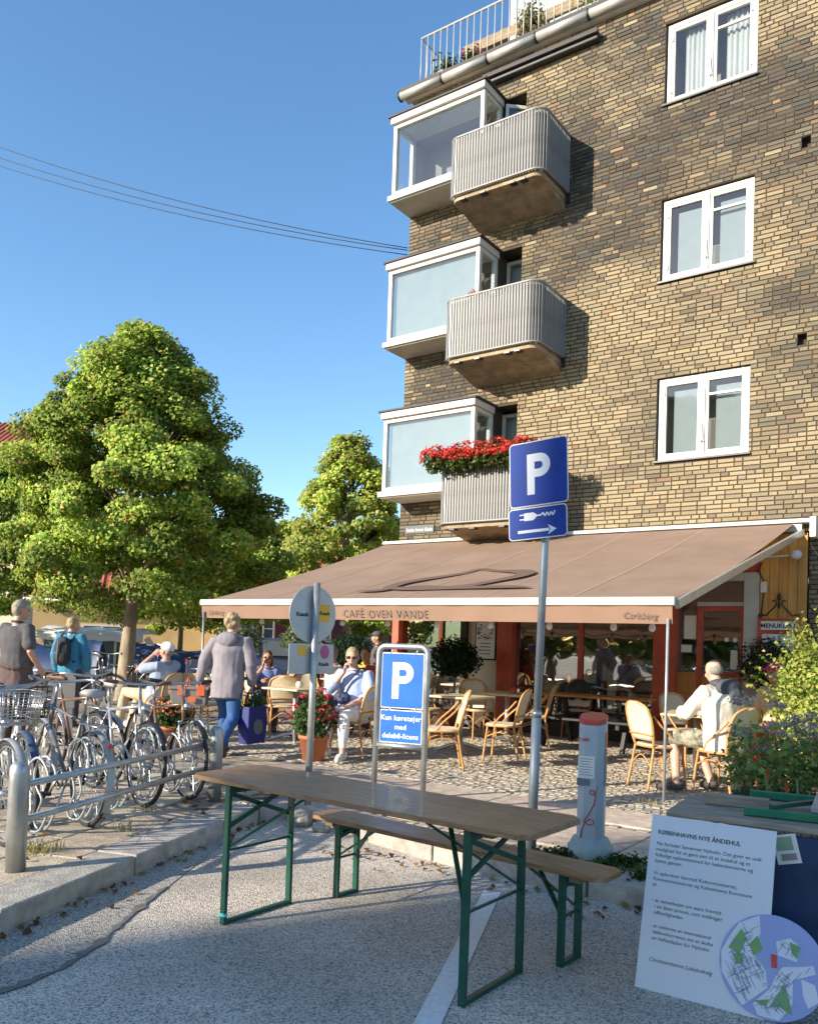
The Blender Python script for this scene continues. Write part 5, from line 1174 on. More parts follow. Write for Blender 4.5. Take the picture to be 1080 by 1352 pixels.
# geraniums in the balcony box
gb_ = thing('geranium_box', 'long box of bright red geraniums on the lowest balcony rail', 'flower box', P0, FAC_ROT); zb = 4.50
bx('box', 'black', gb_, -3.95, -2.5, -1.17, -1.03, zb - .08, zb + .03)
for i in range(9):
    u = -4.12 + i * .215; bush('', '', '', (u, -1.15, zb + .05), (.18, .20, .20), 420, .055, GREEN + [(.2, .16, .05)], par=gb_, part='foliage', seed=40 + i); blooms(gb_, (u, -1.17, zb + .05), (.20, .22, .25), 30, .048, [(.62, .025, .02), (.72, .06, .045), (.5, .02, .025), (.75, .12, .08)], 60 + i)
mp = thing('geranium_pot', 'small pink geranium behind the middle balcony rail', 'flower pot', B(-3.62, .85, 7.18)); MB().lathe([(.07, 0), (.09, .14)], 12).build('pot', 'terracotta', mp); blooms(mp, (0, 0, .18), (.1, .1, .07), 9, .03, [(.65, .1, .12)], 5); bush('', '', '', (0, 0, .16), (.1, .1, .06), 100, .04, GREEN, par=mp, part='foliage', seed=3)
# roof terrace pots
def terr(u, o, r, h, pal, n, ls, nm, label, fl=None, spk=0, s=1):
    t = thing(nm, label, 'potted plant', B(u, o, ZT + .1)); pot(t, r * .7, .32, 'zinc'); stems(t, 10, .05, .3 + h * .5, r * .5, 'leaf_stem', .004, s); bush('', '', '', (0, 0, .34 + h * .45), (r, r, h * .55), n, ls, pal, par=t, part='foliage', seed=s, spiky=spk, shell=.2)
    if fl: blooms(t, (0, 0, .36 + h * .5), (r, r, h * .5), 12, .05, fl, s)
terr(-5.1, -.35, .35, .35, GREEN, 300, .07, 'terrace_plant', 'potted plant in a grey tub at the roof terrace corner', None, 0, 2)
terr(-4.55, -.3, .2, .3, GREEN, 200, .06, 'terrace_flowers', 'pot of pink flowers behind the roof terrace railing', [(.6, .12, .16), (.5, .05, .1)], 0, 3)
terr(-3.35, -.35, .30, .7, [(.28, .22, .10), (.2, .18, .07)], 700, .09, 'terrace_grass', 'tuft of dry ornamental grass behind the roof terrace railing', None, 1, 4)
terr(-2.25, -.35, .34, .95, [(.16, .18, .05), (.25, .22, .08)], 420, .06, 'terrace_shrub', 'thin airy shrub behind the roof terrace railing', None, 1, 5)
# weeds and fallen leaves
def tuft(p, n, h, pal, label, name='weed_tuft', group='weeds in the paving', seed=1):
    np.random.seed(seed); rr = random.Random(seed); b = MB()
    for i in range(n):
        a = rr.uniform(0, 6.28); l = rr.uniform(.4, 1) * h; sp = rr.uniform(.2, .9) * h; q = V((rr.gauss(0, .07), rr.gauss(0, .04), 0)); w = rr.uniform(.0012, .003); dx, dy = math.cos(a), math.sin(a)
        b.add([q + V((-dy * w, dx * w, 0)), q + V((dy * w, -dx * w, 0)), q + V((dx * sp * .5 + dy * w, dy * sp * .5 - dx * w, l * .75)), q + V((dx * sp * .5 - dy * w, dy * sp * .5 + dx * w, l * .75)), q + V((dx * sp, dy * sp, l))], [(0, 1, 2, 3), (3, 2, 4)], False, tuple(np.array(pal[rr.randrange(len(pal))]) * rr.uniform(.7, 1.3)))
    o = b.build(name, 'leaf', None); o.location = p; tag(o, label, 'weeds', group); return o
DRY = [(.40, .33, .12), (.30, .32, .09), (.52, .42, .2), (.18, .24, .05)]
for i, (x, y, n, h, l) in enumerate(((35, 1128, 50, .09, 'dry weeds at the foot of the near bollard'), (58, 1124, 70, .10, 'dry weeds at the foot of the near bollard'), (158, 1098, 30, .11, 'tuft of grass in the pavement before the grey bicycle'), (195, 1071, 45, .06, 'dry weeds under the wheel of the silver bicycle'), (214, 1133, 25, .10, 'small weed growing in the kerb joint'), (285, 1092, 40, .12, 'weeds where the two kerbs meet'), (860, 1062, 40, .07, 'weeds beside the foot of the thin awning prop'))):
    tuft(gnd(x, y, .12 if i not in (4, 5) else .02), n, h, DRY, l, seed=i)
WM_ = []; WEED = [(.05, .11, .02), (.09, .16, .03), (.03, .07, .015)]
for i, (x, y, r) in enumerate(((738, 1133, .13), (825, 1142, .13), (800, 1152, .10), (852, 1163, .07))):
    p = gnd(x, y); np.random.seed(i); n = 300; q = np.random.normal(size=(n, 3)) * np.array([r * .6, r * .45, .028]); q[:, 2] = np.abs(q[:, 2]) + .004; WM_.append(q + np.array(p))
q = np.concatenate(WM_); o = link('weeds', leaf_mesh('weeds', q, np.random.normal(size=(len(q), 3)) * .6 + np.array([0, 0, 1]), .03, ramp_cols(len(q), WEED)), 'leaf'); tag(o, 'green weeds creeping round the charging post base', 'weeds', kind='stuff')
np.random.seed(77); lp = []
for i in range(150):
    e = random.choice([0, 0, 1, 1, 1]); 
    if e == 0: p = LK0 + DL * random.uniform(-1, 3) - TL * abs(random.gauss(.03, .10))
    else: p = B(random.uniform(-.4, 2.4), 7.62 + abs(random.gauss(.02, .16)), 0)
    lp.append((p.x, p.y, .012))
for i in range(45): p = LK0 + DL * random.uniform(-1, 4) + TL * random.uniform(0, 1.6); lp.append((p.x, p.y, .137))
o = link('fallen_leaves', leaf_mesh('fallen_leaves', lp, np.random.normal(size=(len(lp), 3)) * .35 + np.array([0, 0, 1]), .05, ramp_cols(len(lp), [(.30, .17, .06), (.38, .26, .10), (.20, .10, .04)])), 'leaf'); tag(o, 'brown fallen leaves scattered along the kerbs', 'leaves', kind='stuff')
# ------------------------------------------------------------------ table with poster, board and flowers at the right
mat('grey_wood', (.30, .245, .18), .8, 0, .35, 5, .4, 40, stretch=(1, 8, 8)); mat('navy', (.012, .035, .10), .5, 0, .4, 3)
tdir = V((.862, -.507, 0)); tb_ = V((.507, .862, 0)); q0 = V((1.262, 4.02, 0)); ang2 = math.atan2(tdir.y, tdir.x)
t2b = thing('beer_table', 'weathered grey beer table carrying folded furniture, with the white poster leaning on it', 'table', q0, ang2)
for k in range(3): MB().box(0, 2.1, .003 + k * .185, .182 + k * .185, .752, .78).build('plank', 'grey_wood', t2b, .006)
for s in (.22, 1.9):
    for y in (.05, .5): bx('leg', 'green_steel', t2b, s - .015, s + .015, y - .012, y + .012, 0, .75)
    bx('foot_bar', 'green_steel', t2b, s - .0145, s + .0145, .03, .52, 0, .02)
fb_ = thing('folded_bench', 'folded beer bench lying upside down on the weathered table, green steel legs up', 'bench', q0 + tdir * .12 + tb_ * .30 + V((0, 0, .782)), ang2 + R(4))
MB().box(.0, .30, -.0, .045, .0, .055).build('batten', 'grey_wood', fb_, .004); MB().box(.02, 1.9, .05, .22, 0, .026).build('plank', 'grey_wood', fb_, .004)
for y in (-.20, .16):
    z_ = .002 if y < 0 else .03
    MB().box(.20, 1.5, y, y + .035, z_, z_ + .038).build('leg_bar', 'green_steel_light', fb_, .004)
MB().beam((.32, -.18, .05), (.62, .18, .07), .03, .02).build('brace', 'green_steel', fb_); MB().beam((.9, .18, .07), (1.25, -.18, .05), .03, .02).build('brace', 'green_steel', fb_); MB().beam((.5, -.17, .055), (.52, .17, .072), .03, .02).build('hinge_bar', 'steel_dull', fb_)
# navy board in front of the table
nb = thing('navy_board', 'dark navy board hanging below the weathered table edge', 'board', q0 + tdir * .20 + tb_ * .02, ang2)
MB().box(0, 1.5, -.012, .012, .02, .735).build('panel', 'navy', nb, .003)
mp_ = MB(); rr = random.Random(8)
for i in range(80):
    x = rr.uniform(.28, 1.4); z_ = rr.uniform(.02, .14); w = rr.uniform(.01, .035); h = rr.uniform(.008, .025); a = rr.uniform(-.6, .6); c, s = math.cos(a), math.sin(a)
    mp_.add([(x + c * dx - s * dz, -.0135 - .0001 * i, max(.022, z_ + s * dx + c * dz)) for dx, dz in ((-w, -h), (w, -h), (w, h), (-w, h))], [(0, 1, 2, 3)], False, ((.45, .48, .42), (.5, .5, .52), (.25, .38, .15), (.2, .22, .25))[rr.randrange(4)])
mat('print', (.5, .5, .5), .6, 0, .05, attr='Col'); tag(mp_.build('aerial_print', 'print', nb), kind='stuff')
tp_ = thing('leaflet', 'small folded map leaflet stuck to the navy board beside the white poster', 'leaflet', mtx=Matrix.Translation(q0 + tdir * .50 - tb_ * .0 + V((0, 0, .60))) @ Matrix.Rotation(ang2, 4, 'Z') @ Matrix.Rotation(R(-14), 4, 'Y'))
MB().box(0, .10, .004, .006, 0, .13).build('sheet', 'paper', tp_); MB().box(.01, .08, .0025, .0035, .06, .12).build('map_print', mat('leaf_print', (.25, .36, .22), .6), tp_); MB().box(.02, .085, .0025, .0035, .015, .045).build('photo_print', mat('leaf_print2', (.3, .24, .22), .6), tp_)
# the white poster
bl, br = gnd(838, 1303, 0), gnd(1008, 1345, 0); tl_, tr_ = gnd(873, 1078, .75), gnd(1037, 1103, .75)
rgt = ((br - bl) + (tr_ - tl_)).normalized(); upp = ((tl_ - bl) + (tr_ - br)).normalized(); fm = frame_m(bl, rgt, upp); PW, PH = .556, .785
po = thing('white_poster', 'large white poster sheet with printed text leaning on the weathered table', 'poster', mtx=fm); mat('poster_white', (.66, .67, .70), .55, 0, .03, 3)
MB().box(0, PW, 0, PH, -.006, 0).build('sheet', 'poster_white', po)
def ptxt(s, a, b, size=.0235, sh=0, bold=0): text(s, size, 'ink', po, a * PW, PH * (1 - b), .0006, ext=.0002, shear=sh, bold=bold)
ptxt('KØBENHAVNS NYE ÅNDEHUL', .063, .112, .0275, 0, .0006)
for i, s in enumerate(('Nu forlader Søværnet Nyholm. Det giver en unik', 'mulighed for at gøre øen til et åndehul og et', 'folkeligt oplevelsessted for københavnerne og', 'byens gæster.')): ptxt(s, .06, .178 + i * .034)
for i, s in enumerate(('Vi opfordrer hermed Kulturministeriet,', 'Forsvarsministeriet og Københavns Kommune', 'til')): ptxt(s, .06, .352 + i * .034)
for i, s in enumerate(('- at samarbejde om øens fremtid', '  i en åben proces, som inddrager', '  offentligheden')): ptxt(s, .07, .508 + i * .034)
for i, s in enumerate(('- at udskrive en international', '  idékonkurrence om at skabe', '  en helhedsplan for Nyholm')): ptxt(s, .075, .652 + i * .034)
ptxt('Christianshavns Lokaludvalg', .09, .84, .025, .25)
# round map
fi = fm.inverted(); d = ray(1019, 1281); nrm = fm.to_3x3() @ V((0, 0, 1)); t_ = (bl - CC).dot(nrm) / d.dot(nrm); dc = fi @ (CC + d * t_)
RM = .213; dc.y = max(dc.y, RM + .004)
mpd = thing('round_map', 'round city map disc with green areas fixed over the poster corner', 'map', mtx=fm @ Matrix.Translation((dc.x, dc.y, .007)))
mat('map_water', (.30, .36, .62), .5, 0, .05); mat('map_white', (.66, .68, .74), .5, 0, .05); mat('map_green', (.16, .36, .10), .5, 0, .1); mat('map_red', (.6, .06, .04), .5); mat('map_line', (.20, .23, .32), .6)
MB().prism([(RM * math.cos(k * PI / 32), RM * math.sin(k * PI / 32)) for k in range(64)], -.006, 0, 'z').build('disc', 'map_water', mpd)
def mpoly(name, m, polys, z):
    b = MB()
    for p in polys:
        q = [V(x) * RM for x in p]; q = [x if x.length < RM * .985 else x.normalized() * RM * .985 for x in q]; b.add([(x.x, x.y, z) for x in q], [tuple(range(len(q)))])
    b.build(name, m, mpd)
for lk_ in [[(-.7, .75), (-.3, .97), (-.25, .6), (-.35, .2), (-.1, -.1), (-.05, -.4), (-.5, -.85), (-.95, -.3), (-.98, .1), (-.85, .4)], [(.05, .5), (.3, .62), (.5, .5), (.45, .2), (.1, .25)], [(.2, .05), (.5, .12), (.75, .2), (.8, .05), (.4, -.15), (.42, -.6), (.2, -.95), (-.2, -.95), (-.3, -.75), (.0, -.4), (.1, -.1)], [(.55, -.1), (.8, -.15), (.9, -.45), (.7, -.6), (.6, -.4)]]: mpoly('land', 'map_white', [lk_], .0012)
for pk_ in [[(-.85, .2), (-.62, .62), (-.5, .45), (-.62, .1)], [(-.45, .35), (-.3, .55), (-.2, .3), (-.35, .15)], [(-.75, .1), (-.55, .15), (-.55, -.05), (-.68, -.1)], [(.3, .55), (.5, .5), (.45, .25), (.35, .35)], [(.0, -.75), (.25, -.25), (.35, -.5), (.42, -.8), (.2, -.7)], [(-.3, -.7), (0, -.6), (-.05, -.75)]]: mpoly('park', 'map_green', [pk_], .0024)
mpoly('red_mark', 'map_red', [[(-.03, .25), (.08, .25), (.1, .0), (.0, .0)]], .0036)
ml = MB(); rr = random.Random(3)
def inpoly(x, y, P_):
    c = False
    for i in range(len(P_)):
        (x0, y0), (x1, y1) = P_[i], P_[i - 1]
        if (y0 > y) != (y1 > y) and x < (x1 - x0) * (y - y0) / (y1 - y0) + x0: c = not c
    return c
LANDS = [[(-.7, .75), (-.3, .97), (-.25, .6), (-.35, .2), (-.1, -.1), (-.05, -.4), (-.5, -.85), (-.95, -.3), (-.98, .1), (-.85, .4)], [(.2, .05), (.5, .12), (.75, .2), (.8, .05), (.4, -.15), (.42, -.6), (.2, -.95), (-.2, -.95), (-.3, -.75), (.0, -.4), (.1, -.1)], [(.05, .5), (.3, .62), (.5, .5), (.45, .2), (.1, .25)]]
for i in range(900):
    cx, cy = rr.uniform(-.9, .8), rr.uniform(-.9, .9); a = rr.choice((.55, -1.02)) + (.5 if cx > 0 else 0) + rr.uniform(-.05, .05); L = rr.uniform(.03, .13); c, s = math.cos(a) * L, math.sin(a) * L
    if math.hypot(cx, cy) > .84 or i > 620 or not any(inpoly(cx - c, cy - s, q) and inpoly(cx + c, cy + s, q) for q in LANDS): continue
    n_ = V((-s, c, 0)).normalized() * .0045; ml.add([V((cx - c, cy - s, 0)) * RM - n_ * RM, V((cx + c, cy + s, 0)) * RM - n_ * RM, V((cx + c, cy + s, 0)) * RM + n_ * RM, V((cx - c, cy - s, 0)) * RM + n_ * RM], [(0, 1, 2, 3)])
ml.v = [(x, y, .003) for x, y, z in ml.v]; tag(ml.build('streets', 'map_line', mpd), kind='stuff')
# flower box with sedum behind the table
sbx = thing('sedum_box', 'box of mauve sedum and green leaves behind the weathered table', 'flower box', V((2.40, 4.72, 0)), ang2)
MB().box(-.52, .7, -.22, .25, .0, .72).build('box', 'grey_wood', sbx, .01); bx('earth', 'soil', sbx, -.49, .67, -.19, .22, .715, .735)
stems(sbx, 60, .35, .95, .18, 'leaf_stem', .006, 5)
rr = random.Random(6); P = []; N = []; S = []
for i in range(3200): P.append((rr.uniform(-.54, .72), rr.uniform(-.25, .28), rr.triangular(.72, 1.16, .85))); N.append((rr.gauss(0, .8), rr.gauss(0, .8), rr.uniform(.2, 1))); S.append(rr.choice((.025, .035, .05)))
link('foliage', leaf_mesh('foliage', P, N, S, ramp_cols(len(P), [(.22, .33, .09), (.32, .42, .13), (.13, .22, .06), (.36, .32, .12)], [.4, .3, .22, .08])), 'leaf', sbx)
for i in range(44):
    c = (rr.uniform(-.5, .68), rr.uniform(-.22, .24), rr.uniform(.98, 1.28)); blooms(sbx, c, (.055, .055, .022), 11, .02, [(.58, .42, .38), (.52, .35, .32), (.64, .52, .44), (.44, .34, .24)], i, 12)
for i in range(9):
    c = V((rr.uniform(-.4, .6), -.22, rr.uniform(.78, .9))); b = MB(); b.add([c + V((-.012, 0, .04)), c + V((.012, 0, .04)), c + V((.008, -.012, -.06)), c + V((-.006, -.01, -.06))], [(0, 1, 2, 3)], False, (.45, .16, .04)); b.build('withered_leaf', 'leaf', sbx)
# ------------------------------------------------------------------ far side of the square
mat('yellow_render', (.50, .36, .17), .9, 0, .12, 1.5, .2, 20); mat('pale_render', (.55, .50, .38), .9, 0, .1, 1.5, .2, 20); mat('red_tile', (.33, .085, .04), .8, 0, .3, 3, .4, 12); mat('burgundy', (.12, .012, .02), .6, 0, .1); mat('dark_opening', (.03, .035, .035), .6)
def house_block(name, label, p0, p1, depth, zw, zr, wins_, walls='yellow_render', roof='red_tile', shut=True, tiles=True):
    d = (p1 - p0); L = d.xy.length; t = thing(name, label, 'building', (p0.x, p0.y, .05), math.atan2(d.y, d.x))
    bx('wall', walls, t, 0, L, 0, depth, 0, zw)
    r = MB(); r.prism([(-.35, zw - .05), (depth / 2, zr), (depth + .35, zw - .05), (depth + .35, zw + .1), (depth / 2, zr + .16), (-.35, zw + .1)], -.3, L + .3, 'x'); ro = r.build('roof', roof, t)
    if tiles:
        tm_ = MB(); nn = int(L / .28); sl = math.hypot(depth / 2 + .35, zr - zw)
        for i in range(nn): x = i * .28; tm_.tube([(x, -.36, zw + .09), (x, depth / 2, zr + .17)], .05, 5)
        tm_.build('tile_rolls', roof, ro)
    MB().tube([(-.3, -.42, zw), (L + .3, -.42, zw)], .07, 6).build('gutter', 'steel_dull', t)
    for (x, z, w, h) in wins_:
        wd = thing('window', None, None); wd.parent = t; f = MB(); e = .07
        f.box(x - w / 2, x - w / 2 + e, -.05, .02, z, z + h).box(x + w / 2 - e, x + w / 2, -.05, .02, z, z + h).box(x - w / 2 + e, x + w / 2 - e, -.05, .02, z + h - e, z + h).box(x - w / 2 + e, x + w / 2 - e, -.05, .02, z, z + e).box(x - .03, x + .03, -.05, .02, z + e, z + h - e).box(x - w / 2 + e, x - .03, -.045, .02, z + h * .6, z + h * .6 + .05).box(x + .03, x + w / 2 - e, -.045, .02, z + h * .6, z + h * .6 + .05)
        f.build('frame', 'white_paint', wd); bx('pane', 'far_glass', wd, x - w / 2 + .01, x + w / 2 - .01, -.012, -.004, z + .01, z + h - .01)
        if shut:
            for s in (-1, 1): bx('shutter', 'burgundy', wd, x + s * (w / 2 + .28) - .27, x + s * (w / 2 + .28) + .27, -.06, -.004, z, z + h)
    return t
m = mat('far_glass', (.10, .13, .15), .12, 0, .2, 2)
A0, A1 = atd(300, 880, 33), atd(505, 880, 36); A0.z = A1.z = .05
house_block('yellow_house', 'low yellow house with burgundy shutters behind the parked cars', A0, A1, 7, 3.3, 6, [(1.4 + i * 2.45, .95, .95, 1.55) for i in range(3)])
C0, C1 = atd(40, 880, 33), atd(292, 880, 35); C0.z = C1.z = .05
house_block('long_yellow_house', 'long low ochre house with red tiled roof behind the big tree', C0, C1, 7, 2.75, 5.2, [(2.6, 1.3, 1.5, .55)], shut=False)
G0, G1_ = atd(-160, 870, 40), atd(12, 870, 40); 
gh = house_block('gabled_house', 'pale tall house with red roof at the left picture edge', G0, atd(16, 870, 40), 10, 9.4, 12.6, [(4, 6.5, 1, 1.5)], 'pale_render', shut=False)
M0, M1_ = atd(14, 870, 46), atd(95, 870, 47)
mh = house_block('red_roofed_house', 'tall house with steep red roof and dormer behind the pale gable', M0, M1_, 7, 7.2, 12.3, [], 'pale_render', shut=False)
dm = thing('dormer', None, None); dm.parent = mh; bx('cheek', 'red_tile', dm, .1, 1.4, .2, 2.6, 7.9, 9.7); bx('frame', 'white_paint', dm, .3, 1.2, .12, .2, 8.1, 9.4); bx('pane', 'far_glass', dm, .4, 1.1, .1, .115, 8.2, 9.3); bx('cap', 'roof_dark', dm, 0, 1.5, .05, 2.6, 9.7, 9.85)
# white canopied kiosk
k0 = atd(55, 870, 24); k0.z = .1; kw = 2.75
ki = thing('kiosk', 'low white canopied stand with glazed sides behind the man with the backpack', 'kiosk', k0, R(3)); mat('canvas', (.72, .72, .70), .7, 0, .05, trans=.2)
cv = MB(); N = 14
cv.add([(-.15 + (kw + .3) * i / N, y, z + .02 * math.sin(i * 2.1)) for y, z in ((-.2, 1.22), (-.2, 1.45), (.7, 1.62), (1.7, 1.45)) for i in range(N + 1)], [(j * (N + 1) + i, j * (N + 1) + i + 1, (j + 1) * (N + 1) + i + 1, (j + 1) * (N + 1) + i) for j in range(3) for i in range(N)], True); cv.build('canopy', 'canvas', ki)
for i in range(5): bx('post', 'white_paint', ki, i * kw / 4 - .03, i * kw / 4 + .03, 0, .06, 0, 1.4)
for i in range(4): bx('pane', 'far_glass', ki, i * kw / 4 + .04, (i + 1) * kw / 4 - .04, .02, .035, .55, 1.3); bx('panel', 'bike_blue', ki, i * kw / 4 + .035, (i + 1) * kw / 4 - .035, .01, .04, .0, .53)
bx('counter', 'white_paint', ki, 0, kw, .3, 1.5, 0, .5)
MB().beam((kw + .25, -.2, 1.35), (kw + 1.1, -.3, .1), .08, .16).build('gangway', 'white_paint', ki)
# covered boat on trestles, dark blue tarpaulin
mat('tarp', (.025, .05, .13), .55, 0, .3, 3, .4, 8)
for i, (x, y, L, rz, l) in enumerate(((246, 905, 3.4, 10, 'boat under a dark blue tarpaulin beyond the small tree'), (70, 908, 2.6, -8, 'boat under a dark blue tarpaulin behind the two standing men'))):
    t = thing('covered_boat', l, 'boat', gnd(x, y), R(rz), 'covered boats on the square'); b = MB(); rings = []
    for k in range(13):
        f = k / 12; w = .75 * math.sin(PI * (.12 + .8 * f)) ** .7; h = .95 + .12 * math.sin(f * 9) + .1 * f; x_ = -L / 2 + L * f
        rings += [(x_, -w, .35), (x_, -w * .95, .62), (x_, -w * .35, h), (x_, 0, h + .1), (x_, w * .35, h), (x_, w * .95, .62), (x_, w, .35)]
    b.add(rings, [(k * 7 + j, k * 7 + j + 1, (k + 1) * 7 + j + 1, (k + 1) * 7 + j) for k in range(12) for j in range(6)] + [tuple(range(7)), tuple(range(84, 91))[::-1]], True); b.build('tarpaulin', 'tarp', t)
    h = MB(); h.add([(-L / 2 + L * k / 12, s * .72 * math.sin(PI * (.12 + .8 * k / 12)) ** .7 * q, z) for k in range(13) for s, q, z in ((-1, 1, .45), (-1, .5, .1), (1, .5, .1), (1, 1, .45))], [(k * 4 + j, k * 4 + j + 1, (k + 1) * 4 + j + 1, (k + 1) * 4 + j) for k in range(12) for j in range(3)], True); h.build('hull', 'bike_blue', t)
    for s in (-1, 1): bx('trestle', 'old_wood', t, s * L * .3 - .05, s * L * .3 + .05, -.5, .5, 0, .3)
# parked cars
def car(name, label, p, rz, m, L=4.2):
    t = thing(name, label, 'car', p, R(rz), 'cars parked before the yellow house'); W_ = .86
    prof = [(-L / 2, .35), (-L / 2, .72), (-L / 2 + .25, .92), (-L / 2 + .5, .95), (-L / 2 + .95, 1.40), (-L / 2 + 1.5, 1.5), (.55, 1.45), (1.15, .98), (1.85, .86), (L / 2, .68), (L / 2, .35), (1.75, .28), (-1.75, .28)]
    b = MB(); n = len(prof); secs = []
    for y, k in ((-W_, 1), (-W_ * .97, 1), (W_ * .97, 1), (W_, 1)):
        for x, z in prof:
            yy = y * (.80 if z > 1.2 else 1); secs.append((x, yy, z))
    b.add(secs, [tuple(range(n)), tuple(range(3 * n, 4 * n))[::-1]] + [(k * n + i, (k + 1) * n + i, (k + 1) * n + (i + 1) % n, k * n + (i + 1) % n) for k in range(3) for i in range(n)]); b.build('body', m, t, .05, 2, True)
    for s in (-1, 1):
        for quad in ([(-1.45, .98), (-1.05, 1.36), (-.15, 1.40), (-.15, .98)], [(-.05, .98), (-.05, 1.40), (.48, 1.38), (.98, .98)]):
            MB().add([(x, s * (W_ * (1.012 if z < 1.2 else .84)), z) for x, z in quad], [(0, 1, 2, 3)]).build('window', 'far_glass', t)
    MB().add([(1.13, -.68, 1.02), (1.13, .68, 1.02), (.60, .60, 1.44), (.60, -.60, 1.44)], [(0, 1, 2, 3)]).xf(Matrix.Translation((.03, 0, .03))).build('windscreen', 'far_glass', t); MB().add([(-1.62, -.66, 1.0), (-1.62, .66, 1.0), (-1.17, .6, 1.4), (-1.17, -.6, 1.4)], [(0, 1, 2, 3)]).xf(Matrix.Translation((-.04, 0, .03))).build('rear_window', 'far_glass', t)
    for x in (-1.3, 1.3):
        for s in (-1, 1):
            w = thing('wheel', None, None); w.parent = t; w.location = (x, s * .80, .31); MB().tube([(0, -.09, 0), (0, .09, 0)], .31, 18).build('tyre', 'rubber', w); MB().tube([(0, -.095, 0), (0, .095, 0)], .19, 14).build('rim', 'alu', w)
    for s in (-1, 1): MB().ell((L / 2 - .05, s * .6, .68), (.07, .16, .08)).build('headlight', 'chrome', t); bx('tail_light', 'charger_red', t, -L / 2 - .02, -L / 2 + .05, s * .65 - .1, s * .65 + .1, .68, .84)
    return t
mat('car_silver', (.38, .42, .46), .3, .5, .05); mat('car_blue', (.07, .11, .2), .3, .4, .05); mat('car_white', (.6, .62, .64), .3, .1, .05)
for x, y, d, rz, m, l in ((395, 880, 26, 12, 'car_silver', 'silver estate car parked before the burgundy shutters'), (452, 880, 27.5, 10, 'car_white', 'pale car parked behind the woman with the sunglasses'), (345, 880, 24, 15, 'car_blue', 'dark blue car parked behind the walking man')):
    p = atd(x, y, d); p.z = .1; car('parked_car', l, p, rz, m)
# the house across the road that shades the foreground
oc = V((-2.22, 4.65, 0)) - SUN_DIR * 38; n2 = V((SUN_DIR.y, -SUN_DIR.x, 0))
hb2 = house_block('street_house', 'tall brick house across the road whose shadow covers the foreground', V((0, 0, 0)), V((32, 0, 0)), 10, 19.2, 21, [(1.5 + i * 2.4, 1.2 + 3.1 * k, 1.2, 1.6) for i in range(12) for k in range(5)], 'brick_far', shut=False, tiles=False)
hb2.location = oc + n2 * 32.7; hb2.rotation_euler = (0, 0, math.atan2(-n2.y, -n2.x))
# ------------------------------------------------------------------ people: lofted limbs fused into one skin
def fuse(mb, name, m, parent, voxel, wrinkle=0, wscale=9, smooth=2, seed=0):
    me = mb.mesh('tmp'); o = bpy.data.objects.new('tmp', me); col.objects.link(o)
    r = o.modifiers.new('r', 'REMESH'); r.mode = 'VOXEL'; r.voxel_size = voxel; r.use_smooth_shade = True
    if smooth: s = o.modifiers.new('s', 'SMOOTH'); s.factor = .5; s.iterations = smooth
    dg = bpy.context.evaluated_depsgraph_get(); dg.update(); me2 = bpy.data.meshes.new_from_object(o.evaluated_get(dg)); bpy.data.objects.remove(o); me2.name = name
    if wrinkle:
        n = len(me2.vertices); co = np.empty(n * 3); me2.vertices.foreach_get('co', co); co = co.reshape(-1, 3); no = np.empty(n * 3); me2.vertices.foreach_get('normal', no); no = no.reshape(-1, 3)
        d = np.array([mnoise.noise((x * wscale + seed, y * wscale, z * wscale * .55)) + .5 * mnoise.noise((x * wscale * 2.3, y * wscale * 2.3 + seed, z * wscale * 1.2)) for x, y, z in co]); co += no * (d * wrinkle)[:, None]
        me2.vertices.foreach_set('co', co.reshape(-1)); me2.update()
    me2.polygons.foreach_set('use_smooth', [True] * len(me2.polygons)); me2.materials.clear(); return link(name, me2, m, parent)
def limb(mb, pts, rs, n=14, flat=None, side=None):
    P = [V(p) for p in pts]; k = len(P)
    # rounded ends
    d0 = (P[0] - P[1]).normalized(); d1 = (P[-1] - P[-2]).normalized()
    Q = [P[0] + d0 * rs[0] * .85, P[0] + d0 * rs[0] * .5] + P + [P[-1] + d1 * rs[-1] * .5, P[-1] + d1 * rs[-1] * .85]; S = [rs[0] * .3, rs[0] * .8] + list(rs) + [rs[-1] * .8, rs[-1] * .3]
    mb.tube(Q, S, n, ry=[s * (flat or 1) for s in S], side=side)
def hand(mb, w, d, pal, curl=.5, k=1., sgn=1):
    # w wrist, d forearm direction, pal: direction the palm faces
    d = V(d).normalized(); pal = V(pal); pal = (pal - d * pal.dot(d)).normalized(); sd = d.cross(pal) * sgn; w = V(w)
    limb(mb, [w - d * .02, w + d * .03 * k, w + d * .085 * k], [.026 * k, .036 * k, .038 * k], 10, .5, side=sd)
    for i, (o, l) in enumerate(((-.028, .068), (-.0095, .078), (.0095, .073), (.028, .058))):
        b = w + d * .085 * k + sd * o * k; a1 = curl * .6; m_ = b + (d * math.cos(a1) + pal * math.sin(a1)) * l * .5 * k; a2 = curl * 1.5; e = m_ + (d * math.cos(a2) + pal * math.sin(a2)) * l * .5 * k
        limb(mb, [b - d * .02, b, m_, e], [.0095 * k, .0095 * k, .0088 * k, .0075 * k], 7)
    b = w + d * .03 * k - sd * .03 * k; m_ = b + (d * .6 - sd * .7 + pal * .3).normalized() * .035 * k; e = m_ + (d * .9 - sd * .1 + pal * .4).normalized() * .032 * k
    limb(mb, [b + sd * .015, b, m_, e], [.012 * k, .012 * k, .0105 * k, .0085 * k], 7)
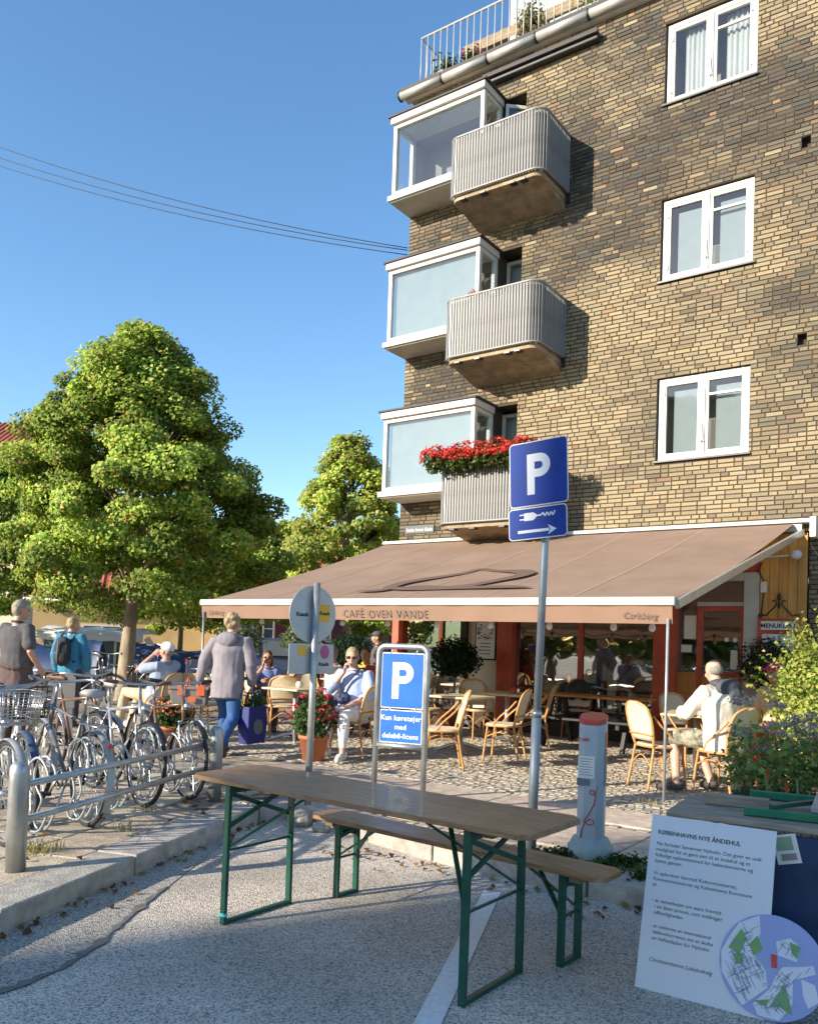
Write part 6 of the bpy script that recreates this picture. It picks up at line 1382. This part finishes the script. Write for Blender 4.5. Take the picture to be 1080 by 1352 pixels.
def head(mb, c, fwd, upv, k=1.):
    f = V(fwd).normalized(); u = V(upv); u = (u - f * u.dot(f)).normalized(); r = f.cross(u); Mx = Matrix((r, f, u)).transposed()
    def E(p, rad): mb.ell(V(c) + Mx @ (V(p) * k), [q * k for q in rad], 16, 12, Mx)
    E((0, -.012, .025), (.076, .094, .088)); E((0, .018, -.035), (.062, .072, .080)); E((0, .040, -.085), (.036, .036, .030)); E((0, .0, -.03), (.068, .07, .07))
    E((0, .096, -.020), (.014, .020, .022)); E((0, .088, .005), (.010, .014, .028)); E((0, .078, .030), (.05, .014, .012)); E((0, .085, -.060), (.024, .012, .010))
    for s in (-1, 1): E((s * .040, .062, -.030), (.022, .022, .022)); E((s * .076, -.008, -.010), (.010, .020, .032))
    return Mx
def face_parts(par, c, Mx, k=1., glasses=False):
    for s in (-1, 1):
        MB().ell(V(c) + Mx @ V((s * .030 * k, .078 * k, .008 * k)), (.011 * k, .008 * k, .007 * k), 8, 6, Mx).build('eye', 'ink', par)
    MB().ell(V(c) + Mx @ V((0, .094 * k, -.061 * k)), (.020 * k, .006 * k, .0035 * k), 8, 5, Mx).build('mouth', 'lip', par)
    if glasses:
        g = MB()
        for s in (-1, 1): g.ell(V(c) + Mx @ V((s * .032 * k, .094 * k, .010 * k)), (.026 * k, .006 * k, .020 * k), 10, 6, Mx); g.tube([V(c) + Mx @ V((s * .056 * k, .088 * k, .015 * k)), V(c) + Mx @ V((s * .080 * k, .0, .012 * k))], .004, 5)
        g.build('sunglasses', 'glasses_dark', par)
mat('lip', (.30, .09, .07), .5, 0, .1); mat('glasses_dark', (.05, .018, .01), .15, 0, .1)
def hair(par, c, Mx, m, k=1., kind='short', seed=1, voxel=.008):
    b = MB(); C = V(c)
    def E(p, rad): b.ell(C + Mx @ (V(p) * k), [q * k for q in rad], 14, 10, Mx)
    if kind in ('short', 'long', 'curly', 'bun'):
        E((0, -.022, .042), (.082, .094, .086)); E((0, -.05, .0), (.078, .062, .08))
        if kind == 'curly':
            rr = random.Random(seed)
            for i in range(40):
                a = rr.uniform(0, 6.28); e = rr.uniform(-.5, 1.5); d = V((math.cos(a) * math.cos(e), math.sin(a) * math.cos(e) , math.sin(e)))
                if d.y > .55 and d.z < .6: continue
                E((d.x * .082, -.02 + d.y * .092, .03 + d.z * .088), (.026, .026, .024))
        if kind == 'long':
            E((0, -.07, -.06), (.078, .045, .10)); [E((s * .07, -.02, -.05), (.022, .05, .09)) for s in (-1, 1)]
        if kind == 'bun': E((0, -.115, .01), (.045, .04, .045)); [E((s * .070, -.01, .0), (.014, .05, .05)) for s in (-1, 1)]
    elif kind == 'bald': E((0, -.055, -.005), (.077, .058, .060))
    o = fuse(b, 'hair', m, par, voxel, .005, 42, 1, seed); return o
def person(label, loc, rz, J, sk='skin', hairm='hair_grey', hairk='short', shirt=None, sleeves='long', legs='trousers', legm=None, shoes=None, shirtm=None, vox=.010, bulk=1., k=1., glasses=False, grp=None, skirt=0, fat=1., hoodless=True, bodyvox=None, seed=1, female=0, hem=-.05, curl=(.5, .5), palms=None):
    """J: joint positions, local (x right, y forward, z up)"""
    g = lambda n: V(J[n]) * k
    up_ = (g('neck') - g('pelvis')).normalized(); sh = (g('shR') - g('shL')).normalized(); hp = (g('hipR') - g('hipL')).normalized()
    b = MB(); c = g('head'); Mx = head(b, c, J['look'], J.get('headup', (0, 0, 1)), k)
    nk = g('neck'); limb(b, [nk - up_ * .05 * k, nk, c + Mx @ V((0, -.015, -.05)) * k], [.062 * k, .056 * k, .054 * k])
    pv_ = g('pelvis'); ch = g('chest'); wa = pv_.lerp(ch, .45)
    def torso(mb, e=0., lo=None):
        dd = lambda x: (x + e) * k * fat
        pts = [pv_ - up_ * .07 * k if lo is None else pv_ + up_ * lo * k, pv_, wa, ch, nk - up_ * .10 * k, nk - up_ * .035 * k]
        wid = [.155 + .012 * female, .165 + .015 * female, .148 - .012 * female, .172 - .012 * female, .165 - .01 * female, .085]; dep = [.112, .122, .108, .122, .098, .065]
        mb.tube(pts, [dd(x) for x in wid], 18, ry=[dd(x) for x in dep], side=sh)
    torso(b, -.012)
    for s in 'LR':
        S, E_, W_ = g('sh' + s), g('el' + s), g('wr' + s)
        limb(b, [S, S.lerp(E_, .5), E_, E_.lerp(W_, .4), W_], [.050 * k, .046 * k, .038 * k, .038 * k, .026 * k]); ii = 'LR'.index(s)
        pd = V((palms or {}).get(s, (1 if s == 'L' else -1, .3, 0))); hand(b, W_, J.get('hd' + s, W_ - E_), pd, curl[ii], k)
        Hh, Kk, A_, T_ = g('hip' + s), g('kn' + s), g('an' + s), g('toe' + s)
        limb(b, [Hh, Hh.lerp(Kk, .5), Kk, Kk.lerp(A_, .35), A_], [.082 * k, .072 * k, .054 * k, .054 * k, .036 * k]); limb(b, [A_ + V((0, 0, -.02)) * k, A_.lerp(T_, .6), T_], [.036 * k, .036 * k, .028 * k], 10)
    root = fuse(b, 'person', sk, None, bodyvox or max(.007, vox * .8), 0, smooth=1); root.location = loc; root.rotation_euler = (0, 0, rz)
    tag(root, label, 'person', grp); face_parts(root, c, Mx, k, glasses)
    if hairk: hair(root, c, Mx, hairm, k, hairk, seed, max(.008, vox * .8))
    if shirt:
        b = MB(); torso(b, .018 * bulk, hem); e = .014 * bulk
        for s in 'LR':
            S, E_, W_ = g('sh' + s), g('el' + s), g('wr' + s); inn = S.lerp(nk - up_ * .12 * k, .5); f = 1 if sleeves == 'long' else .62
            if sleeves == 'long': limb(b, [inn, S, S.lerp(E_, .5), E_, E_.lerp(W_, .5), E_.lerp(W_, .90)], [(.07 + e) * k, (.058 + e) * k, (.050 + e) * k, (.046 + e) * k, (.042 + e) * k, (.034 + e) * k])
            elif sleeves == 'rolled': limb(b, [inn, S, S.lerp(E_, .5), E_, E_.lerp(W_, .3)], [(.07 + e) * k, (.058 + e) * k, (.050 + e) * k, (.046 + e) * k, (.046 + e) * k])
            else: limb(b, [inn, S, S.lerp(E_, .45), S.lerp(E_, .72)], [(.068 + e) * k, (.056 + e) * k, (.052 + e) * k, (.054 + e) * k])
        fuse(b, shirt, shirtm, root, vox, .006 * bulk + .003, 7, 2, seed)
        cb_ = MB(); cb_.tube([nk + (sh * math.cos(a) * .066 + up_.cross(sh) * -math.sin(a) * .062 + up_ * (.008 + .01 * math.sin(a))) * k for a in [2 * PI * i / 16 for i in range(16)]], .013 * k, 6, True); cb_.build('collar', shirtm, root)
    if legm:
        b = MB(); dd = lambda x: x * k * fat
        b.tube([pv_ - up_ * .10 * k, pv_ - up_ * .03 * k, pv_ + up_ * .08 * k], [dd(.150), dd(.176), dd(.160)], 18, ry=[dd(.115), dd(.132), dd(.118)], side=hp)
        for s in 'LR':
            Hh, Kk, A_ = g('hip' + s), g('kn' + s), g('an' + s)
            if legs == 'shorts': limb(b, [Hh, Hh.lerp(Kk, .5), Kk.lerp(Hh, .08), Kk + (Kk - Hh).normalized() * .02], [.104 * k, .098 * k, .084 * k, .084 * k])
            else: limb(b, [Hh, Hh.lerp(Kk, .5), Kk, Kk.lerp(A_, .4), A_ + (Kk - A_).normalized() * (.03 if legs == 'trousers' else .09)], [.104 * k, .094 * k, .078 * k, .072 * k, (.066 if legs == 'trousers' else .046) * k])
        fuse(b, 'trousers' if legs != 'shorts' else 'shorts', legm, root, vox, .008, 9, 2, seed + 5)
    if shoes:
        for s in 'LR':
            A_, T_ = g('an' + s), g('toe' + s); b = MB(); f = (T_ - A_); f.z *= .3; f.normalize(); he = A_ - f * .05 * k + V((0, 0, -.045 * k))
            limb(b, [he, A_ + V((0, 0, -.03 * k)) + f * .03 * k, A_.lerp(T_, .6), T_], [.040 * k, .048 * k, .046 * k, .036 * k], 12); b.tube([he + V((0, 0, -.005)), he + V((0, 0, .06 * k))], .042 * k, 10)
            fuse(b, 'shoe', shoes, root, .009, 0, smooth=1)
    return root, Mx, c
def standing(**kw):
    J = dict(pelvis=(0, 0, .95), chest=(0, 0, 1.28), neck=(0, -.01, 1.475), head=(0, .02, 1.625), look=(0, 1, 0), shL=(-.185, -.01, 1.41), shR=(.185, -.01, 1.41), elL=(-.25, -.03, 1.13), elR=(.25, -.03, 1.13), wrL=(-.26, .04, .89), wrR=(.26, .04, .89), hipL=(-.09, 0, .91), hipR=(.09, 0, .91), knL=(-.10, .02, .50), knR=(.10, .02, .50), anL=(-.11, -.02, .085), anR=(.11, -.02, .085), toeL=(-.14, .15, .035), toeR=(.14, .15, .035)); J.update(kw); return J
def sitting(**kw):
    J = dict(pelvis=(0, -.02, .56), chest=(0, -.04, .88), neck=(0, -.02, 1.08), head=(0, .03, 1.225), look=(0, 1, 0), shL=(-.18, -.03, 1.01), shR=(.18, -.03, 1.01), elL=(-.25, .03, .75), elR=(.25, .03, .75), wrL=(-.15, .25, .66), wrR=(.15, .25, .66), hipL=(-.09, .02, .55), hipR=(.09, .02, .55), knL=(-.12, .43, .53), knR=(.12, .43, .53), anL=(-.12, .40, .085), anR=(.12, .40, .085), toeL=(-.14, .57, .035), toeR=(.14, .57, .035)); J.update(kw); return J
for n, c, r in (('tee_grey', (.085, .08, .085), .9), ('wrap_brown', (.10, .065, .06), .9), ('jacket_blue', (.035, .20, .32), .8), ('pants_dark', (.065, .055, .07), .9), ('tee_blue', (.30, .36, .47), .9), ('beige', (.55, .44, .29), .9), ('jacket_grey', (.24, .215, .235), .85), ('jeans', (.035, .10, .26), .9), ('shirt_pale', (.42, .50, .72), .85), ('white_cloth', (.74, .70, .66), .85), ('hood_cream', (.66, .61, .50), .85), ('lining', (.07, .075, .085), .8), ('shirt_blue', (.16, .24, .52), .85), ('shirt_yellow', (.55, .45, .05), .85), ('shirt_red', (.50, .05, .03), .85), ('cap_pink', (.65, .04, .14), .8), ('shoe_dark', (.06, .05, .045), .7), ('shoe_white', (.70, .67, .60), .7), ('bag_navy', (.012, .018, .07), .6), ('bag_blue', (.012, .02, .16), .6), ('crate', (.20, .18, .165), .6), ('crate_orange', (.62, .12, .04), .5), ('pack_black', (.025, .028, .032), .8), ('pack_grey', (.14, .15, .16), .8), ('cap_white', (.75, .73, .72), .8)): mat(n, c, r, 0, .16, 7, .25, 90)
m = mat('camo', (.46, .42, .30), .9, 0, 0, 16, c2=(.02, .025, .015))
def tow(deg): return R(deg)   # heading: 0 = away from the viewer, 90 = to the left
# walking man with crate and bag
wp = gnd(297, 1000)
wk, Mx, hc = person('white-haired man in a grey jacket and jeans walking away with a crate and a bag', wp, tow(-8), standing(pelvis=(0, 0, .93), chest=(0, .03, 1.25), neck=(0, .07, 1.44), head=(-.005, .12, 1.59), look=(.1, 1, -.05), shL=(-.20, .05, 1.37), shR=(.20, .05, 1.37), elL=(-.30, -.02, 1.12), elR=(.29, .0, 1.10), wrL=(-.36, .02, .90), wrR=(.27, .08, .86), hipL=(-.09, .0, .89), hipR=(.09, 0, .89), knL=(-.10, .22, .52), anL=(-.11, .20, .09), toeL=(-.12, .38, .04), knR=(.10, -.05, .48), anR=(.10, -.42, .22), toeR=(.11, -.34, .07)), hairm='hair_blond', hairk='curly', shirt='jacket', shirtm='jacket_grey', legm='jeans', shoes='shoe_dark', bulk=1.7, k=1.0, hem=-.24, fat=1.04, vox=.011, seed=3, curl=(1.2, 1.2), palms=dict(L=(1, 0, 0), R=(-1, 0, 0)))
hd_ = MB()   # folded hood on the shoulders
hd_.ell((0, -.075, 1.40), (.13, .06, .09)); hd_.ell((0, -.02, 1.45), (.12, .08, .045)); fuse(hd_, 'hood', 'jacket_grey', wk, .011, .008, 12, 2, 4)
WM = Matrix.Translation(wp) @ Matrix.Rotation(tow(-8), 4, 'Z')
ct = thing('crate', 'grey plastic crate with orange clips carried by the walking man', 'crate', mtx=WM @ Matrix.Translation((-.47, .02, .60)) @ Matrix.Rotation(R(14), 4, 'Z'))
b = MB(); b.add([(x * s, y * s, z) for z, s in ((0, .90), (.20, 1)) for x, y in ((-.22, -.15), (.22, -.15), (.22, .15), (-.22, .15))], [(0, 3, 2, 1), (0, 1, 5, 4), (1, 2, 6, 5), (2, 3, 7, 6), (3, 0, 4, 7)]); b.build('tub', 'crate', ct, .01); bx('rim', 'crate', ct, -.235, .235, -.165, .165, .19, .225, .008)
for y in (-.168, .155): bx('clip', 'crate_orange', ct, -.12, -.03, y, y + .013, .12, .24, .004); bx('clip', 'crate_orange', ct, .10, .19, y, y + .013, .12, .24, .004)
for x in (-.24, .227): bx('clip', 'crate_orange', ct, x, x + .013, -.07, .07, .12, .24, .004)
bx('label_patch', 'crate_orange', ct, .0, .09, -.172, -.168, .05, .11); MB().tube(catmull([(-.02, -.15, .22), (-.02, -.08, .31), (-.02, .08, .31), (-.02, .15, .22)]), .012, 7).build('handle', 'crate_orange', ct)
bgx = thing('shopping_bag', 'shiny blue shopping bag with greens carried by the walking man', 'bag', mtx=WM @ Matrix.Translation((.29, .10, .17)) @ Matrix.Rotation(R(70), 4, 'Z'))
b = MB(); b.add([(x * s, y * s, z) for z, s in ((0, .92), (.2, 1.04), (.44, .98)) for x, y in ((-.17, -.08), (.17, -.08), (.17, .08), (-.17, .08))], [(3, 2, 1, 0)] + [(k * 4 + i, k * 4 + (i + 1) % 4, k * 4 + 4 + (i + 1) % 4, k * 4 + 4 + i) for k in range(2) for i in range(4)]); b.build('sack', 'bag_blue', bgx, .01)
for y in (-.07, .07): MB().tube(catmull([(-.08, y, .42), (-.05, y * .6, .60), (0, y * .2, .67), (.05, y * .6, .60), (.08, y, .42)]), .008, 6).build('handle', 'bag_navy', bgx)
MB().add([(.09 * math.cos(i * PI / 10), -.0885, .2 + .09 * math.sin(i * PI / 10)) for i in range(20)], [tuple(range(20))]).build('emblem', 'pack_grey', bgx)
np.random.seed(5); q = np.random.normal(size=(160, 3)) * np.array([.07, .035, .05]) + np.array([0, 0, .47]); link('greens', leaf_mesh('greens', q, np.random.normal(size=(160, 3)), .06, ramp_cols(160, [(.07, .16, .03), (.12, .22, .05)])), 'leaf', bgx)['kind'] = 'stuff'
# man in the grey shirt
gp_ = atd(18, 960, 10.3); gp_.z = .12
gm, _, _ = person('grey-haired man in a dark grey t-shirt standing behind the bicycles', gp_, tow(-25), standing(elL=(-.27, .0, 1.14), elR=(.28, -.05, 1.13), wrR=(.27, .10, .95), head=(.01, .03, 1.625), look=(.35, 1, -.05)), shirt='shirt', shirtm='tee_grey', sleeves='short', legm='wrap_brown', shoes='shoe_dark', hairm='hair_grey', bulk=1.6, fat=1.14, k=1.03, hem=-.02, vox=.011, seed=6)
b = MB(); b.tube([(0, 0, .62), (0, 0, .78), (0, .0, .95), (0, 0, 1.06)], [.21, .225, .205, .185], 20, ry=[.16, .175, .155, .145]); b.tube([(.19 * math.cos(a), .155 * math.sin(a), .99 + .02 * math.sin(a * 2)) for a in [2 * PI * i / 20 for i in range(20)]], .035, 8, True); fuse(b, 'tied_jacket', 'wrap_brown', gm, .012, .014, 9, 2, 9)
# man with the backpack
bp_ = atd(90, 940, 12.6); bp_.z = .12
bm_, _, _ = person('man in a blue jacket with a black backpack standing on the square', bp_, tow(-12), standing(head=(.01, .03, 1.61), look=(.4, 1, -.1), elL=(-.27, -.02, 1.12), wrL=(-.27, .06, .88), elR=(.29, -.03, 1.12), wrR=(.25, .09, .90)), shirt='jacket', shirtm='jacket_blue', legm='pants_dark', shoes='shoe_dark', hairm='hair_blond', bulk=1.8, k=.955, hem=-.14, vox=.012, seed=8)
bk = thing('backpack', 'black backpack with grey straps on the man in the blue jacket', 'backpack', mtx=Matrix.Translation(bp_) @ Matrix.Rotation(tow(-12), 4, 'Z'))
b = MB(); b.ell((0, -.21, 1.13), (.135, .10, .22)); b.ell((0, -.26, 1.04), (.11, .07, .12)); b.ell((0, -.20, 1.28), (.11, .08, .08)); fuse(b, 'pack_body', 'pack_black', bk, .011, .006, 14, 1)
b = MB(); 
for s in (-1, 1): b.tube(catmull([(s * .10, -.16, 1.28), (s * .115, -.02, 1.405), (s * .12, .12, 1.30), (s * .13, .12, 1.10), (s * .13, -.12, .98)]), .014, 6, ry=.02)
b.build('strap', 'pack_black', bk); b = MB(); b.tube([(0, -.315, 1.30), (0, -.335, 1.10), (0, -.33, .96)], .012, 6); b.tube([(-.09, -.27, 1.12), (0, -.325, 1.10), (.09, -.27, 1.12)], .008, 6); b.build('buckle_strap', 'pack_grey', bk)
# seated man in a white cap
sp2 = cch.location.copy(); sp2.z = .12
cm, Mx, hc = person('man in a white cap and pale blue t-shirt leaning back on a chair', sp2, tow(62), sitting(pelvis=(0, .04, .54), chest=(0, -.08, .86), neck=(0, -.12, 1.06), head=(0, -.12, 1.21), look=(-.1, 1, .25), shL=(-.18, -.13, .99), shR=(.18, -.13, .99), elL=(-.26, .16, .93), wrL=(-.11, .02, 1.14), elR=(.28, .14, .96), wrR=(.12, .02, 1.17), knL=(-.15, .48, .60), knR=(.14, .50, .56), anL=(-.14, .62, .12), anR=(.14, .66, .12), toeL=(-.16, .80, .10), toeR=(.16, .84, .1)), shirt='shirt', shirtm='tee_blue', sleeves='short', legm='beige', shoes='shoe_white', hairk='bald', bulk=1.3, fat=1.1, vox=.011, seed=11, curl=(.9, .9), palms=dict(L=(1, 0, 0), R=(-1, 0, 0)))
b = MB(); E = lambda p, r: b.ell(hc + Mx @ V(p), r, 16, 10, Mx); E((0, -.012, .055), (.088, .104, .075)); E((0, .10, .052), (.068, .075, .011)); fuse(b, 'cap', 'cap_white', cm, .008, .002, 20, 1)
# woman with sunglasses
wpn = wch.location.copy(); wpn.z = .12
wm, Mx, hc = person('woman in a pale blue shirt and white trousers seated with hand at her chin', wpn, R(180 - 22), sitting(look=(-.35, 1, -.15), head=(.0, .05, 1.23), elR=(.24, .16, .82), wrR=(.045, .165, 1.055), hdR=(-.3, .1, .9), elL=(-.25, .06, .76), wrL=(-.09, .28, .66), knL=(-.10, .42, .535), knR=(.12, .42, .535), anL=(-.10, .44, .095), anR=(.20, .30, .095), toeL=(-.12, .61, .04), toeR=(.24, .47, .04)), sk='skin_pale', hairm='hair_blond', hairk='bun', shirt='shirt', shirtm='shirt_pale', sleeves='rolled', legm='white_cloth', legs='slim', shoes='shoe_white', bulk=1.7, glasses=True, female=1, hem=-.12, vox=.010, seed=14, curl=(.5, 1.1), palms=dict(L=(0, 0, -1), R=(-1, 0, 0)))
hb3 = thing('crossbody_bag', 'small dark crossbody bag on the lap of the seated woman', 'bag', mtx=Matrix.Translation(wpn) @ Matrix.Rotation(R(180 - 22), 4, 'Z'))
b = MB(); b.ell((.05, .20, .74), (.12, .045, .075)); b.ell((.05, .21, .71), (.11, .05, .05)); fuse(b, 'pouch', 'bag_navy', hb3, .009, .004, 14, 1); MB().tube(catmull([(.10, .17, .80), (.02, .145, .90), (-.07, .125, 1.01), (-.115, .06, 1.09), (-.12, -.06, 1.08), (-.05, -.16, .95), (.12, -.16, .78), (.17, .02, .72), (.14, .17, .76)], 5), .010, 6, ry=.016).build('strap', 'bag_navy', hb3)
# hooded man seated with his back to the street
hp2 = mch.location.copy(); hp2.z = .12
hm, Mx, hc = person('bald man in a cream hooded jacket and camouflage shorts seated facing the cafe', hp2, tow(26), sitting(pelvis=(0, .0, .56), chest=(0, .02, .90), neck=(0, .10, 1.10), head=(.02, .17, 1.24), look=(.25, 1, -.3), shL=(-.20, .06, 1.02), shR=(.20, .06, 1.02), elL=(-.31, .22, .80), elR=(.30, .20, .80), wrL=(-.14, .42, .80), wrR=(.12, .42, .80), knL=(-.30, .36, .54), knR=(.06, .42, .53), anL=(-.34, .28, .095), anR=(.06, .20, .095), toeL=(-.46, .40, .04), toeR=(.10, .36, .04)), sk='skin_pale', hairm='hair_grey', hairk='bald', shirt='jacket', shirtm='hood_cream', legm='camo', legs='shorts', shoes='shoe_dark', bulk=2.3, fat=1.12, hem=-.12, vox=.011, seed=17)
b = MB(); b.ell((.02, -.05, 1.08), (.17, .07, .10)); b.ell((.05, -.11, .98), (.10, .045, .10)); b.ell((0, .04, 1.12), (.13, .09, .05)); fuse(b, 'hood', 'lining', hm, .011, .012, 12, 2, 4)
# companion with a pink cap
pk = gnd(1022, 1030); cm2, Mx, hc = person('person with a pink cap half hidden behind the hooded man', pk, tow(120), sitting(look=(.2, 1, -.1), knL=(-.10, .40, .53)), hairm='hair_blond', hairk='long', shirt='shirt', shirtm='beige', sleeves='short', legm='shirt_red', shoes='shoe_white', vox=.013, seed=19, female=1)
b = MB(); E = lambda p, r: b.ell(hc + Mx @ V(p), r, 14, 8, Mx); E((0, -.012, .055), (.090, .106, .075)); E((0, .10, .052), (.068, .075, .011)); fuse(b, 'cap', 'cap_pink', cm2, .010, .002, 20, 1)
# guests at the far tables
def guest(px, py, d, rz, label, **kw):
    p = atd(px, py, d); p.z = .12; return person(label, p, R(rz), kw.pop('J'), vox=.015, bodyvox=.011, **kw)
guest(352, 900, 13.2, 190, 'woman with sunglasses and brown hair in a blue shirt at a far table', J=sitting(pelvis=(0, -.02, .50), chest=(0, .02, .80), neck=(0, .06, .98), head=(0, .10, 1.12), shL=(-.17, .05, .91), shR=(.17, .05, .91), elR=(.20, .28, .78), wrR=(.07, .22, .98), hdR=(-.2, -.1, .9), elL=(-.22, .2, .72), wrL=(-.05, .34, .76)), hairm='hair_brown', hairk='long', shirt='shirt', shirtm='shirt_blue', sleeves='rolled', legm='pants_dark', shoes='shoe_dark', glasses=True, female=1, seed=21)
guest(438, 900, 12.4, 120, 'person in a white shirt raising both hands to the face behind the seated woman', J=sitting(elL=(-.27, .25, .98), wrL=(-.10, .14, 1.20), elR=(.27, .25, .98), wrR=(.10, .14, 1.20)), hairm='hair_grey', hairk='short', shirt='shirt', shirtm='white_cloth', sleeves='short', legm='pants_dark', shoes='shoe_dark', seed=22, curl=(1.2, 1.2))
guest(482, 900, 13.2, 170, 'guest in a yellow top behind the seated woman', J=sitting(), hairm='hair_brown', hairk='short', shirt='shirt', shirtm='shirt_yellow', sleeves='short', legm='pants_dark', shoes='shoe_dark', seed=23)
guest(499, 900, 12.8, 230, 'guest in a red shirt half hidden by the parking frame', J=sitting(), hairm='hair_grey', hairk='bald', shirt='shirt', shirtm='shirt_red', sleeves='short', legm='pants_dark', shoes='shoe_dark', seed=24)
g9, Mx, hc = guest(497, 900, 15.2, 100, 'man in a dark cap standing behind the far guests', J=standing(), hairm='hair_brown', hairk='short', shirt='shirt', shirtm='tee_grey', sleeves='short', legm='pants_dark', shoes='shoe_dark', seed=25, k=.93)
b = MB(); E = lambda p, r: b.ell(hc + Mx @ V(p), r, 14, 8, Mx); E((0, -.012, .055), (.090, .106, .07)); E((0, .10, .050), (.066, .07, .011)); fuse(b, 'cap', 'tee_grey', g9, .011, 0, smooth=1)
# small black dog lying by the tables
dg_ = gnd(236, 948); b = MB(); limb(b, [(-.22, 0, .30), (0, 0, .33), (.22, 0, .36)], [.12, .13, .14], 14); limb(b, [(.25, 0, .42), (.36, 0, .58)], [.09, .07]); b.ell((.42, 0, .62), (.10, .07, .075)); limb(b, [(.48, 0, .60), (.56, 0, .57)], [.045, .03])
for s in (-1, 1): limb(b, [(.40, s * .05, .68), (.37, s * .075, .60)], [.025, .03]); limb(b, [(.22, s * .07, .32), (.23, s * .07, .16), (.24, s * .07, .03)], [.05, .035, .032]); limb(b, [(-.22, s * .07, .30), (-.14, s * .08, .22), (-.28, s * .08, .13), (-.24, s * .08, .03)], [.075, .055, .034, .032])
limb(b, [(-.32, 0, .36), (-.42, 0, .46), (-.46, 0, .56)], [.03, .022, .014]); mat('fur_black', (.012, .011, .010), .8, 0, .3, 40, .5, 120); dgo = fuse(b, 'dog', 'fur_black', None, .012, .008, 30, 1); dgo.location = dg_; dgo.rotation_euler = (0, 0, R(150)); tag(dgo, 'black dog standing behind the man in the white cap', 'dog')
